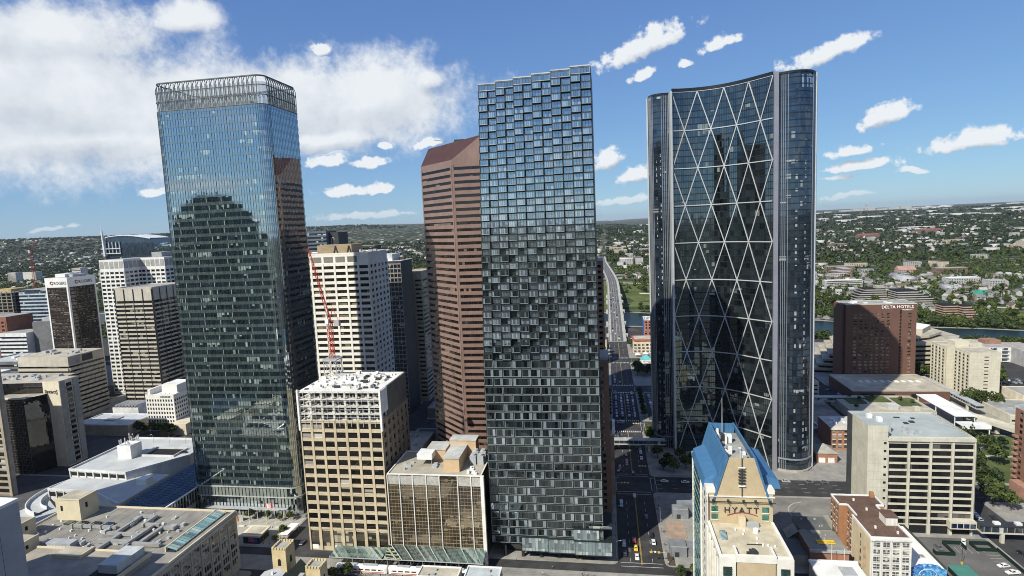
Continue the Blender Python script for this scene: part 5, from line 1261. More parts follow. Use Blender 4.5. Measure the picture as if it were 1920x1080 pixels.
def parkade():
    t = thing('parking_structure', 'white concrete parking structure with open roof decks and curved ramp', 'parkade', (-296, 300, 0))
    pc = mat('parkade_concrete', (.60, .61, .60), .85, .12, .15, streak=.1); deck = mat('parkade_deck', (.44, .46, .46), .85, .14, .1, fine=.06)
    D = [[(-324, 293), (-283, 290.5), (-262.5, 318), (-262.5, 345), (-324, 345), (-324, 320)], [(-321, 276), (-288, 274), (-262, 262), (-262, 300), (-300, 300), (-321, 292)]]
    for P, z in ((D[0], 21.5), (D[1], 17.5)):
        mb = MB(); mb.prism(P, 0, z, 0, mi_top=1); mb.build('deck', [pc, deck], t)
    # parapets round the upper deck
    P = D[0]
    for i in range(len(P)):
        a, b = P[i], P[(i + 1) % len(P)]; f = Face(a[0], a[1], b[0] - a[0], b[1] - a[1], math.dist(a, b)); piece(t, 'parapet', f, -.2, f.L + .2, 21.2, 22.6, -.3, .35, pc)
    f = Face(-324, 293, 41, -2.5, 41.1)
    for i in range(7): piece(t, 'opening', f, 1.2 + i * 5.7, 5.8 + i * 5.7, 18.4, 20.6, .0, .08, dark_void); piece(t, 'post', f, .3 + i * 5.7, 1.0 + i * 5.7, 17.6, 21.2, .02, .5, pc)
    f2 = Face(-321, 276, 33, -2, 33.1); piece(t, 'parapet', f2, -.2, 33.3, 17.0, 18.3, -.3, .4, pc)
    for i in range(6): piece(t, 'opening', f2, 1 + i * 5.3, 5.3 + i * 5.3, 13.6, 16.2, .0, .08, dark_void); piece(t, 'post', f2, .2 + i * 5.3, .8 + i * 5.3, 13, 17, .02, .5, pc)
    f3 = Face(-288, 274, 26, -12, 28.6); piece(t, 'parapet', f3, 0, 28.6, 17.0, 18.2, -.3, .4, pc)
    # curved ramp swinging round the west end
    C = (-305, 283); inner, outer = [], []
    for k in range(19): a = R(100 + k * 9); inner.append((C[0] + 19 * math.cos(a), C[1] + 21 * math.sin(a))); outer.append((C[0] + 25 * math.cos(a), C[1] + 27 * math.sin(a)))
    mb = MB(); mb.strip(inner, outer, 12.2, 13.0); mb.build('ramp_deck', deck, t)
    for pts, d in ((outer, .5), (inner, -.5)):
        q = [(C[0] + (x - C[0]) * (1 + d / 24), C[1] + (y - C[1]) * (1 + d / 24)) for x, y in pts]; mb = MB(); mb.strip(pts, q, 12.0, 14.6); mb.build('ramp_wall', pc, t)
    for k in range(0, 19, 3): x, y = outer[k]; block(t, 'ramp_column', x - .5, x + .5, y - .5, y + .5, 0, 12.2, pc)
    mb = MB(); mb.prism([(-326, 250), (-300, 247), (-300, 262), (-322, 276)], 0, 12.0); mb.build('lower_deck', deck, t)
    # lift tower with aerials
    block(t, 'lift_tower', -307, -297.5, 311, 320, 17, 30, white_metal); mb = MB(); r = random.Random(2)
    for k in range(16): x, y = r.uniform(-307, -298), r.choice([311.3, 319.6]); h = r.uniform(2, 5.5); mb.bar((x, y, 30), (x, y, 30 + h), .09); mb.box(x - .3, x + .3, y - .2, y + .2, 30 + h * .4, 30 + h * .9)
    mb.build('aerials', mat('aerial_grey', (.45, .45, .44), .5), t)
    block(t, 'roof_hut', -271, -264.5, 284.5, 290, 17.5, 21, white_metal)
    block(t, 'ramp_well', -294, -272, 316, 328, 21.4, 21.56, dark_void)
    for (a, b, c, d) in ((-294.5, -271.5, 315.5, 316), (-294.5, -271.5, 328, 328.5), (-294.5, -294, 316, 328), (-272, -271.5, 316, 328)): block(t, 'well_wall', a, b, c, d, 21.4, 22.7, pc)
    for k in range(5): mb = MB(); x = -316 + k * 12; mb.bar((x, 337, 21.5), (x, 337, 27), .1); mb.build('lamp_post', grey_metal, t)
    mk = MB()
    for k in range(12): x = -320 + k * 3; mk.poly([(x, 296, 21.53), (x + .14, 296, 21.53), (x + .14, 301, 21.53), (x, 301, 21.53)])
    mk.build('bay_lines', paint, t, kind='stuff')
parkade()
def department_store():
    t = thing('department_store', 'cream stone department store with cluttered gravel roof and glazed rooftop gallery', 'building', (-222, 205, 0))
    st = mat('store_stone', (.43, .40, .34), .85, .1, streak=.15); cr = mat('store_cream', (.60, .54, .39), .85, .08); Z = 28.
    x0, x1, y0, y1 = -266., -176.5, 150., 239.5
    mass(t, 'wall', x0, x1, y0, y1, 0, Z, st, mat('store_roof_gravel', (.24, .23, .21), .95, .22, .15, fine=.15))
    f = FE(x1, y0, y1); g = glass('store_window', (.02, .02, .02), refl=.12, prob=.1, cw=1, ch=3)
    for i in range(14):
        u = 89.5 - 3.6 - i * 6.1
        for j in range(6):
            z = 4.4 + j * 3.9
            for k in range(3):
                w = piece(t, 'window', f, u - 2.1 + k * 1.45, u - 2.1 + k * 1.45 + 1.1, z, z + 2.5, -.15, .04, g); adopt_sub(piece(None, 'sill', f, u - 2.2 + k * 1.45, u - 2.0 + k * 1.45 + 1.1, z - .35, z - .05, .01, .25, st), w)
        piece(t, 'pilaster', f, u - 3.5, u - 2.6, .3, 26.4, .01, .35, st)
    piece(t, 'cornice', f, -.4, 89.8, 26.4, 27.4, .01, 1.0, st); piece(t, 'cornice', FN(x0, x1, y1), 0, 89.5, 26.4, 27.4, .01, .8, st)
    parapet(t, x0, x1, y0, y1, Z, .8, .5, cr)
    # glazed gallery along the east roof edge
    gg = glass('gallery_glass', (.20, .34, .33), (.7, .9, .9), cw=1.6, ch=9, refl=.25, prob=.1, u_ax=(0., 1.))
    for k in range(20):
        a = 205 + k * 1.6; mb = MB(); mb.poly([(-184.6, a + .05, 29.9), (-180.4, a + .05, 28.9), (-180.4, a + 1.53, 28.9), (-184.6, a + 1.53, 29.9)]); mb.poly([(-180.4, a + .05, 27.9), (-180.4, a + 1.53, 27.9), (-180.4, a + 1.53, 28.9), (-180.4, a + .05, 28.9)][::-1]); mb.build('gallery_pane', gg, t)
    block(t, 'gallery_wall', -185.2, -184.7, 204.6, 237.2, Z, 30.1, cr); block(t, 'gallery_end', -185.2, -180, 237.1, 237.5, Z, 29.6, cr); block(t, 'gallery_frame', -184.6, -180.5, 204.7, 237, Z, 28.5, dark_metal)
    # penthouses
    for (a, b, c, d, h) in ((-260, -247, 226, 236, 10), (-268, -258, 206, 214, 7.5), (-255, -243, 193, 202, 6.5), (-226, -213, 192, 199, 4), (-262, -248, 180, 188, 5)):
        mass(t, 'penthouse', a, b, c, d, Z, Z + h, cr, roof_tan); block(t, 'penthouse_coping', a - .2, b + .2, c - .2, c + .3, Z + h - .05, Z + h + .5, cr); block(t, 'penthouse_coping', b - .3, b + .2, c + .3, d + .2, Z + h - .05, Z + h + .5, cr)
        piece(t, 'penthouse_window', FS(a, b, c), 2.5, 3.7, Z + h * .45, Z + h * .7, -.02, .06, dark_void); piece(t, 'penthouse_window', FE(b, c, d), 3, 4.2, Z + h * .5, Z + h * .75, -.02, .06, dark_void)
    block(t, 'raised_roof', -240, -186.5, 152, 198.5, Z, Z + 3, mat('store_roof_tan', (.33, .30, .25), .95, .2, .15, fine=.12)); block(t, 'raised_roof_coping', -240.3, -186.2, 198.3, 199, Z + 2, Z + 3.5, cr); block(t, 'raised_roof_coping', -186.9, -186.2, 152, 198.3, Z + 2, Z + 3.49, cr)
    block(t, 'roof_well', -199, -187.5, 160, 190, Z + 2.8, Z + 3.06, dark_void); block(t, 'well_box', -196.5, -188, 184, 197.5, Z + 3, Z + 6.5, mat('well_box_blue', (.50, .54, .55), .6))
    block(t, 'vent_house', -242, -228, 202, 206, Z, Z + 3, grey_metal)
    for k in range(8): piece(t, 'vent_louvre', FS(-242, -228, 202), .8 + k * 1.6, 1.9 + k * 1.6, Z + .6, Z + 1.9, -.02, .06, white_metal)
    # ducts wandering over the roof
    dm = mat('duct_galvanised', (.42, .43, .41), .45, .15, .4, metal=.35)
    for (a, b, c, d) in ((-246, -222, 219, 220.2), (-222, -206, 214, 215.2), (-219, -217.6, 215, 231), (-217.6, -211, 229.5, 231), (-212, -210.6, 222, 231), (-210, -203, 222.5, 223.8), (-206.5, -205, 205, 222), (-221, -206, 208, 209.6), (-216, -214.5, 202, 214), (-203, -190, 207, 208.4), (-201, -199.5, 209, 222), (-199, -194, 220.5, 222)):
        block(t, 'duct', a, b, c, d, Z + .5, Z + 1.8, dm)
    for k in range(5): block(t, 'pipe_support', -245 + k * 5, -244.4 + k * 5, 218.6, 220.6, Z, Z + 2.1, dm)
    units(t, -230, -190, 201, 234, Z, 22, grey_metal, .8, 2.8, 1.8, seed=14); units(t, -258, -190, 203, 237, Z, 34, white_metal, .4, 1.1, 1.0, seed=16, name='roof_vent')
    for k in range(4): block(t, 'skylight', -252 + k * 7, -248.5 + k * 7, 221.5, 224.5, Z, Z + .9, room_glass)
    sm = MB()
    for k in range(16): sm.box(-264 + k * 5.2, -263.9 + k * 5.2, 200, 238, Z + .01, Z + .05)
    sm.build('roof_seams', mat('seam_dark', (.15, .145, .135), .95), t, kind='stuff'); units(t, -262, -240, 156, 178, Z, 6, grey_metal, 1, 3, 2, seed=15)
    block(t, 'rusty_tray', -262, -250, 190, 195, Z + .1, Z + 1.4, mat('rust_orange', (.34, .16, .07), .9, .5, .4))
    mb = MB(); mb.path([(-176.5, y, 28 + .5 * (i % 2)) for i, y in enumerate(range(206, 240, 4))], .18, 4); mb.build('cable_run', grey_metal, t)
department_store()
def roof_corner_building():
    t = thing('pale_grey_tower', 'pale grey tower top with white roof at the lower left corner', 'building', (-215, 130, 0))
    gw = mat('pale_grey_metal', (.34, .36, .38), .6, .08); mass(t, 'wall', -260, -190, 95, 153, 0, 76, gw, roof_white); parapet(t, -260, -190, 95, 153, 76, .8, .6, white_metal, .1)
    f = FE(-190, 95, 153)
    for k in range(6): piece(t, 'panel_joint', f, 6 + k * 9, 6.12 + k * 9, 1, 75.5, .0, .02, dark_metal)
    n = 16; mb = MB(); mb.prism([(-203 + 3 * math.cos(2 * math.pi * k / n), 146 + 3 * math.sin(2 * math.pi * k / n)) for k in range(n)], 76, 76.6); mb.build('roof_disc', white_metal, t)
    units(t, -230, -195, 100, 140, 76, 6, white_metal, 1, 3, 1.5, seed=30)
roof_corner_building()

# smaller western blocks
def west_yards():
    for (a, b, c, d) in ((-494, -348, 259, 329), (-494, -348, 354, 429), (-324, -262, 347, 429), (-324, -170, 400, 429), (-148, -124, 356, 429)):
        lot = MB(); lot.poly([(a, c, .15), (b, c, .15), (b, d, .15), (a, d, .15)]); lot.build('yard', mat('yard_asphalt', (.075, .075, .076), .95, .3, .1, fine=.15), kind='structure')
west_yards()
def west_blocks():
    gl = glass('west_glass', (.013, .015, .018), (.5, .55, .62), cw=3, ch=3.8, refl=.12, prob=.05)
    blg = glass('west_blue_glass', (.02, .035, .06), (.6, .75, .92), cw=2, ch=3.8, refl=.22, prob=.06, jit=.03)
    wht = mat('west_white', (.62, .63, .63), .7); gy = mat('west_grey', (.36, .36, .37), .8); dgy = mat('west_dark', (.13, .135, .14), .8); br = mat('west_brick', (.26, .12, .08), .85); conc2 = mat('raw_frame', (.30, .28, .25), .9)
    t = simple('blue_glass_office', 'blue glass office with pale floor bands left of the black tower', 'building', -690, -640, 590, 630, 105, blg)
    bands(t, FS(-690, -640, 590), 0, 50, 4, 103, 24, .6, .3, mat('pale_blue_band', (.4, .45, .5), .6), blg); bands(t, FE(-640, 590, 630), 0, 40, 4, 103, 24, .6, .3, mat('pale_blue_band', (.4, .45, .5), .6), blg, single=False)
    t = simple('unfinished_frame', 'concrete building frame under construction beside the red mast crane', 'building', -745, -700, 590, 625, 20, conc2)
    for k in range(22): block(t, 'floor_slab', -745, -700, 590, 625, 20 + k * 3.9, 20.5 + k * 3.9, conc2)
    for i in range(7): block(t, 'frame_column', -745 + i * 7.2, -744 + i * 7.2, 590.3, 591.3, 20, 104, conc2)
    for i in range(5): block(t, 'frame_column', -701.2, -700.2, 593 + i * 7, 594 + i * 7, 20, 104, conc2)
    mass(t, 'core', -735, -712, 600, 620, 20, 106, mat('core_yellow', (.42, .33, .16), .9))
    t = simple('stepped_white_office', 'white banded low office with dark blank side wall', 'building', -640, -606, 520, 545, 66, wht)
    bands(t, FS(-640, -606, 520), 0, 34, 2, 62, 15, .5, .3, wht, gl); block(t, 'dark_wing', -606, -560, 528, 560, 0, 76, dgy); block(t, 'penthouse', -600, -585, 534, 550, 76, 80, gy); units(t, -602, -566, 530, 555, 76, 6, wht, 2, 5, 2, seed=33)
    bands(t, FE(-560, 528, 560), 0, 30, 2, 60, 14, .5, .25, gy, gl)
    t = simple('brick_corner_block', 'red-brown brick block at the left edge below the construction frame', 'building', -700, -640.5, 530, 560, 82, br, roof_grey)
    grid(t, FS(-700, -640.5, 530), 1, 58, 3, 78, 9, 18, 3, 2, .3, br, br, gl, single=False)
    t = simple('flat_roof_office', 'low dark office with pale grey flat roof left of the cream banded mid-rise', 'building', -600, -530, 470, 505, 47, dgy, mat('pale_blue_roof', (.42, .46, .47), .8))
    bands(t, FS(-600, -530, 470), 0, 70, 2, 44, 10, .5, .3, dgy, gl); parapet(t, -600, -530, 470, 505, 47, .9, .6, gy); units(t, -595, -540, 475, 500, 47, 10, wht, 2, 6, 2, seed=40)
    t = simple('white_roof_office', 'low glass office with bright white roof and blue-grey plant room', 'building', -560, -500, 405, 430, 44, blg, roof_white)
    parapet(t, -560, -500, 405, 430, 44, .9, .6, wht); block(t, 'plant_room', -545, -518, 412, 426, 44, 50, mat('plant_blue_grey', (.22, .28, .33), .7)); block(t, 'plant_roof', -545.4, -517.6, 411.6, 426.4, 50, 50.5, roof_white); bands(t, FS(-560, -500, 405), 0, 60, 2, 43, 10, .7, .2, dgy, blg); bands(t, FE(-500, 405, 430), 0, 25, 2, 43, 10, .7, .2, dgy, blg)
    t = simple('pale_shed', 'low pale roofed hall between the cream mid-rise and the white cube block', 'building', -436, -386, 404, 432, 9, mat('shed_tan', (.40, .36, .28), .85), mat('pale_shed_roof', (.42, .45, .48), .8)); parapet(t, -436, -386, 404, 432, 9, .7, .5, wht); block(t, 'skylight', -418, -408, 414, 424, 9, 10, grey_metal)
    t = simple('sawtooth_hall', 'small hall with ridged white metal roof near the tan tower foot', 'building', -440, -414, 446, 462, 10, wht, roof_white)
    for k in range(8): mb = MB(); x = -440 + k * 3.2; mb.poly([(x, 446, 10), (x + 3, 446, 12.6), (x + 3, 462, 12.6), (x, 462, 10)]); mb.poly([(x + 3, 446, 10), (x + 3, 462, 10), (x + 3, 462, 12.6), (x + 3, 446, 12.6)]); mb.build('roof_ridge', wht, t)
    t = simple('blue_glass_sliver', 'narrow dark blue glass tower peeping between black tower and white gridded tower', 'tower', -545, -520, 575, 600, 118, blg)
    bands(t, FS(-545, -520, 575), 0, 25, 3, 116, 28, .6, .25, dgy, blg); bands(t, FE(-520, 575, 600), 0, 25, 3, 116, 28, .6, .25, dgy, blg, single=False); block(t, 'cap', -546, -519, 574, 601, 118, 121, wht)
    t = simple('white_lattice_sliver', 'narrow white-balconied tower beside the hooped glass tower', 'tower', -404, -372, 520, 548, 112, gy)
    grid(t, FS(-404, -372, 520), 0, 32, 3, 110, 8, 29, .5, .8, .5, wht, wht, gl, single=False); grid(t, FE(-372, 520, 548), 0, 28, 3, 110, 7, 29, .5, .8, .5, wht, wht, gl, single=False)
    tower_crane('mast_crane', 'thin red tower crane at the far left beyond the brick block', -722, 640, 0, 150, (-760, 690, 168), mt=mat('crane_maroon', (.20, .04, .035), .6), w=1.2)
west_blocks()

# ------------------------------------------------------------------ centre background
def white_lattice_tower():
    wh = mat('bright_white_precast', (.76, .74, .67), .8, .06, streak=.05); g = glass('lattice_tower_glass', (.02, .018, .016), (.5, .5, .48), refl=.08, prob=.1, cw=4, ch=4.4, blind=(.2, .17, .12))
    x0, x1, y0, y1, H = -232., -169., 400., 436., 141.5
    t = simple('white_gridded_tower', 'bright white gridded tower half in shadow behind the red crane', 'tower', x0, x1, y0, y1, H, wh)
    grid(t, FS(x0, x1, y0), 0, 55, 10, 134, 6, 28, 1.5, 2.1, .7, wh, wh, g); grid(t, FS(x0, x1, y0), 55, 63, 10, 134, 1, 28, 1.2, 2.1, .7, wh, wh, g)
    grid(t, FE(x1, y0, y1), 0, 36, 10, 134, 5, 28, 3.0, 2.2, .5, wh, wh, g)
    for i in range(6): piece(t, 'head_window', FS(x0, x1, y0), i * 9.17 + .9, i * 9.17 + 8.2, 135.4, 139.6, -.02, .1, mat('grey_louvre2', (.20, .19, .17), .7))
    mass(t, 'penthouse', x0 + 20, x1 - 16, y0 + 8, y1 - 8, H, H + 6.5, mat('penthouse_brown', (.36, .28, .18), .8)); 
    for x in (-199, -188.5):
        mb = MB(); y = y0 + 7.9; mb.bar((x, y, H + .5), (x + 1.5, y, H + 5.6), .5, 4); mb.bar((x + 3, y, H + .5), (x + 1.5, y, H + 5.6), .5, 4); mb.build('wedge_mark', dark_metal, t)
    parapet(t, x0, x1, y0, y1, H, .8, .6, wh); units(t, x1 - 14, x1 - 2, y0 + 4, y1 - 4, H, 6, grey_metal, 1, 3, 2.5, seed=50)
white_lattice_tower()
def mid_background():
    dk = mat('mid_dark', (.045, .045, .047), .6); tn = mat('mid_tan', (.42, .37, .28), .85, .1, streak=.1); gl = glass('mid_glass', (.012, .013, .015), (.5, .52, .55), cw=2, ch=3.8, refl=.12, prob=.04)
    bl = mat('mid_bluegrey', (.10, .13, .17), .6)
    t = simple('dark_lattice_tower', 'dark tower with fine grid and pale roof right of the white gridded tower', 'tower', -196, -167.5, 462, 490, 131.5, dk, roof_white)
    grid(t, FS(-196, -167.5, 462), 0, 28.5, 3, 129, 9, 33, .5, .8, .4, mat('fine_grid', (.30, .29, .26), .7), mat('fine_grid', (.30, .29, .26), .7), gl, single=False); block(t, 'penthouse', -192, -176, 466, 484, 131.5, 137, mat('pale_box', (.55, .57, .57), .6)); units(t, -174, -168, 464, 486, 131.5, 3, dk, 2, 4, 3, seed=3)
    t = simple('tan_slot_tower', 'slim tan tower with slotted windows between dark tower and granite tower', 'tower', -178, -163, 500, 530, 119.5, tn, roof_tan)
    bands(t, FS(-178, -163, 500), 9, 14.5, 3, 112, 28, .45, .3, tn, gl); piece(t, 'blank_panel', FS(-178, -163, 500), .2, 8.6, 1, 118, .01, .3, tn); bands(t, FE(-163, 500, 530), 1, 29, 3, 112, 28, .45, .3, tn, gl)
    t = simple('navy_tower', 'dark blue glass tower top just right of the hooped glass tower', 'tower', -322, -300, 600, 625, 159, bl)
    bands(t, FS(-322, -300, 600), 0, 22, 3, 157, 38, .55, .3, bl, gl, single=False); mass(t, 'rear_part', -300, -289, 606, 630, 0, 157, dk); 
    mb = MB(); P = [(-295.5 + 2.2 * math.cos(a), 605.8, 146 + 5.5 * math.sin(a)) for a in np.linspace(.6, 6, 14)]; mb.path(P, .5, 5); mb.build('ring_sign', mat('sign_pale', (.4, .42, .42), .6), t)
    t = simple('olive_far_tower', 'low dark olive office behind the navy tower', 'tower', -285, -262, 640, 660, 140, mat('olive_dark', (.06, .065, .05), .7)); bands(t, FS(-285, -262, 640), 0, 23, 3, 138, 34, .5, .25, mat('olive_dark', (.06, .065, .05), .7), gl, single=False)
    # brown brick tower and arched brick block behind the stepped tower
    bk = mat('brown_brick', (.20, .13, .095), .85, .1, fine=.1)
    t = simple('brown_brick_tower', 'narrow brown brick tower tucked behind the stepped glass tower', 'tower', -30, -.4, 300, 324, 86, bk)
    grid(t, FS(-30, -.4, 300), 1, 28.5, 4, 83, 6, 22, 2.6, 1.7, .25, bk, bk, gl); grid(t, FE(-.4, 300, 324), 1, 23, 4, 83, 4, 22, 3.4, 1.7, .25, bk, bk, gl); units(t, -26, -4, 303, 320, 86, 5, grey_metal, 2, 4, 2, seed=3)
    t = simple('arched_brick_block', 'small brick block with arched windows and pale top at the street corner', 'building', -30, 1.8, 325, 330.8, 36, mat('arch_brick', (.30, .22, .16), .85)); 
    block(t, 'white_sign_box', .8, 2.4, 324.6, 330, 37, 44, mat('sign_box_white', (.7, .7, .68), .6)); block(t, 'cornice', -30.2, 2.2, 324.7, 331, 36, 36.8, mat('arch_cornice', (.45, .42, .36), .8))
    for k in range(8): piece(t, 'window', FE(1.8, 325, 330.8), 1.6, 4.2, 3 + k * 4, 6 + k * 4, -.02, .06, dark_void)
    # low roofs in the shaded gap behind the beige tower
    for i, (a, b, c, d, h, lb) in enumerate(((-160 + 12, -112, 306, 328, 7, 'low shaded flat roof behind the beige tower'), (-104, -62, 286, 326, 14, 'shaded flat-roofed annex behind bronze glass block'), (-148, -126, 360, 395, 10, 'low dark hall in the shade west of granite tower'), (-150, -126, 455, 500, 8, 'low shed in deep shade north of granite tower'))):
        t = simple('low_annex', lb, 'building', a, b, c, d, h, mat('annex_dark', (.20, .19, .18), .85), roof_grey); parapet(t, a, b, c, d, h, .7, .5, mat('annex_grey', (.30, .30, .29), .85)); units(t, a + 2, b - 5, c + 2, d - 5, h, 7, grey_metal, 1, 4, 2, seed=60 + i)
mid_background()

# towers behind the viewer: seen only as mirror images in the glass and as the shade they throw
def mirrored_towers():
    g = glass('mirror_tower_glass', (.014, .017, .018), (.5, .55, .6), cw=2, ch=4, refl=.1, prob=.1); dk = mat('mirror_tower_stone', (.11, .115, .11), .7)
    t = thing('arched_roof_tower', 'dark office tower with stepped round-shouldered top, mirrored in the hooped tower', 'tower', (-401, 20, 0))
    for (w, z0, z1, y0, y1) in ((41, 0, 160.5, -5, 45), (36, 160.5, 173, -4, 44), (29, 173, 183, -2, 42), (22, 183, 192, 3, 38), (14, 192, 199.5, 8, 32)):
        mass(t, 'tier', -401 - w, -401 + w, y0, y1, z0, z1, dk); n = int((z1 - z0) / 4)
        bands(t, FN(-401 - w, -401 + w, y1), 1, 2 * w - 1, z0 + .5, z1 - .5, max(1, n), .55, .3, dk, g, single=False)
        for i in range(int(w / 2.2)): piece(t, 'rib', FN(-401 - w, -401 + w, y1), .6 + i * 4.4, 1.4 + i * 4.4, z0, z1 + 3, .01, .8, dk)
    t = thing('dark_slab_tower', 'dark office slab out of view whose shade falls across the parking structure', 'tower', (-325, 190, 0)); mass(t, 'wall', -346, -303.5, 180, 200, 0, 152, dk); bands(t, FN(-346, -303.5, 200), 1, 41, 1, 150, 37, .55, .3, dk, g, single=False)
    for i, (a, b, c, d, h) in enumerate(((-200, -155, 30, 92, 120), (-110, -60, 10, 45, 60), (80, 130, 40, 100, 80))):
        t = thing('south_office', ('dark office block across the avenue mirrored in the lower tower glass', 'squat dark block mirrored low in the bronze glass', "grey block mirrored low in the lattice tower")[i], 'building', ((a + b) / 2, (c + d) / 2, 0))
        mass(t, 'wall', a, b, c, d, 0, h, dk); bands(t, FN(a, b, d), .5, b - a - .5, 2, h - 2, int(h / 4), .5, .3, mat('south_stone', (.25, .23, .2), .8), g, single=False)
mirrored_towers()
# ------------------------------------------------------------------ east side background
def brick_hotel():
    x0, x1, y0, y1, H = 209.5, 266.8, 554.5, 578., 73.
    br = mat('dark_red_brick', (.135, .072, .054), .85, .08, .3, fine=.06); g = glass('brick_hotel_glass', (.014, .012, .011), (.5, .48, .45), cw=2.4, ch=3.2, refl=.1, prob=.45, blind=(.26, .2, .16))
    t = simple('brick_hotel', 'dark red brick hotel slab with small windows and white rooftop sign', 'hotel', x0, x1, y0, y1, H, br)
    f = FS(x0, x1, y0)
    for j in range(19):
        z = 8.5 + j * 3.05
        for u in (6.2, 10.8, 15.4, 19.9, 24.4, 29.0, 33.4, 50.6): adopt_sub(piece(None, 'sill', f, u - .1, u + 2.6, z - .3, z - .02, .01, .25, mat('brick_sill', (.22, .12, .085), .85)), piece(t, 'window', f, u, u + 2.5, z, z + 1.5, -.02, .06, g))
    piece(t, 'dark_slot', f, 43.8, 45.2, .5, 67.5, -.02, .05, dark_void)
    for j in range(19): piece(t, 'slot_spandrel', f, 43.8, 45.2, 8 + j * 3.05, 8.8 + j * 3.05, .04, .15, br)
    for u in (9, 24, 46): piece(t, 'ground_window', f, u, u + 8, 1, 5.5, -.02, .08, dark_void)
    ws = mat('sign_white', (.82, .82, .80), .5)
    lettering(t, 'sign_lettering', 'DELTA HOTELS', 3.7, x1 - 2.6, y0 - .15, 69.2, 0, ws, .15, 'RIGHT', 1.02); lettering(t, 'sign_lettering', 'MARRIOTT', 1.75, x1 - 2.8, y0 - .15, 67.2, 0, ws, .15, 'RIGHT', 1.02)
    parapet(t, x0, x1, y0, y1, H, .5, .5, mat('parapet_pale', (.5, .48, .44), .8)); units(t, x0 + 4, x1 - 8, y0 + 4, y1 - 6, H, 6, white_metal, 1.5, 5, 1.4, seed=70)
    block(t, 'side_fin', x0 - 2, x0 - .02, y0 + 3, y1, 0, H - .5, br)
    mass(t, 'podium', 196, 268, 503, 554.3, 0, 9.5, br, roof_tan); parapet(t, 196, 268, 503, 554.3, 9.5, .6, .6, mat('podium_coping', (.42, .38, .32), .8))
    for k in range(9): block(t, 'podium_skylight', 212 + k * 5.6, 215 + k * 5.6, 530, 534, 9.5, 10.1, roof_white)
    for u in (6, 22, 44): piece(t, 'podium_window', FS(196, 268, 503), u, u + 10, 4, 7.5, -.02, .08, dark_void)
brick_hotel()
def terraced_offices():
    tn = mat('terrace_tan', (.46, .40, .30), .85, .1, .2); g = glass('terrace_glass', (.012, .012, .012), (.4, .4, .4), refl=.06, prob=.02)
    t = thing('terraced_office', 'sprawling tan government block with stepped terraces and dark window slots behind brick hotel', 'building', (270, 630, 0))
    for k in range(8):
        z = k * 4.3; s = 6.5 * k
        P = [(196 + s * .9, 600 + s * .25), (262, 588 + (2 if k > 6 else 0)), (318 - (0 if k < 7 else 16), 590 + (0 if k < 7 else 14)), (338 - (0 if k < 7 else 16), 622), (334 - (0 if k < 7 else 14), 668), (214 + s * .9, 672)]
        mb = MB(); mb.prism(P, z + 2.2, z + 4.3, 0, mi_top=1); mb.build('terrace_band', [tn, roof_tan], t)
        c = (268, 632); Q = [(c[0] + (x - c[0]) * .975, c[1] + (y - c[1]) * .965) for x, y in P]; mb = MB(); mb.prism(Q, z, z + 2.2); mb.build('window_slot', g, t)
    mb = MB(); mb.prism([(262, 622), (300, 612), (318, 634), (306, 660), (270, 662)], 34.4, 39, 0, mi_top=1); mb.build('penthouse', [tn, roof_white], t); units(t, 275, 300, 625, 650, 39, 5, white_metal, 3, 7, 2, seed=71)
terraced_offices()
def cream_apartments():
    cr = mat('cream_brick', (.56, .53, .42), .85, .07, .25, streak=.08); g = dark_void
    t = thing('cream_apartment_tower', 'pale cream apartment tower of two slabs right of the brick hotel', 'tower', (296, 535, 0))
    for (x0, x1, y0, y1, H) in ((286.6, 308.5, 512, 534, 38.2), (281, 303, 534.2, 558, 38.0), (296, 320, 556, 572, 36.5)):
        mass(t, 'wall', x0, x1, y0, y1, 0, H, cr, roof_tan); f = FW(x0, y0, y1); n = 4
        for j in range(12):
            for i in range(n): piece(t, 'window', f, 1.6 + i * 5.4, 3.4 + i * 5.4, 3 + j * 2.85, 4.6 + j * 2.85, -.02, .08, g)
        for i in range(n + 1): piece(t, 'rib', f, max(0, i * 5.4 - .25), i * 5.4 + .3, .5, H - .5, .01, .4, cr)
        for j in range(12): piece(t, 'slot_window', FS(x0, x1, y0), 10.2, 13.4, 3.4 + j * 2.85, 4.1 + j * 2.85, -.02, .06, g)
        mb = MB()
        for j in range(13): mb.fbox(FS(x0, x1, y0), .05, x1 - x0 - .05, 2.2 + j * 2.85, 2.26 + j * 2.85, 0, .03)
        mb.build('slab_lines', mat('slab_line', (.38, .35, .27), .9), t, kind='stuff'); parapet(t, x0, x1, y0, y1, H, .5, .5, cr)
    block(t, 'penthouse', 290, 301, 540, 552, 38, 42, cr)
cream_apartments()
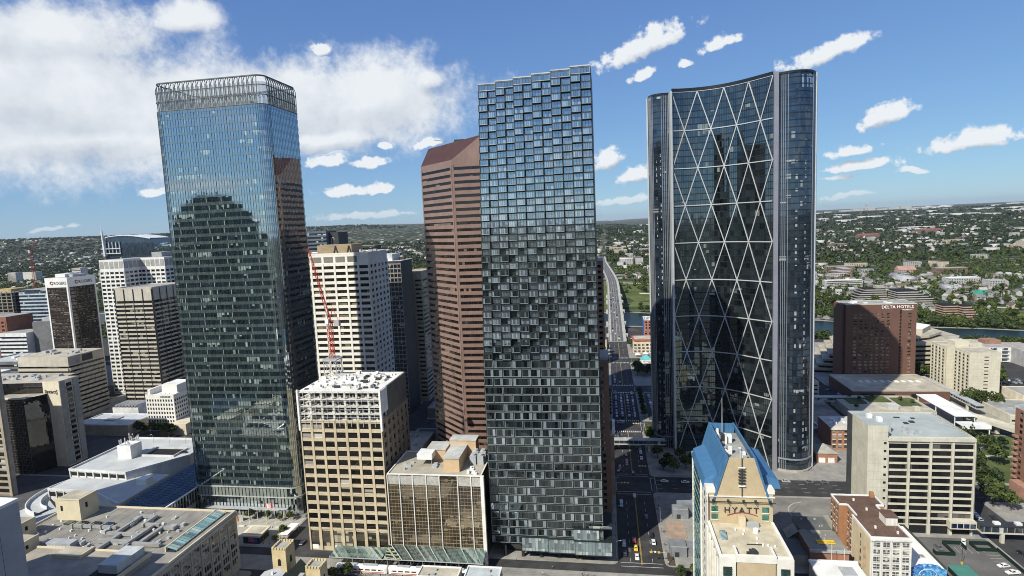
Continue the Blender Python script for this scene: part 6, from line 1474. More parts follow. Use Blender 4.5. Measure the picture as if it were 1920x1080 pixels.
def river_apartments():
    t = thing('riverside_apartments', 'grey and white riverside apartment block with balconies near the right edge', 'building', (385, 650, 0)); gy = mat('river_grey', (.34, .34, .34), .8); wh = mat('river_white', (.62, .62, .60), .7); g = glass('river_glass', (.03, .045, .06), refl=.2, prob=.1)
    for i, (x0, x1, y0, y1) in enumerate(((352, 372, 650, 690), (372.1, 392, 636, 676), (392.1, 414, 618, 660), (414.1, 440, 600, 642))):
        mass(t, 'wall', x0, x1, y0, y1, 0, 15, wh if i % 2 else gy, mat('river_roof', (.36, .33, .30), .9)); f = FS(x0, x1, y0)
        for j in range(4):
            piece(t, 'window', f, 2, 7, 1.2 + j * 3.6, 3.6 + j * 3.6, -.02, .08, g); piece(t, 'window', f, 12, 17, 1.2 + j * 3.6, 3.6 + j * 3.6, -.02, .08, g); piece(t, 'balcony', f, 1.5, 7.5, .8 + j * 3.6, 1.2 + j * 3.6, .01, 1.6, wh); piece(t, 'balcony', f, 11.5, 17.5, .8 + j * 3.6, 1.2 + j * 3.6, .01, 1.6, wh)
            piece(t, 'side_window', FW(x0, y0, y1), 4, 12, 1.2 + j * 3.6, 3.4 + j * 3.6, -.02, .08, g)
    block(t, 'roof_pavilion', 378, 392, 652, 664, 15, 19, mat('pavilion_red', (.28, .16, .12), .8))
river_apartments()
def edge_brick_tower():
    t = thing('brick_balcony_tower', 'red-brown brick apartment tower with balconies at the right edge', 'tower', (222, 338, 0)); br = mat('edge_brick', (.24, .125, .085), .85, .1, fine=.1)
    mass(t, 'wall', 220, 250, 327, 351, 0, 45.5, br, roof_grey); f = FW(220, 327, 351); fs = FS(220, 250, 327)
    for k in range(12):
        piece(t, 'window', f, 4, 6, 6 + k * 3.3, 7.8 + k * 3.3, -.02, .08, room_glass); piece(t, 'window', f, 9, 11, 6 + k * 3.3, 7.8 + k * 3.3, -.02, .08, room_glass); piece(t, 'window', fs, 1.0, 3.2, 4 + k * 3.3, 5.8 + k * 3.3, -.02, .08, room_glass); piece(t, 'window', fs, 6.0, 8.2, 4 + k * 3.3, 5.8 + k * 3.3, -.02, .08, room_glass)
        if k < 9: piece(t, 'balcony', f, .4, 3.4, 3.0 + k * 3.3, 4.1 + k * 3.3, .01, 1.5, mat('balcony_brick', (.32, .19, .14), .85)); piece(t, 'balcony', fs, .1, 5, 3.0 + k * 3.3, 4.1 + k * 3.3, .01, 1.4, mat('balcony_brick', (.32, .19, .14), .85))
    mass(t, 'base', 215.5, 222, 332, 346, 0, 6.5, mat('base_tile', (.35, .2, .15), .8))
edge_brick_tower()
def east_low():
    # old fire-hall like pair behind the concrete block
    br = mat('warm_brick', (.33, .17, .11), .85, .1, fine=.1); st = mat('trim_cream', (.62, .56, .44), .8); tile = mat('grey_hip_roof', (.30, .29, .25), .9)
    t = simple('brick_walkup', 'four storey brick walk-up with cream trim beside the concrete office', 'building', 143, 162, 400, 424, 15, br, mat('pale_gravel', (.5, .48, .44), .9))
    f = FS(143, 162, 400)
    for j in range(4):
        for i in range(5): piece(t, 'window', f, 1.2 + i * 3.6, 3.2 + i * 3.6, 1.6 + j * 3.5, 3.6 + j * 3.5, -.02, .08, room_glass); piece(t, 'lintel', f, 1 + i * 3.6, 3.4 + i * 3.6, 3.65 + j * 3.5, 4.1 + j * 3.5, .01, .2, st)
    piece(t, 'cornice', f, -.3, 19.3, 13.9, 14.9, .01, .6, st); units(t, 146, 158, 404, 418, 15, 8, white_metal, .8, 2.4, 1.6, seed=80)
    t = thing('hipped_brick_garage', 'small brick garage with grey hipped roof and two white doors', 'building', (133, 385, 0)); mass(t, 'wall', 127, 139.5, 378.5, 391, 0, 6.2, br)
    mb = MB(); A = [(126.5, 378, 6.2), (140, 378, 6.2), (140, 391.5, 6.2), (126.5, 391.5, 6.2)]; ap = (133.2, 384.7, 10.5)
    for i in range(4): mb.poly([A[i], A[(i + 1) % 4], ap])
    mb.build('roof', tile, t)
    for u in (1.6, 7): piece(t, 'garage_door', FS(127, 139.5, 378.5), u, u + 3.8, .2, 3.4, -.02, .08, mat('door_white', (.7, .7, .68), .6))
    # roof garden, white canopy and viaduct
    t = thing('roof_garden', 'low podium with planted roof garden and white glazed canopies by the brick hotel', 'building', (212, 470, 0)); mass(t, 'wall', 178, 236, 458, 498, 0, 7.5, mat('garden_wall', (.46, .43, .36), .85), roof_tan)
    for (a, b, c, d) in ((184, 196, 476, 492), (200, 215, 480, 494), (218, 232, 470, 490)): block(t, 'planter', a, b, c, d, 7.5, 8.3, grass_m)
    block(t, 'stair_head', 205, 212, 462, 468, 7.5, 11, mat('garden_hut', (.5, .5, .48), .8)); block(t, 'stone_tub', 222, 226, 460, 464, 7.5, 10, conc)
    t = thing('white_canopy', 'bright white flat canopy on slim posts beside the roof garden', 'canopy', (245, 445, 0))
    block(t, 'roof_sheet', 238, 252, 440, 492, 10, 10.5, roof_white); block(t, 'roof_sheet', 236, 254, 428, 436, 7.5, 8, roof_white); block(t, 'fascia', 236, 254, 427.4, 427.9, 5.5, 8.1, white_metal)
    for x in (238.5, 251): [block(t, 'post', x, x + .5, y, y + .5, 0, 10, white_metal) for y in (441, 465, 490)]
    for x in (236.3, 253): block(t, 'post', x, x + .5, 428, 428.5, 0, 7.5, white_metal)
    t = thing('concrete_viaduct', 'curving concrete road viaduct beyond the concrete office', 'bridge', (262, 410, 0)); pts = [(252, 455), (262, 435), (270, 412), (274, 388), (276, 360)]; inner = [(x - 4, y - 1) for x, y in pts]; outer = [(x + 4, y + 1) for x, y in pts]
    mb = MB(); mb.strip(inner, outer, 6, 7); mb.build('deck', conc, t)
    for P, s_ in ((inner, -.4), (outer, .4)): mb = MB(); mb.strip(P, [(x + s_, y) for x, y in P], 6, 8.2); mb.build('parapet', conc, t)
    for x, y in pts: block(t, 'pier', x - 1, x + 1, y - 1, y + 1, 0, 6, conc)
    # elevated walkways
    gl = glass('walkway_glass', (.03, .035, .04), refl=.15, prob=.1)
    for nm, lb, (x0, x1, y0, y1, z0, z1) in (('elevated_walkway', 'long grey enclosed footbridge left of the brick hotel', (140, 199, 488, 493, 5.5, 9)), ('elevated_walkway', 'dark enclosed footbridge reaching right from the concrete office', (169.6, 230, 289, 293.5, 4.5, 8.5)), ('elevated_walkway', 'pale footbridge across the street below the lattice tower', (-2, 36, 390, 394.5, 5.2, 8.6)), ('elevated_walkway', 'sloping covered walkway running past the cream tower', (268.5, 274, 470, 553, 5.5, 8.5))):
        t = thing(nm, lb, 'footbridge', ((x0 + x1) / 2, (y0 + y1) / 2, 0)); block(t, 'floor_beam', x0, x1, y0, y1, z0, z0 + .7, conc); block(t, 'glazing', x0 + .2, x1 - .2, y0 + .2, y1 - .2, z0 + .7, z1 - .5, gl); block(t, 'roof', x0 - .2, x1 + .2, y0 - .2, y1 + .2, z1 - .5, z1, grey_metal if 'dark' not in lb else dark_metal)
        L = x1 - x0 if x1 - x0 > y1 - y0 else y1 - y0
        for k in range(int(L / 3.2)):
            q = 1 + k * 3.2
            if x1 - x0 > y1 - y0: block(t, 'mullion', x0 + q, x0 + q + .15, y0 + .05, y0 + .25, z0 + .7, z1 - .5, grey_metal)
            else: block(t, 'mullion', x0 + .05, x0 + .25, y0 + q, y0 + q + .15, z0 + .7, z1 - .5, grey_metal)
        for q in (.15, .85):
            px, py = x0 + (x1 - x0) * q, y0 + (y1 - y0) * q
            if lb.startswith('pale'): px = 1 if q < .5 else 25.5; py = 392
            block(t, 'pier', px - .7, px + .7, py - .7, py + .7, 0, z0, conc)
        for k in range(6):
            if 'dark' in lb: block(t, 'roof_vent', x0 + 6 + k * 9, x0 + 8.5 + k * 9, y0 + 1, y0 + 3, z1, z1 + 1, white_metal)
    for nm, lb, a, b, c, d, h, m_, r_ in (('small_office', 'low brick office with tan flat roof right of the viaduct', 300, 330, 420, 446, 9, br, roof_tan), ('small_office', 'low tan flat-roofed hall right of the cream tower', 318, 352, 500, 525, 7, st, roof_grey), ('small_office', 'long grey parking deck behind the viaduct', 282, 312, 455, 492, 6, conc, roof_grey), ('small_office', 'white and blue industrial roof left of brick hotel podium', 150, 176, 520, 548, 12, conc, roof_tan),
                                       ('small_office', 'banded tan office just right of the lattice tower foot', 128, 146, 455, 500, 22, mat('side_tan', (.42, .36, .27), .85), roof_tan), ('small_office', 'red-brown block at far right above the footbridge', 240, 262, 350, 372, 9, br, roof_grey)):
        t = simple(nm, lb, 'building', a, b, c, d, h, m_, r_); parapet(t, a, b, c, d, h, .6, .5, st); units(t, a + 2, b - 5, c + 2, d - 5, h, 5, grey_metal, 1.2, 3.5, 1.6, seed=int(a))
        n = max(1, int(h / 3.6))
        for j in range(n): piece(t, 'window_band', FS(a, b, c), 1, b - a - 1, j * 3.6 + 1.6, j * 3.6 + 2.9, -.02, .06, room_glass)
    # shaded canopy with pale edge (driveway) under the lattice tower
    t = thing('oval_canopy', 'pale-edged rounded entrance canopy in the shade beside the lattice tower', 'canopy', (140, 440, 0)); P = rrect(128, 146, 425, 446, 6, 5); mb = MB(); mb.strip(rrect(129, 145, 426, 445, 5, 5), P, 5, 6, True); mb.build('edge', mat('canopy_edge', (.55, .57, .6), .6), t); mb = MB(); mb.prism(rrect(129, 145, 426, 445, 5, 5), 5, 5.6); mb.build('roof', dark_metal, t)
    for x, y in ((131, 428), (143, 428), (131, 443), (143, 443)): block(t, 'post', x - .2, x + .2, y - .2, y + .2, 0, 5, grey_metal)
    # green hoarding in the parking lot
    hm = mat('hoarding_green', (.007, .022, .017), .9); t = thing('green_hoarding', 'dark green fence enclosure in the middle of the parking lot', 'fence', (150, 280, 0))
    for (a, b, c, d) in ((144, 151.7, 276.3, 276.6), (151.7, 152, 276.3, 286.5), (152, 159.2, 286.2, 286.5), (159.2, 159.5, 281.7, 286.5), (144, 144.3, 276.6, 279)): block(t, 'panel', a, b, c, d, .15, 1.9, hm)
    t = thing('green_hoarding', 'dark green cage of fence panels by the street side of the lot', 'fence', (168, 283, 0))
    for (a, b, c, d) in ((163.3, 171.2, 281, 281.3), (171.2, 171.5, 281, 287), (163.3, 163.6, 281.3, 287), (163.6, 171.2, 286.7, 287)): block(t, 'panel', a, b, c, d, .15, 1.9, hm)
    t = thing('green_hoarding', 'long low green fence between parking lot and street', 'fence', (172, 270, 0))
    for k in range(10): block(t, 'panel', 172, 172.25, 256 + k * 2.6, 258.5 + k * 2.6, .15, 1.9, hm)
    t = thing('green_shed', 'small teal-green roofed shed at the bottom of the parking lot', 'shed', (146, 260, 0)); block(t, 'wall', 142.6, 150, 256, 264, .15, 2.6, hm); block(t, 'roof', 142.3, 150.3, 255.7, 264.3, 2.6, 3.0, mat('teal_roof', (.07, .22, .18), .8))
    t = thing('lot_lamp', 'single lamp pole on yellow base in the parking lot', 'lamp', (151.2, 270, 0)); mb = MB(); mb.bar((151.2, 270, .15), (151.2, 270, 7.5), .1, 6); mb.build('pole', dark_metal, t); block(t, 'base', 150.9, 151.5, 269.7, 270.3, .15, 1.2, mat('base_yellow', (.6, .42, .05), .7))
    lot = MB(); lot.poly([(136.6, 238, .15), (173, 238, .15), (173, 292, .15), (136.6, 292, .15)]); lot.build('parking_lot', mat('lot_asphalt', (.12, .118, .112), .95, .2, .1, fine=.15), kind='structure')
    mk = MB()
    for k in range(9): y = 262 + k * 2.7; mk.poly([(165.5, y, .17), (171, y, .17), (171, y + .12, .17), (165.5, y + .12, .17)])
    for k in range(5): x = 152.8 + k * 2.6; mk.poly([(x, 279, .17), (x + .12, 279, .17), (x + .12, 284, .17), (x, 284, .17)])
    mk.build('bay_markings', paint, kind='structure')
    # turning circle before the hotel forecourt
    tc = MB(); n = 28; C = (104, 311); P = [(C[0] + 12 * math.cos(2 * math.pi * k / n), C[1] + 13 * math.sin(2 * math.pi * k / n)) for k in range(n)]; Q = [(C[0] + 12.7 * math.cos(2 * math.pi * k / n), C[1] + 13.7 * math.sin(2 * math.pi * k / n)) for k in range(n)]
    tc.strip(P[8:22], Q[8:22], .16, .32); tc.build('kerb', kerb_m, kind='structure')
    lot = MB(); lot.poly([(30, 455, .15), (120, 455, .15), (120, 529, .15), (30, 529, .15)]); lot.build('parking_lot', mat('lot_asphalt2', (.07, .07, .072), .95, .2, .1), kind='structure')
    ln = MB(); ln.poly([(182 + 12, 355, .16), (300, 355, .16), (300, 430, .16), (194, 430, .16)]); ln.build('lawn', grass_m, kind='structure')
    pth = MB(); pth.poly([(200, 370, .18), (203, 368, .18), (240, 410, .18), (237, 412, .18)]); pth.poly([(200, 392, .18), (260, 392, .18), (260, 395, .18), (200, 395, .18)]); pth.build('path', mat('path_pale2', (.4, .38, .33), .9), kind='structure')
    gd = MB(); gd.poly([(26, 355, .16), (98, 355, .16), (92, 362, .16), (60, 388, .16), (28, 388, .16)]); gd.build('plaza', mat('plaza_paving', (.30, .29, .26), .9), kind='structure')
    gd = MB(); gd.poly([(62, 262, .16), (121, 262, .16), (121, 292, .16), (126, 292, .16), (126, 329, .16), (62, 329, .16)]); gd.build('forecourt', mat('forecourt_paving', (.20, .195, .18), .9, .25, .08, fine=.1), kind='structure')
east_low()

def chinatown():
    rd = mat('tile_red', (.40, .11, .07), .8); teal = mat('tile_teal', (.12, .42, .40), .7); cr = mat('china_cream', (.58, .50, .38), .85); bl = mat('china_blue', (.05, .12, .40), .7); br = mat('china_brick', (.38, .17, .12), .85); wh = mat('china_white', (.70, .68, .64), .8)
    data = [('red_roof_shop', 'rounded cream corner block with red tiled eaves below the bridge', 29, 52, 690, 712, 15, cr), ('blue_wall_block', 'brick block with bright blue end wall near the river', 47, 62, 778, 806, 24, br), ('white_low_shop', 'cluster of low white shops beside the teal pavilion', 30, 45, 606, 622, 7, wh), ('brick_shop', 'small red brick shop behind the teal pavilion', 54.5, 70, 690, 715, 10, br), ('grey_long_shed', 'long pale roofed shed near the river embankment', 28, 50, 735, 745, 6, wh), ('tan_riverside_shop', 'small tan flat-roofed shop beside the white shops', 47, 62, 604, 626, 8, cr),
            ('cream_slab', 'narrow cream slab wall left of the bridge approach', -9, -2, 640, 670, 20, cr)]
    for nm, lb, a, b, c, d, h, m_ in data:
        t = simple(nm, lb, 'building', a, b, c, d, h, m_, roof_tan if m_ is not br else roof_grey)
        for j in range(max(1, int(h / 3.8))):
            n = max(2, int((b - a) / 4))
            for i in range(n): piece(t, 'window', FS(a, b, c), (i + .2) * (b - a) / n, (i + .8) * (b - a) / n, 1 + j * 3.8, 3.2 + j * 3.8, -.02, .08, room_glass)
        parapet(t, a, b, c, d, h, .6, .5, m_ if nm != 'blue_wall_block' else wh); units(t, a + 1, b - 3, c + 1, d - 3, h, 5, white_metal, 1, 2.5, 1.5, seed=int(c))
        if nm == 'red_roof_shop':
            mb = MB(); mb.prism(rrect(a - 1.2, b + 1.2, c - 1.2, d + 1.2, 3, 4), h - .2, h + 1.4); mb.build('tiled_eave', rd, t); mb = MB(); mb.prism(rrect(a + 1, b - 1, c + 1, d - 1, 3, 4), h + 1.4, h + 1.6); mb.build('roof_deck', roof_tan, t)
        if nm == 'blue_wall_block': piece(t, 'blue_wall', FW(a, c, d), 0, d - c, 0, h, .01, .2, bl)
    t = thing('teal_pavilion', 'small pavilion with teal pyramid roof among the white shops', 'pavilion', (40, 635, 0)); mass(t, 'wall', 35, 45, 631, 639, 0, 6, wh); mb = MB(); A = [(33.5, 629.5, 6), (46.5, 629.5, 6), (46.5, 640.5, 6), (33.5, 640.5, 6)]
    for i in range(4): mb.poly([A[i], A[(i + 1) % 4], (40, 635, 11)])
    mb.build('roof', teal, t)
    # umbrellas/market tents
    for k, (x, y) in enumerate(((51, 634), (58, 637), (30, 628), (33, 672), (42, 676))):
        t = thing('market_tent', 'white market tent among the low shops, north of the car park', 'tent', (x, y, 0), 'white market tents'); mb = MB(); A = [(x - 3, y - 3, 2.6), (x + 3, y - 3, 2.6), (x + 3, y + 3, 2.6), (x - 3, y + 3, 2.6)]
        for i in range(4): mb.poly([A[i], A[(i + 1) % 4], (x, y, 4.6)])
        mb.build('canopy', tarp, t)
chinatown()

# ------------------------------------------------------------------ river bridge
def river_bridge():
    t = thing('river_bridge', 'pale concrete road bridge with balustrades crossing the river into the hills', 'bridge', (12, 870, 0)); bc = mat('bridge_concrete', (.44, .43, .39), .85, .1, streak=.1)
    ys = [757, 800, 850, 900, 950, 1000, 1050, 1100, 1160, 1230, 1320, 1430, 1560, 1720, 1950]; 
    def cx(y): return 12 - 26 * float(sstep(np.array(y), 1060, 1900))
    def zz(y): return max(.2 + 21 * float(sstep(np.array(y), 740, 1000)) + 15 * float(sstep(np.array(y), 1000, 1160)), float(ground_h(cx(y), y)) + .6 if y > 1130 else 0)
    L = [(cx(y), y, zz(y)) for y in ys]
    def ribbon(name, dx0, dx1, z0, z1, mt):
        mb = MB()
        for (xa, ya, za), (xb, yb, zb) in zip(L, L[1:]):
            A = [(xa + dx0, ya), (xa + dx1, ya)]; B = [(xb + dx0, yb), (xb + dx1, yb)]
            v = [(A[0][0], ya, za + z0), (A[1][0], ya, za + z0), (B[1][0], yb, zb + z0), (B[0][0], yb, zb + z0), (A[0][0], ya, za + z1), (A[1][0], ya, za + z1), (B[1][0], yb, zb + z1), (B[0][0], yb, zb + z1)]
            for q in ((4, 5, 6, 7), (0, 3, 2, 1), (0, 4, 7, 3), (1, 2, 6, 5), (0, 1, 5, 4), (2, 3, 7, 6)): mb.poly([v[i] for i in q])
        return mb.build(name, mt, t)
    ribbon('deck', -11.5, 11.5, -1.4, 0, bc); ribbon('roadway', -7.5, 7.5, .004, .03, mat('bridge_asphalt', (.11, .11, .108), .9, .2)); ribbon('centre_line', -.12, .12, .034, .04, paint); ribbon('lane_line', -3.9, -3.75, .034, .04, paint); ribbon('lane_line', 3.75, 3.9, .034, .04, paint)
    for s_ in (-1, 1): ribbon('balustrade', s_ * 11.2 - .3, s_ * 11.2 + .3, .01, 1.3, bc); ribbon('footway', min(s_ * 7.6, s_ * 10.8), max(s_ * 7.6, s_ * 10.8), .01, .18, mat('footway_pale', (.38, .37, .34), .9))
    for k, y in enumerate((790, 850, 915, 985, 1040)):
        mb = MB(); z = zz(y) - 1.4; mb.box(1.5, 22.5, y - 2.5, y + 2.5, -.2, z); mb.build('pier', bc, t)
        for s_ in (-1, 1): block(t, 'lookout', 12 + s_ * 12.6 - 1.6, 12 + s_ * 12.6 + 1.6, y - 3, y + 3, z - 3, z + 3.0, bc)
    for y0, y1 in ((792.5, 847.5), (852.5, 912.5), (917.5, 982.5), (987.5, 1037.5)):
        for s_ in (2.2, 21.8):
            mb = MB(); P = []
            for k in range(11): a = math.pi * k / 10; yy = (y0 + y1) / 2 - math.cos(a) * (y1 - y0) / 2; P.append((yy, min(zz(yy) - 3.2, .5 + math.sin(a) * (zz(yy) - 3))))
            for (ya, za), (yb, zb) in zip(P, P[1:]): mb.bar((s_, ya, za), (s_, yb, zb), 1.0, 4)
            mb.build('arch_rib', bc, t)
    for y in range(765, 1060, 26):
        for s_ in (-1, 1): mb = MB(); x = 12 + s_ * 11.2; z = zz(y); mb.bar((x, y, z + 1), (x, y, z + 7), .14, 5); mb.bar((x, y, z + 7), (x - s_ * 1.6, y, z + 7.3), .08); mb.build('bridge_lamp', bc, t)
    return cx, zz
BR_X, BR_Z = river_bridge()
# ------------------------------------------------------------------ plaza, kiosk, church, train, street furniture
def plaza_things():
    pl = MB(); pl.poly([(-236, 258.5, .15), (-169, 258.5, .15), (-169, 287, .15), (-236, 287, .15)]); pl.build('plaza', mat('tower_plaza_paving', (.38, .37, .33), .85, .15, .3, fine=.08), kind='structure')
    fm = mat('flagpole_white', (.72, .72, .7), .4)
    for i in range(6):
        x = -203 + i * 5.2; t = thing('flagpole', ('bare white flagpole' if i != 3 else 'flagpole with red and white flag') + ', %s in the row before the hooped glass tower' % ('first', 'second', 'third', 'fourth', 'fifth', 'last')[i], 'flagpole', (x, 279, 0), 'flagpoles on the tower plaza')
        mb = MB(); mb.bar((x, 279, .15), (x, 279, 12.5), .14, 6, .07); mb.build('pole', fm, t)
        if i == 3:
            mb = MB(); n = 8
            for k in range(n):
                a, b = k / n, (k + 1) / n
                def q(u, z): return (x + .1 + 4.0 * u, 279 - .5 * math.sin(u * 5), z - .5 * u)
                mb.poly([q(a, 9.8), q(b, 9.8), q(b, 12.4), q(a, 12.4)], 1 if .3 < (a + b) / 2 < .7 else 0)
            mb.build('flag', [mat('flag_red', (.55, .03, .04), .7), mat('flag_white', (.8, .78, .76), .7)], t)
    t = thing('plaza_kiosk', 'flat white-roofed kiosk with lit pink front on the tower plaza', 'kiosk', (-184, 264, 0)); mass(t, 'wall', -188.5, -179.5, 259.5, 268, .15, 4.2, dark_metal); block(t, 'roof', -189.5, -178.5, 258.5, 269, 4.2, 5.0, mat('kiosk_roof', (.64, .60, .48), .8)); block(t, 'roof_inset', -188, -180, 260, 267.5, 5.0, 5.12, roof_tan)
    piece(t, 'poster', FS(-188.5, -179.5, 259.5), 3, 6, 1, 3.6, .02, .1, mat('poster_pink', (.5, .12, .25), .6)); piece(t, 'poster', FS(-188.5, -179.5, 259.5), 6.2, 8, 1, 3.6, .02, .1, mat('poster_blue', (.10, .12, .4), .6))
    t = thing('colour_hoarding', 'long hoarding painted yellow, green and red at the tower foot', 'hoarding', (-213, 281, 0))
    for k, c in enumerate(((.6, .10, .07), (.22, .42, .08), (.62, .52, .06), (.6, .42, .05), (.55, .22, .06))): block(t, 'panel', -221 + k * 3.0, -218.05 + k * 3.0, 280.6, 280.9, .15, 3.2, mat('hoarding_%d' % k, c, .7))
    block(t, 'backing', -226, -203, 281, 281.3, .15, 3.6, mat('backing_grey', (.40, .40, .39), .8))
    t = thing('terrace_canopy', 'small white patio canopy beside the street by the beige tower', 'canopy', (-165, 268, 0)); block(t, 'roof', -170.5, -166, 263.5, 275, 3.4, 3.65, tarp); [block(t, 'post', x, x + .2, y, y + .2, .1, 3.4, grey_metal) for x in (-170.3, -166.4) for y in (263.8, 274.6)]
    t = thing('bench_row', 'row of pale stone benches on the tower plaza', 'bench', (-190, 272, 0)); [block(t, 'slab', -202 + k * 5.4, -198.5 + k * 5.4, 275.2, 276.2, .15, .75, mat('bench_stone', (.6, .57, .5), .8)) for k in range(5)]
    # stone church-like building with two crenellated towers
    st = mat('sandstone', (.58, .48, .28), .85, .12, .4, fine=.1); sd = mat('green_slate', (.045, .06, .05), .7, .2)
    t = thing('stone_church', 'sandstone church with two battlemented towers and dark green roof at the bottom', 'church', (-130, 212, 0))
    for (x0, x1, y0, y1, H) in ((-142.3, -136.0, 213.2, 220.3, 26), (-124, -117.6, 207, 213, 22.5)):
        mass(t, 'bell_tower', x0, x1, y0, y1, 0, H, st, roof_grey); n = 5
        for f, L in ((FS(x0, x1, y0), x1 - x0), (FE(x1, y0, y1), y1 - y0), (FN(x0, x1, y1), x1 - x0), (FW(x0, y0, y1), y1 - y0)):
            for k in range(n): piece(t, 'merlon', f, k * L / n + .2, k * L / n + L / n - .25, H, H + .9, -.5, .12, st)
            mb = MB(); P = [(-.7, 0), (.7, 0), (.7, 2.2)] + [(.7 * math.cos(a), 2.2 + .9 * math.sin(a)) for a in np.linspace(.4, 2.7, 6)] + [(-.7, 2.2)]
            mb.poly([(*f.p(L / 2 + u, .06), H - 7 + z) for u, z in P]); mb.build('louvre_window', dark_void, t)
    mass(t, 'nave_wall', -138, -124, 196, 213, 0, 13, st); mb = MB(); A = (-138.6, 195.5), (-123.4, 195.5), (-123.4, 216), (-138.6, 216)
    mb.poly([(*A[0], 13), (-131, 195.5, 21), (-131, 216, 21), (*A[3], 13)][::-1]); mb.poly([(*A[1], 13), (*A[2], 13), (-131, 216, 21), (-131, 195.5, 21)]); mb.poly([(*A[3], 13), (-131, 216, 21), (*A[2], 13)][::-1]); mb.poly([(*A[0], 13), (*A[1], 13), (-131, 195.5, 21)]); mb.build('nave_roof', sd, t)
    block(t, 'dormer', -128, -126, 208, 210, 16, 18.6, grey_metal)
    mb = MB(); n = 8; C = (-138, 206); mb.prism([(C[0] + 5 * math.cos(2 * math.pi * (k + .5) / n), C[1] + 4.4 * math.sin(2 * math.pi * (k + .5) / n)) for k in range(n)], 19, 19.8); mb.build('octagon_roof', mat('octagon_pale', (.42, .44, .44), .8), t); block(t, 'octagon_base', -141, -135, 203, 209, 0, 19, st); block(t, 'finial', -138.4, -137.6, 205.6, 206.4, 19.8, 21, white_metal)
    mass(t, 'hall', -117.4, -88, 196, 215, 0, 14, mat('hall_grey', (.25, .25, .24), .85), mat('hall_roof_grey', (.20, .20, .19), .9, .2, .2, fine=.15)); parapet(t, -117.4, -88, 196, 215, 14, .5, .4, grey_metal); units(t, -114, -92, 199, 212, 14, 9, white_metal, .4, 1.1, .5, seed=90, name='roof_vent')
    mass(t, 'green_hall', -166, -143, 200, 214, 0, 12, st, sd)
    # low shelter roofs along the tram street
    for i, (a, b, c, d, h, lb) in enumerate(((-84, -66, 226, 234, 9, 'small tan-roofed shop in front of the tram, right of the church hall'), (-63, -48, 222, 234, 10, 'pale flat-roofed kiosk building below the stepped glass tower'))):
        t = simple('low_shop', lb, 'building', a, b, c, d, h, mat('shop_wall', (.35, .32, .28), .85), roof_tan if i == 0 else mat('pale_blue_roof', (.42, .46, .47), .8)); parapet(t, a, b, c, d, h, .5, .4, white_metal); units(t, a + 2, b - 3, c + 1, d - 2, h, 3, grey_metal, .8, 1.6, 1, seed=93 + i)
plaza_things()

def tram():
    wh = mat('tram_white', (.78, .78, .76), .4, .06); red = mat('tram_red', (.5, .05, .05), .4); g = glass('tram_glass', (.02, .022, .025), refl=.2, prob=.1)
    names = ('first', 'second', 'third')
    for k in range(3):
        x0 = -128 + k * 25.5; x1 = x0 + 24.6; t = thing('tram_car', '%s white light-rail car of the train below the glazed canopy' % names[k], 'tram', ((x0 + x1) / 2, 241.1, 0), 'light-rail train')
        mb = MB(); P = [(239.85, .5), (242.4, .5), (242.45, 2.8), (242.2, 3.5), (241.6, 3.7), (240.6, 3.7), (240.05, 3.5), (239.8, 2.8)]
        rings = [(x0, .82), (x0 + 1, 1.), (x1 - 1, 1.), (x1, .82)]; R_ = [[(x, 241.12 + (y - 241.12) * s_, z) for y, z in P] for x, s_ in rings]
        for a, b in zip(R_, R_[1:]):
            for i in range(len(P)): j = (i + 1) % len(P); mb.poly([a[i], b[i], b[j], a[j]])
        mb.poly(R_[0]); mb.poly(R_[-1][::-1]); mb.build('body', wh, t)
        f = FS(x0, x1, 239.84)
        for i in range(7): piece(t, 'window', f, 1.6 + i * 3.15, 3.9 + i * 3.15, 1.7, 2.75, -.05, .03, g)
        piece(t, 'stripe', f, 1.2, 23.4, .75, 1.1, -.02, .02, red); block(t, 'roof_equipment', x0 + 4, x0 + 10, 240.4, 241.8, 3.68, 4.1, grey_metal); block(t, 'roof_equipment', x0 + 13, x0 + 20, 240.4, 241.8, 3.68, 4.05, grey_metal)
        for x in (x0 + 3.5, x1 - 3.5): block(t, 'bogie', x - 1.4, x + 1.4, 240, 242.2, .08, .6, dark_metal)
tram()

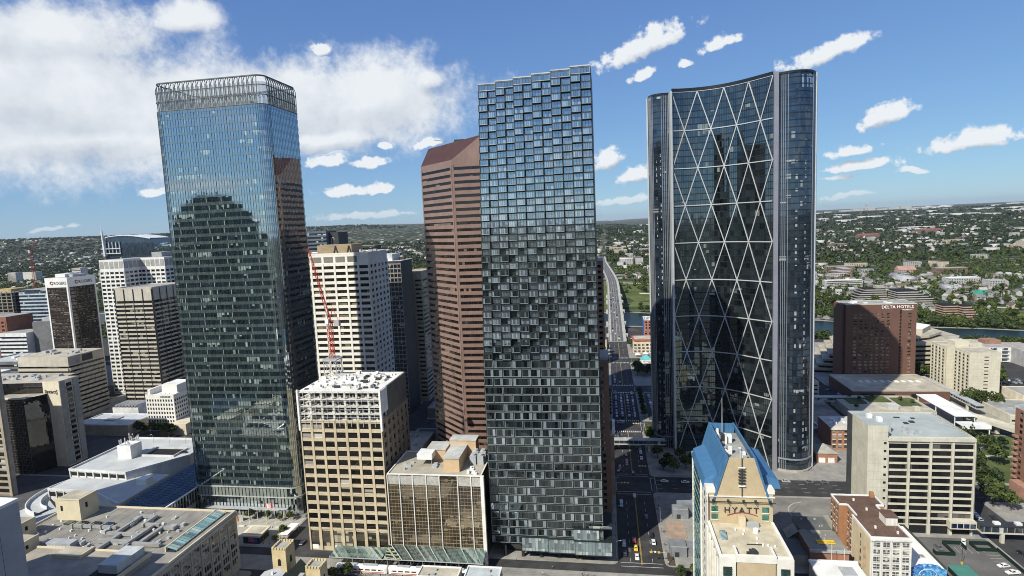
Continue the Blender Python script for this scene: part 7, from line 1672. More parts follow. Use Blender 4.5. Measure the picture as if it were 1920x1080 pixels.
def furniture():
    hut = mat('hut_grey', (.22, .235, .25), .6); huts = [(26, 37, 265, 272.5, 'grey angular market hut nearest the tram street', 0), (31, 44, 301, 310, 'larger grey angular hut with two stepped roofs near the avenue', 1)]
    for (x0, x1, y0, y1, lb, k) in huts:
        t = thing('market_hut', lb, 'hut', ((x0 + x1) / 2, (y0 + y1) / 2, 0)); mb = MB()
        if k: mb.prism([(x0, y0), (x0 + 8, y0), (x0 + 8, y0 + 6), (x0, y0 + 6)], .14, 5.2); mb.prism([(x0 + 6.5, y0 + 3), (x1, y0 + 5), (x1, y1 + 1), (x0 + 3, y1)], .14, 6)
        else: mb.prism([(x0, y0), (x0 + 7.5, y0), (x0 + 7.5, y1), (x0, y1)], .14, 5); mb.prism([(x0 + 7.7, y0 + 1), (x1 + 2, y0 + 1), (x1 + 2, y1), (x0 + 7.7, y1)], .14, 4.4)
        mb.build('wall', hut, t); block(t, 'roof_edge', x0 - .1, x0 + 7.7, y0 - .1, y0 + .25, 5 + .2 * k, 5.4 + .2 * k, mat('hut_edge', (.33, .35, .36), .6)); block(t, 'door', x0 + 2, x0 + 4, y0 - .06, y0 + .02, .2, 2.6, dark_metal)
    t = thing('timber_terrace', 'paved terrace patch between the two grey huts', 'terrace', (32, 288, 0)); block(t, 'deck', 27, 36, 276, 298, .14, .3, mat('terrace_brick', (.36, .27, .2), .9)); 
    t = thing('planting_bed', 'long brown planting bed on the pavement beside the street', 'planter', (26, 262, 0)); block(t, 'kerb', 24.6, 27.4, 255 + 3, 268, .14, .5, mat('bed_soil', (.08, .065, .045), .95))
    # traffic signals on gantry arms and street lamps
    yl = mat('signal_yellow', (.62, .45, .05), .5); pole = grey_metal
    for i, (x, y, a, lb) in enumerate(((23.8, 258.4, math.pi, 'traffic signal gantry at the tram street crossing'), (2.0, 329.4, 0, 'traffic signal gantry on the near left corner of the avenue'), (24, 353.5, math.pi, 'traffic signal gantry on the far right corner of the avenue'), (24, 430, math.pi, 'traffic signal gantry at the second cross street'))):
        t = thing('traffic_signal', lb, 'traffic light', (x, y, 0)); mb = MB(); dx = math.cos(a); mb.bar((x, y, .1), (x, y, 6.2), .12, 6); mb.bar((x, y, 6), (x + dx * 8, y, 6.4), .08, 5); mb.build('pole', pole, t)
        for q in (3.5, 7): block(t, 'signal_head', x + dx * q - .55, x + dx * q + .55, y - .25, y + .15, 5.7, 6.5, yl)
        block(t, 'sign', x + dx * 5.2 - .4, x + dx * 5.2 + .4, y - .2, y - .1, 5.9, 6.7, mat('sign_white2', (.75, .75, .73), .5))
    k = 0
    for y in range(262, 640, 34):
        for s_, x in ((1, 1.2), (-1, 24.2)):
            if 331 < y < 352 or 431 < y < 452 or 531 < y < 552: continue
            t = thing('street_lamp', 'slender grey street lamp along the main street pavement', 'street lamp', (x, y, 0), 'street lamps along the main street'); mb = MB(); mb.bar((x, y, .1), (x, y, 8.5), .1, 5, .06); mb.bar((x, y, 8.5), (x + s_ * 2, y, 8.9), .06, 4); mb.box(x + s_ * 2 - .35, x + s_ * 2 + .35, y - .15, y + .15, 8.8, 8.95); mb.build('pole', pole, t); k += 1
furniture()

# ------------------------------------------------------------------ vehicles
def car_proto(name, paint_c, kind='car'):
    pm = mat('car_' + name, paint_c, .28, .04, spec=.6); gm = glass('car_glass', (.012, .014, .016), refl=.15, prob=0); tm = mat('tyre', (.02, .02, .02), .8)
    t = thing(kind, '', 'car'); L = 4.6 if kind != 'pickup_truck' else 5.6; van = kind == 'delivery_van'
    prof = [(0, .35), (0, .75), (.15, .9), (1.15, 1.0), (1.75, 1.5), (3.3, 1.52), (4.1, 1.08), (4.55, 1.0), (4.6, .4)]
    if van: prof = [(0, .4), (0, 1.0), (.7, 1.2), (1.3, 2.2), (5.4, 2.3), (5.5, .4)]; L = 5.5
    if kind == 'pickup_truck': prof = [(0, .45), (0, .95), (.2, 1.1), (1.4, 1.15), (1.95, 1.8), (3.3, 1.82), (3.5, 1.2), (5.5, 1.2), (5.6, .5)]
    mb = MB(); W = .9
    def wy(z): return W if z < 1.05 else W - (z - 1.05) * .28 * (0 if van else 1) - .03
    A = [(x - L / 2, -wy(z), z) for x, z in prof]; B = [(x - L / 2, wy(z), z) for x, z in prof]; n = len(prof)
    for i in range(n): j = (i + 1) % n; mb.poly([A[i], B[i], B[j], A[j]])
    mb.poly(A); mb.poly(B[::-1]); mb.build('body', pm, t)
    wb = MB()
    def q(x, z, e=.012): return x - L / 2, wy(z) + e, z
    side = [(1.35, 1.05), (1.82, 1.44), (3.22, 1.46), (3.85, 1.1)] if kind == 'car' or kind == 'taxi' else ([(.95, 1.3), (1.4, 2.0), (2.6, 2.05), (2.6, 1.3)] if van else [(1.6, 1.2), (2.02, 1.72), (3.22, 1.74), (3.38, 1.22)])
    for s_ in (-1, 1):
        P = [q(x, z) for x, z in side]; P = [(x, y * s_, z) for x, y, z in P]; wb.poly(P if s_ < 0 else P[::-1])
    i0 = 3 if not van else 2
    for (a, b, sg) in ((prof[i0], prof[i0 + 1], 1), (prof[i0 + 2], prof[i0 + 3], -1)) if not van else ((prof[2], prof[3], 1),):
        xa, za = a; xb, zb = b; e = .02
        p = [(xa + (xb - xa) * .12 - L / 2 - e * sg, -wy(za) * .86, za + (zb - za) * .12 + e), (xa + (xb - xa) * .12 - L / 2 - e * sg, wy(za) * .86, za + (zb - za) * .12 + e), (xa + (xb - xa) * .9 - L / 2 - e * sg, wy(zb) * .86, za + (zb - za) * .9 + e), (xa + (xb - xa) * .9 - L / 2 - e * sg, -wy(zb) * .86, za + (zb - za) * .9 + e)]
        wb.poly(p[::-1])
    wb.build('windows', gm, t)
    for x in (.85, L - .9):
        for s_ in (-1, 1):
            w = MB(); n = 10; P = [(x - L / 2 + .33 * math.cos(2 * math.pi * k / n), .33 + .33 * math.sin(2 * math.pi * k / n)) for k in range(n)]
            y0, y1 = s_ * .72, s_ * .93
            for i in range(n): j = (i + 1) % n; w.poly([(P[i][0], y0, P[i][1]), (P[j][0], y0, P[j][1]), (P[j][0], y1, P[j][1]), (P[i][0], y1, P[i][1])])
            w.poly([(px, y1, pz) for px, pz in P]); wo = w.build('wheel', tm, t)
            hb = MB(); hb.poly([(x - L / 2 + (px - x + L / 2) * .55, y1 + s_ * .012, .33 + (pz - .33) * .55) for px, pz in P][::s_]); hb.build('rim', grey_metal, wo)
    if kind == 'taxi': sgn = MB(); sgn.box(-.3, .1, -.35, .35, 1.52, 1.72); sgn.build('roof_sign', white_metal, t)
    return t
def vehicles():
    cols = dict(white=(.72, .72, .70), black=(.025, .025, .028), silver=(.38, .39, .40), grey=(.12, .125, .13), red=(.32, .03, .03), blue=(.05, .09, .2))
    proto = {k: car_proto(k, v) for k, v in cols.items()}
    van = car_proto('van_white', (.72, .72, .71), 'delivery_van'); taxi = car_proto('taxi_yellow', (.72, .46, .03), 'taxi'); pick = car_proto('pickup_silver', (.45, .5, .52), 'pickup_truck'); pickw = car_proto('pickup_white', (.72, .72, .70), 'pickup_truck'); box = car_proto('bus_blue', (.40, .48, .58), 'delivery_van')
    used = set()
    def put(p, x, y, z, rz, lb, group=None, s=1.):
        if group and p.name in hue: lb = hue[p.name] + ' ' + lb
        if p.name not in used: used.add(p.name); o = p; o.location = (x, y, z); o.rotation_euler.z = rz; o['label'] = lb
        else: o = copy_thing(p, (x, y, z), rz, lb, s)
        if group: o['group'] = group
        elif 'group' in o: del o['group']
        return o
    N, S, E, W_ = R(-90), R(90), math.pi, 0.      # heading: car front is at -x
    # street in front, placed where the photo has them
    for p, x, y, h, lb in ((proto['white'], 10.6, 263, S, 'white car waiting first at the tram street stop line'), (taxi, 10.4, 270.5, S, 'yellow taxi on the street right behind the first white car'), (proto['red'], 10.0, 277.5, S, 'red car behind the yellow taxi'), (pick, 5.0, 274, S, 'pale blue-grey pickup truck at the left kerb below the tower'), (proto['black'], 5.2, 265.5, S, 'black car parked at the left kerb in front of the pickup'),
                        (proto['white'], 19.2, 276.5, N, 'white car parked at the right kerb in sunlight'), (proto['black'], 18.6, 283.5, N, 'black car parked at the right kerb ahead of the white one'), (proto['grey'], 17.5, 301, N, 'dark car driving in the shaded right lane'), (box, 4.8, 314, S, 'pale delivery van in the shade left of the centre line'), (proto['silver'], 12.5, 325, S, 'silver car approaching the avenue crossing in shade'),
                        (proto['white'], 31, 345, E, 'white car on the avenue left of the blue-roofed hotel'), (proto['white'], 43, 344.5, E, 'white car farther right on the avenue behind the hotel'), (proto['black'], 4.2, 358, S, 'black car at the left kerb beyond the avenue'), (proto['black'], 13, 356, S, 'black car just beyond the avenue crossing')):
        put(p, x, y, .02, h, lb)
    r = random.Random(42); pal = [proto[k] for k in ('white', 'black', 'silver', 'grey', 'white', 'silver', 'blue', 'red')]; hue = {v.name: k for k, v in proto.items()}
    lanes = {}
    for i in range(44):
        ln = r.choice([5.2, 9.8, 15.2, 19.6]); yy = lanes.get(ln, 456 if i < 30 else 556) + r.uniform(6, 9); lanes[ln] = yy
        if 530 < yy < 552: lanes[ln] = 556; continue
        if yy > 640: continue
        put(r.choice(pal), ln, yy, .02, S if i % 2 else N, 'car in main street traffic beyond the footbridge', 'traffic in the shaded main street')
    for i in range(14): put(r.choice(pal), r.choice([5.2, 9.8, 15.2, 19.6]), 360 + i * 4.8, .02, S if i % 2 else N, 'car in the shade between the avenue and the footbridge', 'traffic below the footbridge')
    for i in range(9): put(r.choice(pal), 62 + i * 12.5 + r.uniform(-3, 3), r.choice([334, 339, 344, 349]), .02, E, 'car on the avenue behind the blue-roofed hotel', 'cars on the avenue')
    put(box, 8, 447, .02, W_, 'long pale van crossing the junction beyond the footbridge')
    for i in range(26):
        put(r.choice(pal), 34 + (i % 2) * 6 + r.uniform(-.3, .3), 462 + (i // 2) * 4.6, .15, R(80) if i % 2 else R(100), 'parked car in the shaded lot beside the main street', 'cars in the shaded parking lot')
    for i in range(26):
        y = 770 + i * 13 + r.uniform(-4, 4); lane = r.choice([-5.6, -1.9, 1.9, 5.6]); put(r.choice(pal), BR_X(y) + lane, y, BR_Z(y) + .05, S if lane < 0 else N, 'small car on the river bridge roadway', 'cars on the river bridge')
    for p, x, y, h, lb in ((pickw, 161.3, 287.5, R(60), 'white pickup truck parked between the two green enclosures'), (proto['white'], 167.0, 269, R(12), 'white car parked upper at the street end of the lot'), (pickw, 167.6, 264, R(10), 'white pickup parked lower at the street end of the lot'), (proto['grey'], 148, 282, R(100), 'dark car parked inside the green fence enclosure'), (proto['black'], 181, 280, R(100), 'black car driving on the road at the lower right'), (proto['white'], 183, 321.5, N, 'white car at the kerb below the big tree, first'), (proto['white'], 182, 316, N, 'white car at the kerb below the big tree, second'), (proto['silver'], 181, 310.5, N, 'silver car at the kerb below the big tree'), (proto['black'], 188.5, 312, S, 'black car across the street from the white parked cars'), (proto['white'], 104, 303, R(170), 'white car standing on the hotel forecourt'), (proto['black'], -157, 262, S, 'black car on the side street by the stone church tower')):
        put(p, x, y, .17 if 100 < x < 172 else .02, h, lb)
    for i in range(16): put(r.choice(pal), -338 + (i % 3) * 5.5 + r.uniform(-.5, .5) - (30 if i > 8 else 0), 372 + (i // 3) * 6.5, .02, R(90), 'car parked in the shaded yard behind the parking structure', 'cars parked in the western yard')
    put(proto['black'], -270, 322, 21.52, R(10), 'single dark car on the parking structure roof')
    for i in range(8): put(r.choice(pal), 150 + i * 7 + r.uniform(-2, 2), 537 + (i % 3) * 4, .02, W_, 'car in the shaded street before the brick hotel', 'cars before the brick hotel')
    for i in range(8): put(r.choice(pal), 345 + (i % 4) * 4, 560 + (i // 4) * 9, .1, N, 'car parked beside the riverside apartments', 'cars by the riverside apartments')
    for p in list(proto.values()) + [van]:
        if p.name not in used:
            for c in list(p.children_recursive): bpy.data.objects.remove(c)
            bpy.data.objects.remove(p)
vehicles()

def people():
    me = bpy.data.meshes.new('person_skeleton'); J = [(0, 0, .92), (0, 0, 1.15), (0, 0, 1.40), (0, 0, 1.52), (0, -.02, 1.66), (.1, 0, .88), (.11, .10, .5), (.12, .02, .06), (.12, -.12, .04), (-.1, 0, .88), (-.11, -.12, .5), (-.12, .06, .1), (-.12, -.05, .05), (.19, 0, 1.38), (.24, .06, 1.12), (.23, -.1, .9), (-.19, 0, 1.38), (-.24, -.05, 1.12), (-.22, -.16, .92)]
    Ed = [(0, 1), (1, 2), (2, 3), (3, 4), (0, 5), (5, 6), (6, 7), (7, 8), (0, 9), (9, 10), (10, 11), (11, 12), (2, 13), (13, 14), (14, 15), (2, 16), (16, 17), (17, 18)]
    rad = [.15, .14, .16, .06, .11, .1, .075, .05, .045, .1, .075, .05, .045, .07, .055, .04, .07, .055, .04]
    me.from_pydata(J, Ed, []); o = bpy.data.objects.new('person', me); link(o); md = o.modifiers.new('skin', 'SKIN'); o.modifiers.new('sub', 'SUBSURF').levels = 1
    if not me.skin_vertices: bpy.context.view_layer.objects.active = o
    for v, rr in zip(me.skin_vertices[0].data, rad): v.radius = (rr, rr * .8)
    me.skin_vertices[0].data[0].use_root = True
    dg = bpy.context.evaluated_depsgraph_get(); src = bpy.data.meshes.new_from_object(o.evaluated_get(dg)); bpy.data.objects.remove(o)
    shirts = dict(dark=(.03, .03, .035), white=(.6, .6, .58), blue=(.06, .1, .22), red=(.35, .05, .05), grey=(.2, .2, .2), yellow=(.6, .5, .06)); V = {}
    for k, c in shirts.items():
        m_ = src.copy(); m_.materials.clear(); m_.materials.append(mat('shirt_' + k, c, .85)); m_.materials.append(mat('trousers', (.035, .04, .05), .85)); m_.materials.append(mat('skin_hair', (.16, .09, .06), .7))
        idx = []
        for p in m_.polygons: z = p.center.z; idx.append(1 if z < .9 else (2 if z > 1.5 else 0))
        m_.polygons.foreach_set('material_index', idx); V[k] = m_
    r = random.Random(8); spots = []
    for i in range(22): spots.append((r.uniform(-128, -62), r.uniform(237.6, 238.3), .14))
    for i in range(30): spots.append((r.uniform(23.6, 27) if i % 2 else r.uniform(-2.5, 1.8), r.uniform(258, 326), .14))
    for i in range(12): spots.append((r.uniform(-215, -172), r.uniform(259, 276), .16))
    for i in range(10): spots.append((r.uniform(-50, 0), r.uniform(238, 256), .14 if i % 2 else .1))
    for i, (x, y, z) in enumerate(spots):
        k = r.choice(list(shirts)); where = 'waiting on the tram platform' if i < 22 else 'walking on the main street pavement' if i < 52 else 'on the tower plaza' if i < 64 else 'walking before the stepped glass tower'
        o = bpy.data.objects.new('person', V[k]); link(o); o.location = (x, y, z); o.rotation_euler.z = r.uniform(0, 6.28); tag(o, 'person in %s top %s' % (k, where), 'person', 'people ' + where)
people()

# ------------------------------------------------------------------ trees
leafA = leafmat('leaves_green', (.044, .066, .022), .65, .35); leafB = leafmat('leaves_dark', (.026, .042, .020), .6, .3); leafC = leafmat('leaves_pale', (.082, .092, .036), .6, .35); bark = mat('bark', (.09, .07, .05), .9)
def leaf_cloud(rs, blobs, n, size):
    """leaf-clump quads scattered through the crown's blobs; returns verts, quads"""
    B = np.array(blobs); w = B[:, 3] ** 2; pick = rs.choice(len(B), n, p=w / w.sum())
    d = rs.normal(size=(n, 3)); d /= np.linalg.norm(d, axis=1)[:, None]; rad = rs.uniform(.55, 1.05, n) ** .6
    c = B[pick, :3] + d * rad[:, None] * B[pick, 3:4] * np.array([1, 1, .85])
    nrm = d + rs.normal(size=(n, 3)) * .55; nrm /= np.linalg.norm(nrm, axis=1)[:, None]
    a = np.cross(nrm, rs.normal(size=(n, 3))); a /= np.linalg.norm(a, axis=1)[:, None]; b = np.cross(nrm, a); s = size * rs.uniform(.6, 1.3, n)[:, None]
    v = np.stack([c - a * s - b * s * .6, c + a * s - b * s * .6, c + a * s + b * s * .6, c - a * s + b * s * .6], 1).reshape(-1, 3)
    return v, np.arange(4 * n).reshape(-1, 4)
def tree_proto(seed, h, wid, n, size, leaf, conifer=False, name='street_tree'):
    rs = np.random.RandomState(seed); t = thing(name, '', 'tree')
    mb = MB(); th = h * (.35 if not conifer else .15)
    mb.bar((0, 0, -.1), (.1, .05, th), .028 * h, 6, .018 * h)
    if conifer:
        mb.bar((.1, .05, th), (0, 0, h * .95), .018 * h, 5, .003 * h); blobs = []
        for k in range(9): q = k / 9; blobs += [(math.cos(a) * wid * .32 * (1 - q), math.sin(a) * wid * .32 * (1 - q), h * (.14 + .8 * q), wid * .26 * (1.05 - q)) for a in rs.uniform(0, 6.28, 4)]
        blobs.append((0, 0, h * .95, wid * .06))
    else:
        blobs = []
        for k in range(6):
            a = k * 1.05 + rs.uniform(-.3, .3); e = (math.cos(a) * wid * .28, math.sin(a) * wid * .28, h * rs.uniform(.5, .72)); mb.bar((.1, .05, th * .9), e, .014 * h, 4, .005 * h); blobs.append((*e, wid * rs.uniform(.17, .25)))
        for k in range(5): blobs.append((rs.uniform(-.2, .2) * wid, rs.uniform(-.2, .2) * wid, h * rs.uniform(.6, .88), wid * rs.uniform(.14, .24)))
    mb.build('trunk', bark, t)
    v, f = leaf_cloud(rs, blobs, n, size); o = np_mesh('crown', v, f, [leaf]); adopt(o, t)
    return t
def trees():
    P = [tree_proto(1, 9, 8, 620, .42, leafA), tree_proto(2, 8, 7, 560, .42, leafB), tree_proto(3, 10.5, 9, 680, .45, leafA), tree_proto(4, 13, 6, 620, .42, leafB, True, 'spruce_tree'), tree_proto(5, 7, 6.5, 420, .4, leafC)]
    used = set(); r = random.Random(5)
    def put(k, x, y, lb, group, s=1., z=None):
        p = P[k]; z = float(ground_h(x, y)) if z is None else z
        if k not in used: used.add(k); o = p; o.location = (x, y, z); o.rotation_euler.z = r.uniform(0, 6); o.scale = (s, s, s); o['label'] = lb
        else: o = copy_thing(p, (x, y, z), r.uniform(0, 6.28), lb, s)
        o['group'] = group
    for x, y in ((32, 362), (38, 358), (46, 364), (54, 360), (36, 372), (44, 378), (62, 368), (30, 380), (68, 362), (50, 372)): put(r.choice((0, 1)), x, y, 'leafy tree in the shaded plaza before the lattice tower', 'trees before the lattice tower', r.uniform(.8, 1.1))
    for x, y in ((27.5, 412), (29, 420), (28, 409)): put(2, x, y, 'rounded bright tree at the street corner left of lattice tower', 'corner trees left of the lattice tower', 1.0)
    for x, y in ((28, 588), (34, 594), (41, 590), (50, 594), (57, 588), (36, 584), (45, 598), (30, 598), (27.5, 606)): put(r.choice((0, 2)), x, y, 'leafy tree south of the low white shops', 'trees by the low shops', r.uniform(1, 1.3))
    for x, y in ((-4, 690), (-8, 700), (-3, 712), (-10, 722), (-6, 735), (-14, 705), (28, 716), (27, 724), (-5, 640), (-12, 628)): put(r.choice((0, 1)), x, y, 'dark leafy tree beside the bridge approach', 'trees by the bridge approach', r.uniform(1, 1.4))
    for y in range(462, 530, 9): put(r.choice((0, 1)), 26.6, y, 'street tree between main street and parking lot', 'street trees along the parking lot', .75); put(1, -1.0, y, 'street tree in deep shade on the left pavement', 'street trees on the shaded pavement', .75)
    for x, y, k in ((-172, 262, 4), (-171, 268, 0), (-200, 283, 1), (-190, 284, 0), (-182, 283, 4), (-176, 284, 0), (-197, 262, 1), (-204, 264, 1), (-164, 284, 0), (-130, 236, 4), (-126, 235, 4), (-121, 236, 0), (-36, 237, 4), (-8, 236, 0), (-22, 236.5, 4)): put(k, x, y, 'small leafy tree on the plaza and pavements at the tower feet', 'trees at the tower feet', r.uniform(.55, .85))
    for x, y, k in ((38, 258, 4), (41, 254, 0), (35, 252, 4), (44, 300, 3), (43, 290, 3), (28.5, 248, 0)): put(k, x, y, 'bushy tree beside the grey market huts', 'trees by the market huts', .7)
    for x, y, k, s in ((205, 362, 0, 1.5), (214, 372, 0, 1.3), (222, 392, 3, 1.9), (214, 400, 3, 1.6), (230, 380, 0, 1.5), (208, 410, 2, 1.2), (226, 412, 2, 1.2), (240, 372, 2, 1.4), (250, 386, 0, 1.3), (236, 400, 2, 1.2), (196, 326, 2, 1.5), (202, 322, 0, 1.2), (206, 352, 0, 1.2), (215, 356, 1, 1.1), (246, 404, 1, 1.2), (204, 384, 1, 1.3)): put(k, x, y, ('tall dark spruce' if k == 3 else 'broad leafy tree') + ' on the lawn beyond the concrete office', 'trees on the eastern lawn', s)
    for x, y in ((262, 498), (268, 494), (274, 500), (280, 494), (270, 504)): put(2, x + 14, y - 4, 'big rounded tree at the foot of the cream tower', 'trees at the cream tower', 1.25)
    for x, y in ((272, 580), (280, 576), (268, 570), (288, 578), (312, 492 + 60), (328, 560), (334, 552), (322, 545), (340, 566), (330, 575), (318, 560)): put(r.choice((0, 2)), x, y, 'leafy tree among the blocks around the cream tower', 'trees around the cream tower', r.uniform(1.1, 1.5))
    for x, y in ((188, 489), (193, 482), (204, 488), (222, 482), (228, 476), (183, 462)): put(4, x, y, 'small tree in the planted roof garden', 'roof garden trees', .55, 8.2)
    for x, y in ((-362, 408), (-370, 410), (-355, 407), (-376, 409), (-384, 412), (-348, 405)): put(r.choice((0, 1)), x, y, 'dark leafy tree at the foot of the white cube block', 'trees at the white cube block', r.uniform(1.0, 1.4))
    for x, y in ((-352, 262), (-340, 268), (-334, 258), (-328, 300), (-330, 310)): put(1, x + 12, y - 10, 'dark tree in shade west of the parking structure', 'trees by the parking structure', 1.)
    # slope and bank trees
    n = 0
    for i in range(400):
        x = r.uniform(-120, 700); d = r.uniform(8, 190); y = float(north_bank(x)) + d
        if -14 < x - 8 < 30: continue
        if x < 260 and 40 < d < 120 and r.random() < .8: continue
        k = r.choice((0, 1, 2, 2)); put(k, x, y, '%s tree on the far bank %s' % (('bushy green', 'dark round', 'broad tall')[k], 'west of the bridge' if x < 0 else 'right of the bridge' if x < 150 else 'behind the lattice tower' if x < 290 else 'behind the brick hotel' if x < 420 else 'below the brick terraces' if x < 540 else 'toward the right edge'), 'trees on the far river bank', r.uniform(.9, 1.5)); n += 1
        if n >= 230: break
trees()
# ------------------------------------------------------------------ suburbs beyond the river
def box_np(cx, cy, cz, w, d, h, ang, roof):
    """many houses at once: walls and gable (or flat) roofs; returns verts, quads, material index"""
    n = len(cx); ca, sa = np.cos(ang), np.sin(ang)
    def P(u, v, z): return np.stack([cx + u * w * ca - v * d * sa, cy + u * w * sa + v * d * ca, cz + z], 1)
    lo = [P(a, b, -3.) for a, b in ((-.5, -.5), (.5, -.5), (.5, .5), (-.5, .5))]; hi = [P(a, b, h) for a, b in ((-.5, -.5), (.5, -.5), (.5, .5), (-.5, .5))]
    rg = [P(a, 0, h + roof) for a in (-.5, .5)]
    V = np.stack(lo + hi + rg, 1); base = (np.arange(n) * 10)[:, None]
    F = np.array([(0, 1, 5, 4), (1, 2, 6, 5), (2, 3, 7, 6), (3, 0, 4, 7), (4, 5, 9, 8), (6, 7, 8, 9), (5, 6, 9, 9), (7, 4, 8, 8)])
    f = (base[:, :, None] + F[None]).reshape(-1, 4)
    mi = np.tile([0, 0, 0, 0, 1, 1, 0, 0], n)
    return V.reshape(-1, 3), f, mi
def house_mesh(name, walls, roofs, w, d, h, roof, win=True):
    mb = MB(); x, y = w / 2, d / 2
    mb.poly([(-x, -y, -2), (x, -y, -2), (x, -y, h), (-x, -y, h)]); mb.poly([(x, y, -2), (-x, y, -2), (-x, y, h), (x, y, h)])
    if roof > 0:
        mb.poly([(x, -y, -2), (x, y, -2), (x, y, h), (x, 0, h + roof), (x, -y, h)]); mb.poly([(-x, y, -2), (-x, -y, -2), (-x, -y, h), (-x, 0, h + roof), (-x, y, h)])
        e = .5; mb.poly([(-x - e, -y - e, h - .3), (x + e, -y - e, h - .3), (x + e, 0, h + roof), (-x - e, 0, h + roof)], 1); mb.poly([(x + e, y + e, h - .3), (-x - e, y + e, h - .3), (-x - e, 0, h + roof), (x + e, 0, h + roof)], 1)
    else:
        mb.poly([(x, -y, -2), (x, y, -2), (x, y, h), (x, -y, h)]); mb.poly([(-x, y, -2), (-x, -y, -2), (-x, -y, h), (-x, y, h)]); mb.poly([(-x, -y, h), (x, -y, h), (x, y, h), (-x, y, h)], 1)
    if win:
        n = max(2, int(w / 4)); fl = max(1, int(h / 3))
        for j in range(fl):
            for i in range(n):
                a, b = -x + (i + .25) * w / n, -x + (i + .75) * w / n; z = j * 3 + 1; mb.poly([(a, -y - .05, z), (b, -y - .05, z), (b, -y - .05, z + 1.4), (a, -y - .05, z + 1.4)], 2)
    return mb.mesh(name, walls, roofs, dark_void)
def suburbs():
    rs = np.random.RandomState(4)
    W = [mat('house_white', (.40, .40, .39), .8), mat('house_tan', (.48, .42, .33), .85), mat('house_grey', (.34, .35, .36), .85), mat('house_brick', (.20, .14, .12), .85)]
    Rf = [mat('roof_shingle_grey', (.17, .17, .165), .9), mat('roof_shingle_brown', (.13, .10, .085), .9), mat('roof_far_white', (.36, .36, .355), .85), mat('roof_pale', (.34, .33, .32), .9)]
    def free(x, y): return abs(x - (12 - 26 * float(sstep(np.array(y), 1060, 1900)))) > 20
    def in_view(x, y): a = math.atan2(x, y) + YAW; return abs(a) < .74
    # named landmarks on the far side
    def terraces():
        t = thing('terraced_apartments', 'long grey terraced apartment block stepping along the far bank', 'building', (430, 985, 0)); wl = mat('terrace_grey', (.36, .34, .31), .85)
        for j in range(7):
            z = float(ground_h(430, 985)) + j * 3.2; s = max(0, j - 2) * 4
            for (x0, x1, y0, y1) in ((385 + s, 432, 985, 1012), (432.2, 486 - s * 1.5, 950, 985)):
                block(t, 'floor_band', x0, x1, y0 + s * .4, y1, z, z + 1.5, wl); block(t, 'window_slot', x0 + .5, x1 - .5, y0 + s * .4 + 1.2, y1 - .5, z + 1.5, z + 3.2, dark_void)
        block(t, 'roof_house', 418, 430, 992, 1004, z + 3.2, z + 7, wl)
        t = thing('brick_terraced_apartments', 'tan brick terraced apartments right of the grey terraces', 'building', (462, 880, 0)); wl = mat('terrace_brick_tan', (.38, .27, .20), .85)
        for j in range(6):
            z = float(ground_h(470, 900)) + j * 3.1
            for (x0, x1, y0, y1) in ((452, 470, 868, 892), (471, 492 - j * 2, 858, 880)): block(t, 'floor_band', x0, x1, y0 + j * .8, y1, z, z + 1.5, wl); block(t, 'window_slot', x0 + .4, x1 - .4, y0 + j * .8 + 1, y1 - .4, z + 1.5, z + 3.1, dark_void)
        t = thing('white_apartment_slab', 'white five storey apartment slab on the far bank right of the lattice tower', 'building', (430, 1160, 0)); z = float(ground_h(430, 1160)); wl = W[0]
        mass(t, 'wall', 398, 462, 1150, 1166, z - 2, z + 16, wl, roof_white)
        for j in range(5): piece(t, 'window_band', FS(398, 462, 1150), 2, 62, z + 1 + j * 3.1, z + 2.3 + j * 3.1, -.02, .08, room_glass)
    terraces()
    singles = [('teal_house', 'house with bright teal-green roof among the far right houses', 572, 1008, 18, 14, 7, 5, W[0], mat('roof_teal', (.04, .23, .165), .7)), ('pink_church_hall', 'pink gabled hall among trees beyond the grey terraces', 645, 1395, 34, 24, 10, 8, mat('hall_pink', (.40, .28, .24), .85), mat('roof_pink', (.36, .24, .20), .85)), ('arena_roof', 'low white oval arena roof in the far eastern trees', 1715, 3600, 150, 90, 12, 0, W[0], roof_white),
               ('red_roof_school', 'long red-roofed school block far off beside the lattice tower', 1180, 2900, 90, 30, 12, 6, W[3], mat('roof_red_far', (.20, .085, .07), .85)), ('red_roof_school', 'second red-roofed school block far off, farther right', 1480, 3000, 100, 30, 12, 6, W[3], mat('roof_red_far', (.20, .085, .07), .85)), ('domed_hospital', 'large tan institution with central cupola on the far right rise', 1240, 1900, 120, 40, 22, 8, W[1], Rf[3]), ('white_office_far', 'bright white six storey office beside the road north of the bridge', 52, 1560, 34, 24, 20, 0, W[0], roof_white), ('white_curved_block', 'white curved apartment block in the right middle distance', 640, 1180, 52, 22, 14, 0, W[0], roof_white), ('glass_house_block', 'grey flat apartment with dark corner windows far right', 770, 1120, 46, 24, 12, 0, W[2], roof_white)]
    for nm, lb, x, y, w, d, h, rf, wl, rfm in singles:
        o = bpy.data.objects.new(nm, house_mesh(nm, wl, rfm, w, d, h, rf)); link(o); o.location = (x, y, float(ground_h(x, y))); tag(o, lb, 'building')
    # airport on the horizon
    t = thing('airport_terminal', 'white airport terminal with control tower on the horizon', 'airport', (4600, 11000, float(ground_h(4600, 11000)))); z = float(ground_h(4600, 11000))
    for k in range(7): block(t, 'hall', 4050 + k * 190, 4210 + k * 190, 11000, 11120, z - 5, z + 22 + 12 * (k % 3), W[0])
    block(t, 'control_tower', 4440, 4462, 10990, 11010, z, z + 95, W[0]); block(t, 'tower_cab', 4432, 4470, 10985, 11015, z + 84, z + 98, W[0])
    # apartment blocks and houses as individuals, nearest first
    blockm = [house_mesh('apartment_block', W[i % 4], Rf[(i * 3 + 2) % 4], w, d, h, 0) for i, (w, d, h) in enumerate(((34, 16, 12), (46, 18, 14), (28, 16, 10), (60, 20, 13), (24, 20, 16), (40, 14, 9)))]
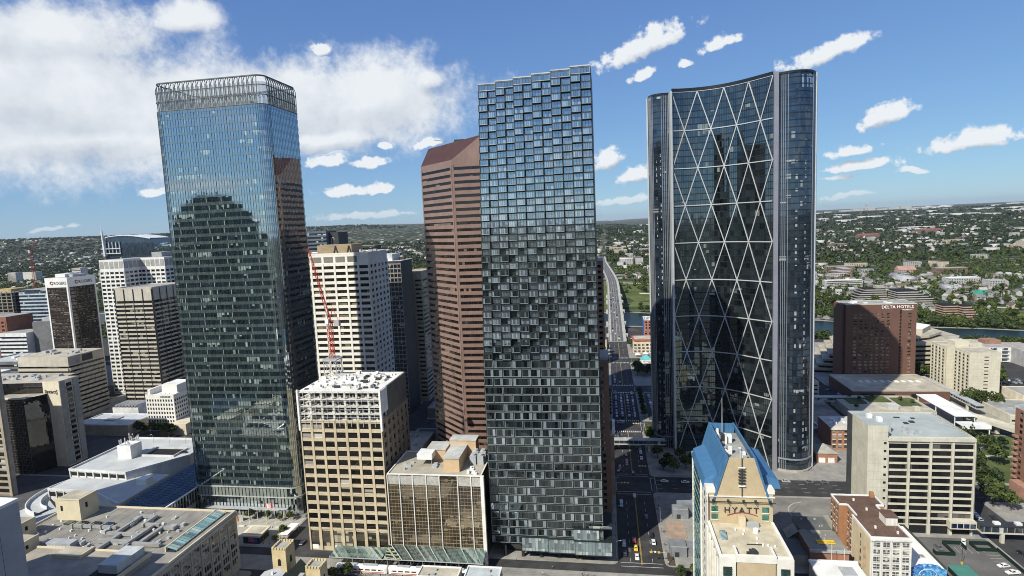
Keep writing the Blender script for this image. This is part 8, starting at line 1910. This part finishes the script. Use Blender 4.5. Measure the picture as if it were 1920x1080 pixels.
    housem = [house_mesh('house', W[i % 4], Rf[(i + i // 2) % 4], w, d, h, rf) for i, (w, d, h, rf) in enumerate(((11, 9, 6, 3.2), (13, 9, 5, 3), (10, 8, 6.5, 3.4), (15, 10, 5, 2.6), (9, 9, 7, 3)))]
    names = ('white', 'tan', 'grey', 'brick'); cnt = 0; got = []
    for i in range(4000):
        if cnt >= 150: break
        y = rs.uniform(1080, 3000); x = rs.uniform(-.95 * y, .78 * y)
        if not free(x, y) or not in_view(x, y) or y < north_bank(x) + 260: continue
        if x > 250 and y > 2300 and rs.rand() < .6: continue
        k = rs.randint(6); o = bpy.data.objects.new('apartment_block', blockm[k]); link(o); o.location = (x, y, float(ground_h(x, y))); o.rotation_euler.z = rs.uniform(-.12, .12) + (math.pi / 2 if rs.rand() < .3 else 0)
        tag(o, '%s %s flat-roofed block %s' % (('short', 'long', 'small', 'very long', 'tall', 'low')[k], names[k % 4], 'in the trees behind the western towers' if x < -200 else 'up the slope around the bridge road' if x < 250 else 'among trees right of the lattice tower' if x < 900 else 'in the far eastern suburb'), 'building', 'flat-roofed blocks beyond the river'); cnt += 1
    cnt = 0
    for i in range(6000):
        if cnt >= 150: break
        x = rs.uniform(380, 1150); y = north_bank(x) + rs.uniform(70, 600)
        if not in_view(x, y): continue
        k = rs.randint(5); o = bpy.data.objects.new('house', housem[k]); link(o); o.location = (x, y, float(ground_h(x, y))); o.rotation_euler.z = rs.uniform(-.3, .3) + (math.pi / 2 if rs.rand() < .5 else 0)
        tag(o, '%s %s gabled house %s' % (('small', 'low', 'narrow', 'wide', 'tall')[k], names[k % 4], 'just below the grey terraces' if x < 520 else 'around the teal-roofed house' if x < 640 else 'left of the far right bank' if x < 850 else 'near the right edge, beyond the river'), 'house', 'gabled houses on the eastern bank'); cnt += 1
    # the mass of roofs farther out
    n = 3600; y = 1000 + 5200 * rs.rand(n) ** 1.35; x = (rs.uniform(-1.32, .86, n)) * y; keep = (np.abs(np.arctan2(x, y) + YAW) < .78) & ((y > north_bank(x) + 230) | ((x < -800) & (y < south_bank(x) - 20))) & (np.abs(x - 8) > 26)
    hill = np.exp(-((x + 2050) / 1500) ** 2 - ((y - 5600) / 900) ** 2); keep &= hill < .35
    # roofs come in districts
    dn = np.sin(x * .0041 + 1) * np.sin(y * .0037 + 2) + .5 * np.sin(x * .0013 - y * .002); keep &= dn > -.55 + .6 * rs.rand(n) - .3
    x, y = x[keep], y[keep]; n = len(x); big = rs.rand(n) < .12 + .1 * (y > 3000)
    w = np.where(big, rs.uniform(22, 60, n), rs.uniform(9, 15, n)); d = np.where(big, rs.uniform(14, 26, n), rs.uniform(8, 11, n)); h = np.where(big, rs.uniform(6, 13, n), rs.uniform(4, 7, n)); rf = np.where(big, .1, 2.8)
    v, f, mi = box_np(x, y, ground_h(x, y), w, d, h, rs.uniform(-.1, .1, n) + (rs.rand(n) < .4) * math.pi / 2, rf)
    cls = rs.randint(0, 4, n).repeat(8); cls[np.repeat(big, 8)] = np.where(rs.rand(big.sum()).repeat(8) < .7, 0, 2); mi = np.where(mi == 1, 4 + (cls + (np.repeat(rs.randint(0, 2, n), 8))) % 4, cls)
    o = np_mesh('far_houses', v, f, W + Rf, mi); tag(o, 'sprawl of small roofs across the far suburbs', 'suburb', kind='stuff')
    # large pale sheds of the far industrial belt
    n = 120; y = rs.uniform(5500, 12500, n); x = rs.uniform(-.2, .85, n) * y; keep = (np.abs(np.arctan2(x, y) + YAW) < .76) & (x > 300); x, y = x[keep], y[keep]; n = len(x)
    v, f, mi = box_np(x, y, ground_h(x, y), rs.uniform(60, 260, n), rs.uniform(40, 90, n), rs.uniform(9, 18, n), rs.uniform(-.1, .1, n), np.full(n, .2))
    o = np_mesh('far_sheds', v, f, [mat('shed_pale', (.4, .4, .4), .8), mat('shed_roof', (.36, .36, .35), .8)], mi); tag(o, 'pale industrial sheds near the horizon', 'sheds', kind='stuff')
    # suburban tree mass: many small leaf-clump faces per tree
    def wood(name, xs, ys, hs, ws, q, size, leaf, lb):
        n = len(xs); zs = ground_h(xs, ys); N = n * q; idx = np.repeat(np.arange(n), q)
        d = rs.normal(size=(N, 3)); d /= np.linalg.norm(d, axis=1)[:, None]; rad = rs.uniform(.45, 1.05, N)[:, None]
        c = np.stack([xs[idx], ys[idx], zs[idx] + hs[idx] * .58], 1) + d * rad * np.stack([ws[idx] * .5, ws[idx] * .5, hs[idx] * .45], 1)
        nr = d + rs.normal(size=(N, 3)) * .5; nr[:, 2] += .3; nr /= np.linalg.norm(nr, axis=1)[:, None]; a = np.cross(nr, rs.normal(size=(N, 3))); a /= np.linalg.norm(a, axis=1)[:, None]; b = np.cross(nr, a); s = (size * ws[idx] / 8 * rs.uniform(.6, 1.3, N))[:, None]
        v = np.stack([c - a * s - b * s * .7, c + a * s - b * s * .7, c + a * s * .8 + b * s, c - a * s * .8 + b * s], 1).reshape(-1, 3)
        o = np_mesh(name, v, np.arange(4 * N).reshape(-1, 4), [leaf]); tag(o, lb, 'trees', kind='stuff')
    def field(n, ylo, yhi, pw=1.3):
        y = ylo + (yhi - ylo) * rs.rand(n) ** pw; x = rs.uniform(-1.32, .86, n) * y
        keep = (np.abs(np.arctan2(x, y) + YAW) < .78) & ((y > north_bank(x) + 30) | ((x < -780) & (y < south_bank(x) - 10))) & (np.abs(x - (12 - 26 * sstep(y, 1060, 1900))) > 17)
        keep &= ~((x > -80) & (x < 255) & (y > north_bank(x) + 38) & (y < north_bank(x) + 125))
        hill = np.exp(-((x + 2050) / 1500) ** 2 - ((y - 5600) / 900) ** 2); keep &= hill < .25
        return x[keep], y[keep]
    x, y = field(9000, 700, 1900, 1.); n = len(x); wood('suburb_trees', x, y, rs.uniform(7, 13, n), rs.uniform(6, 11, n), 30, 1.15, leafA, 'mass of leafy garden trees beyond the river')
    x, y = field(13000, 1700, 4200, 1.1); n = len(x); wood('suburb_trees', x, y, rs.uniform(8, 13, n), rs.uniform(9, 16, n), 12, 1.7, leafB, 'mass of leafy garden trees in the middle distance')
    x, y = field(10500, 4000, 9500, 1.1); n = len(x); wood('suburb_trees', x, y, rs.uniform(8, 12, n), rs.uniform(20, 42, n), 8, 1.8, leafB, 'dark tree belts toward the horizon')
    # dense belt of wood on the eastern bank
    n = 900; x = rs.uniform(210, 900, n); y = north_bank(x) + rs.uniform(6, 85, n) + (x < 360) * rs.uniform(0, 110, n); wood('bank_wood', x, y, rs.uniform(6, 12, n), rs.uniform(6, 10, n), 40, 1.0, leafA, 'dense green wood along the far river bank')
    n = 760; x = rs.uniform(90, 720, n); y = south_bank(x) - rs.uniform(2, 38, n); wood('bank_wood', x, y, rs.uniform(5, 9, n), rs.uniform(5, 8, n), 40, 1.0, leafA, 'trees along the near river bank')
    n = 260; x = rs.uniform(-420, -40, n); y = south_bank(x) - rs.uniform(3, 60, n); wood('bank_wood', x, y, rs.uniform(6, 10, n), rs.uniform(6, 9, n), 36, 1.0, leafA, 'trees along the near river bank west of the bridge')
    # communication mast on the slope
    t = thing('lattice_mast', 'thin lattice mast rising above the trees right of the bridge', 'mast', (96, 1330, 36)); mb = MB(); z = float(ground_h(96, 1330)); mb.bar((96, 1330, z), (96, 1330, z + 42), 1.3, 4, .5); mb.build('mast', grey_metal, t)
suburbs()

def west_infill():
    """low and middling blocks west and north of the towers, half hidden between them"""
    rs = random.Random(77); ms = [mat('infill_tan', (.40, .35, .28), .85), mat('infill_grey', (.33, .33, .33), .85), mat('infill_white', (.6, .6, .58), .8), mat('infill_brown', (.24, .17, .13), .85)]; nm = ('tan', 'grey', 'white', 'brown')
    g = glass('infill_glass', (.014, .015, .016), (.5, .52, .55), refl=.1, prob=.1, cw=2.5, ch=3.6); k = 0
    for (x0, x1) in BX[:4]:
        for (y0, y1) in BY[2:]:
            for (a, b, c, d) in ((x0 + 4, (x0 + x1) / 2 - 3, y0 + 4, y1 - 5), ((x0 + x1) / 2 + 3, x1 - 4, y0 + 4, y1 - 5)):
                if y0 < 440 and x0 > -340 or y0 < 300 or (x0 > -200 and y0 < 540): continue
                busy = False
                for o in col.objects:
                    if o.type == 'EMPTY' and o.get('category') in ('tower', 'building', 'parkade', 'hotel') and a - 26 < o.location.x < b + 26 and c - 24 < o.location.y < d + 24: busy = True; break
                if busy: continue
                h = rs.uniform(8, 26); q = rs.randrange(4); t = simple('infill_block', '%s low-rise block number %s from the river among the western towers' % (nm[q], ('one', 'two', 'three', 'four', 'five', 'six', 'seven', 'eight', 'nine', 'ten', 'eleven', 'twelve')[k % 12]), 'building', a, b, c, d, h, ms[q], roof_grey); k += 1
                bands(t, FS(a, b, c), .5, b - a - .5, .5, h - .5, max(2, int(h / 4)), .45, .25, ms[q], g); bands(t, FE(b, c, d), .5, d - c - .5, .5, h - .5, max(2, int(h / 4)), .45, .25, ms[q], g); parapet(t, a, b, c, d, h, .7, .5, ms[q]); units(t, a + 2, b - 7, c + 2, d - 7, h, 6, grey_metal, 1.5, 5, 2.2, seed=k)
west_infill()
# a few towers standing in the western suburb skyline
for i, (x, y, h, lb) in enumerate(((-1560, 1500, 62, 'distant white apartment tower in the western trees'), (-1490, 1520, 48, 'distant brown apartment tower beside the white one'), (-1950, 1640, 45, 'distant pale twin slab far left'), (-1100, 1300, 40, 'broad tan hospital block above the western trees'), (-2000, 1700, 40, 'second distant pale slab far left'))):
    t = simple('far_tower', lb, 'tower', x, x + (30 if h != 40 else 90), y, y + 24, float(ground_h(x, y)) + h * .8, mat('far_pale', (.52, .50, .46), .85)); bands(t, FS(x, x + 30, y), 0, 30, float(ground_h(x, y)), float(ground_h(x, y)) + h * .78, 10, .45, .3, mat('far_pale', (.52, .50, .46), .85), room_glass)

# ------------------------------------------------------------------ air between the viewer and the horizon
def haze():
    mb = MB(); mb.box(-41000, 41000, -29000, 41000, -2, 420); mt = bpy.data.materials.new('clear_air'); mt.use_nodes = True; nt = NT(mt.node_tree); nt.n.clear()
    v = nt.node('ShaderNodeVolumePrincipled'); v.inputs['Color'].default_value = (.72, .82, .95, 1); v.inputs['Density'].default_value = HAZE; v.inputs['Anisotropy'].default_value = .2
    o = nt.node('ShaderNodeOutputMaterial'); nt.l.new(v.outputs[0], o.inputs['Volume']); mb.build('haze', mt, kind='stuff')
if HAZE > 0: haze()

# ------------------------------------------------------------------ labels: tell look-alikes apart by their order across the view
def order_labels():
    words = 'first second third fourth fifth sixth seventh eighth ninth tenth eleventh twelfth thirteenth fourteenth fifteenth sixteenth seventeenth eighteenth nineteenth twentieth twenty-first twenty-second twenty-third twenty-fourth twenty-fifth twenty-sixth twenty-seventh twenty-eighth twenty-ninth thirtieth'.split()
    by = {}
    for o in col.objects:
        if o.parent is None and o.get('label'): by.setdefault(o['label'], []).append(o)
    for lb, os_ in by.items():
        if 1 < len(os_) <= 30 and len(lb.split()) <= 12:
            def px(o): v = o.location - Vector((0, 0, CAM_H)); return v.dot(C_RI) / max(v.dot(C_FW), 1)
            for k, o in enumerate(sorted(os_, key=px)): o['label'] = '%s, %s from the left' % (lb, words[k])
order_labels()
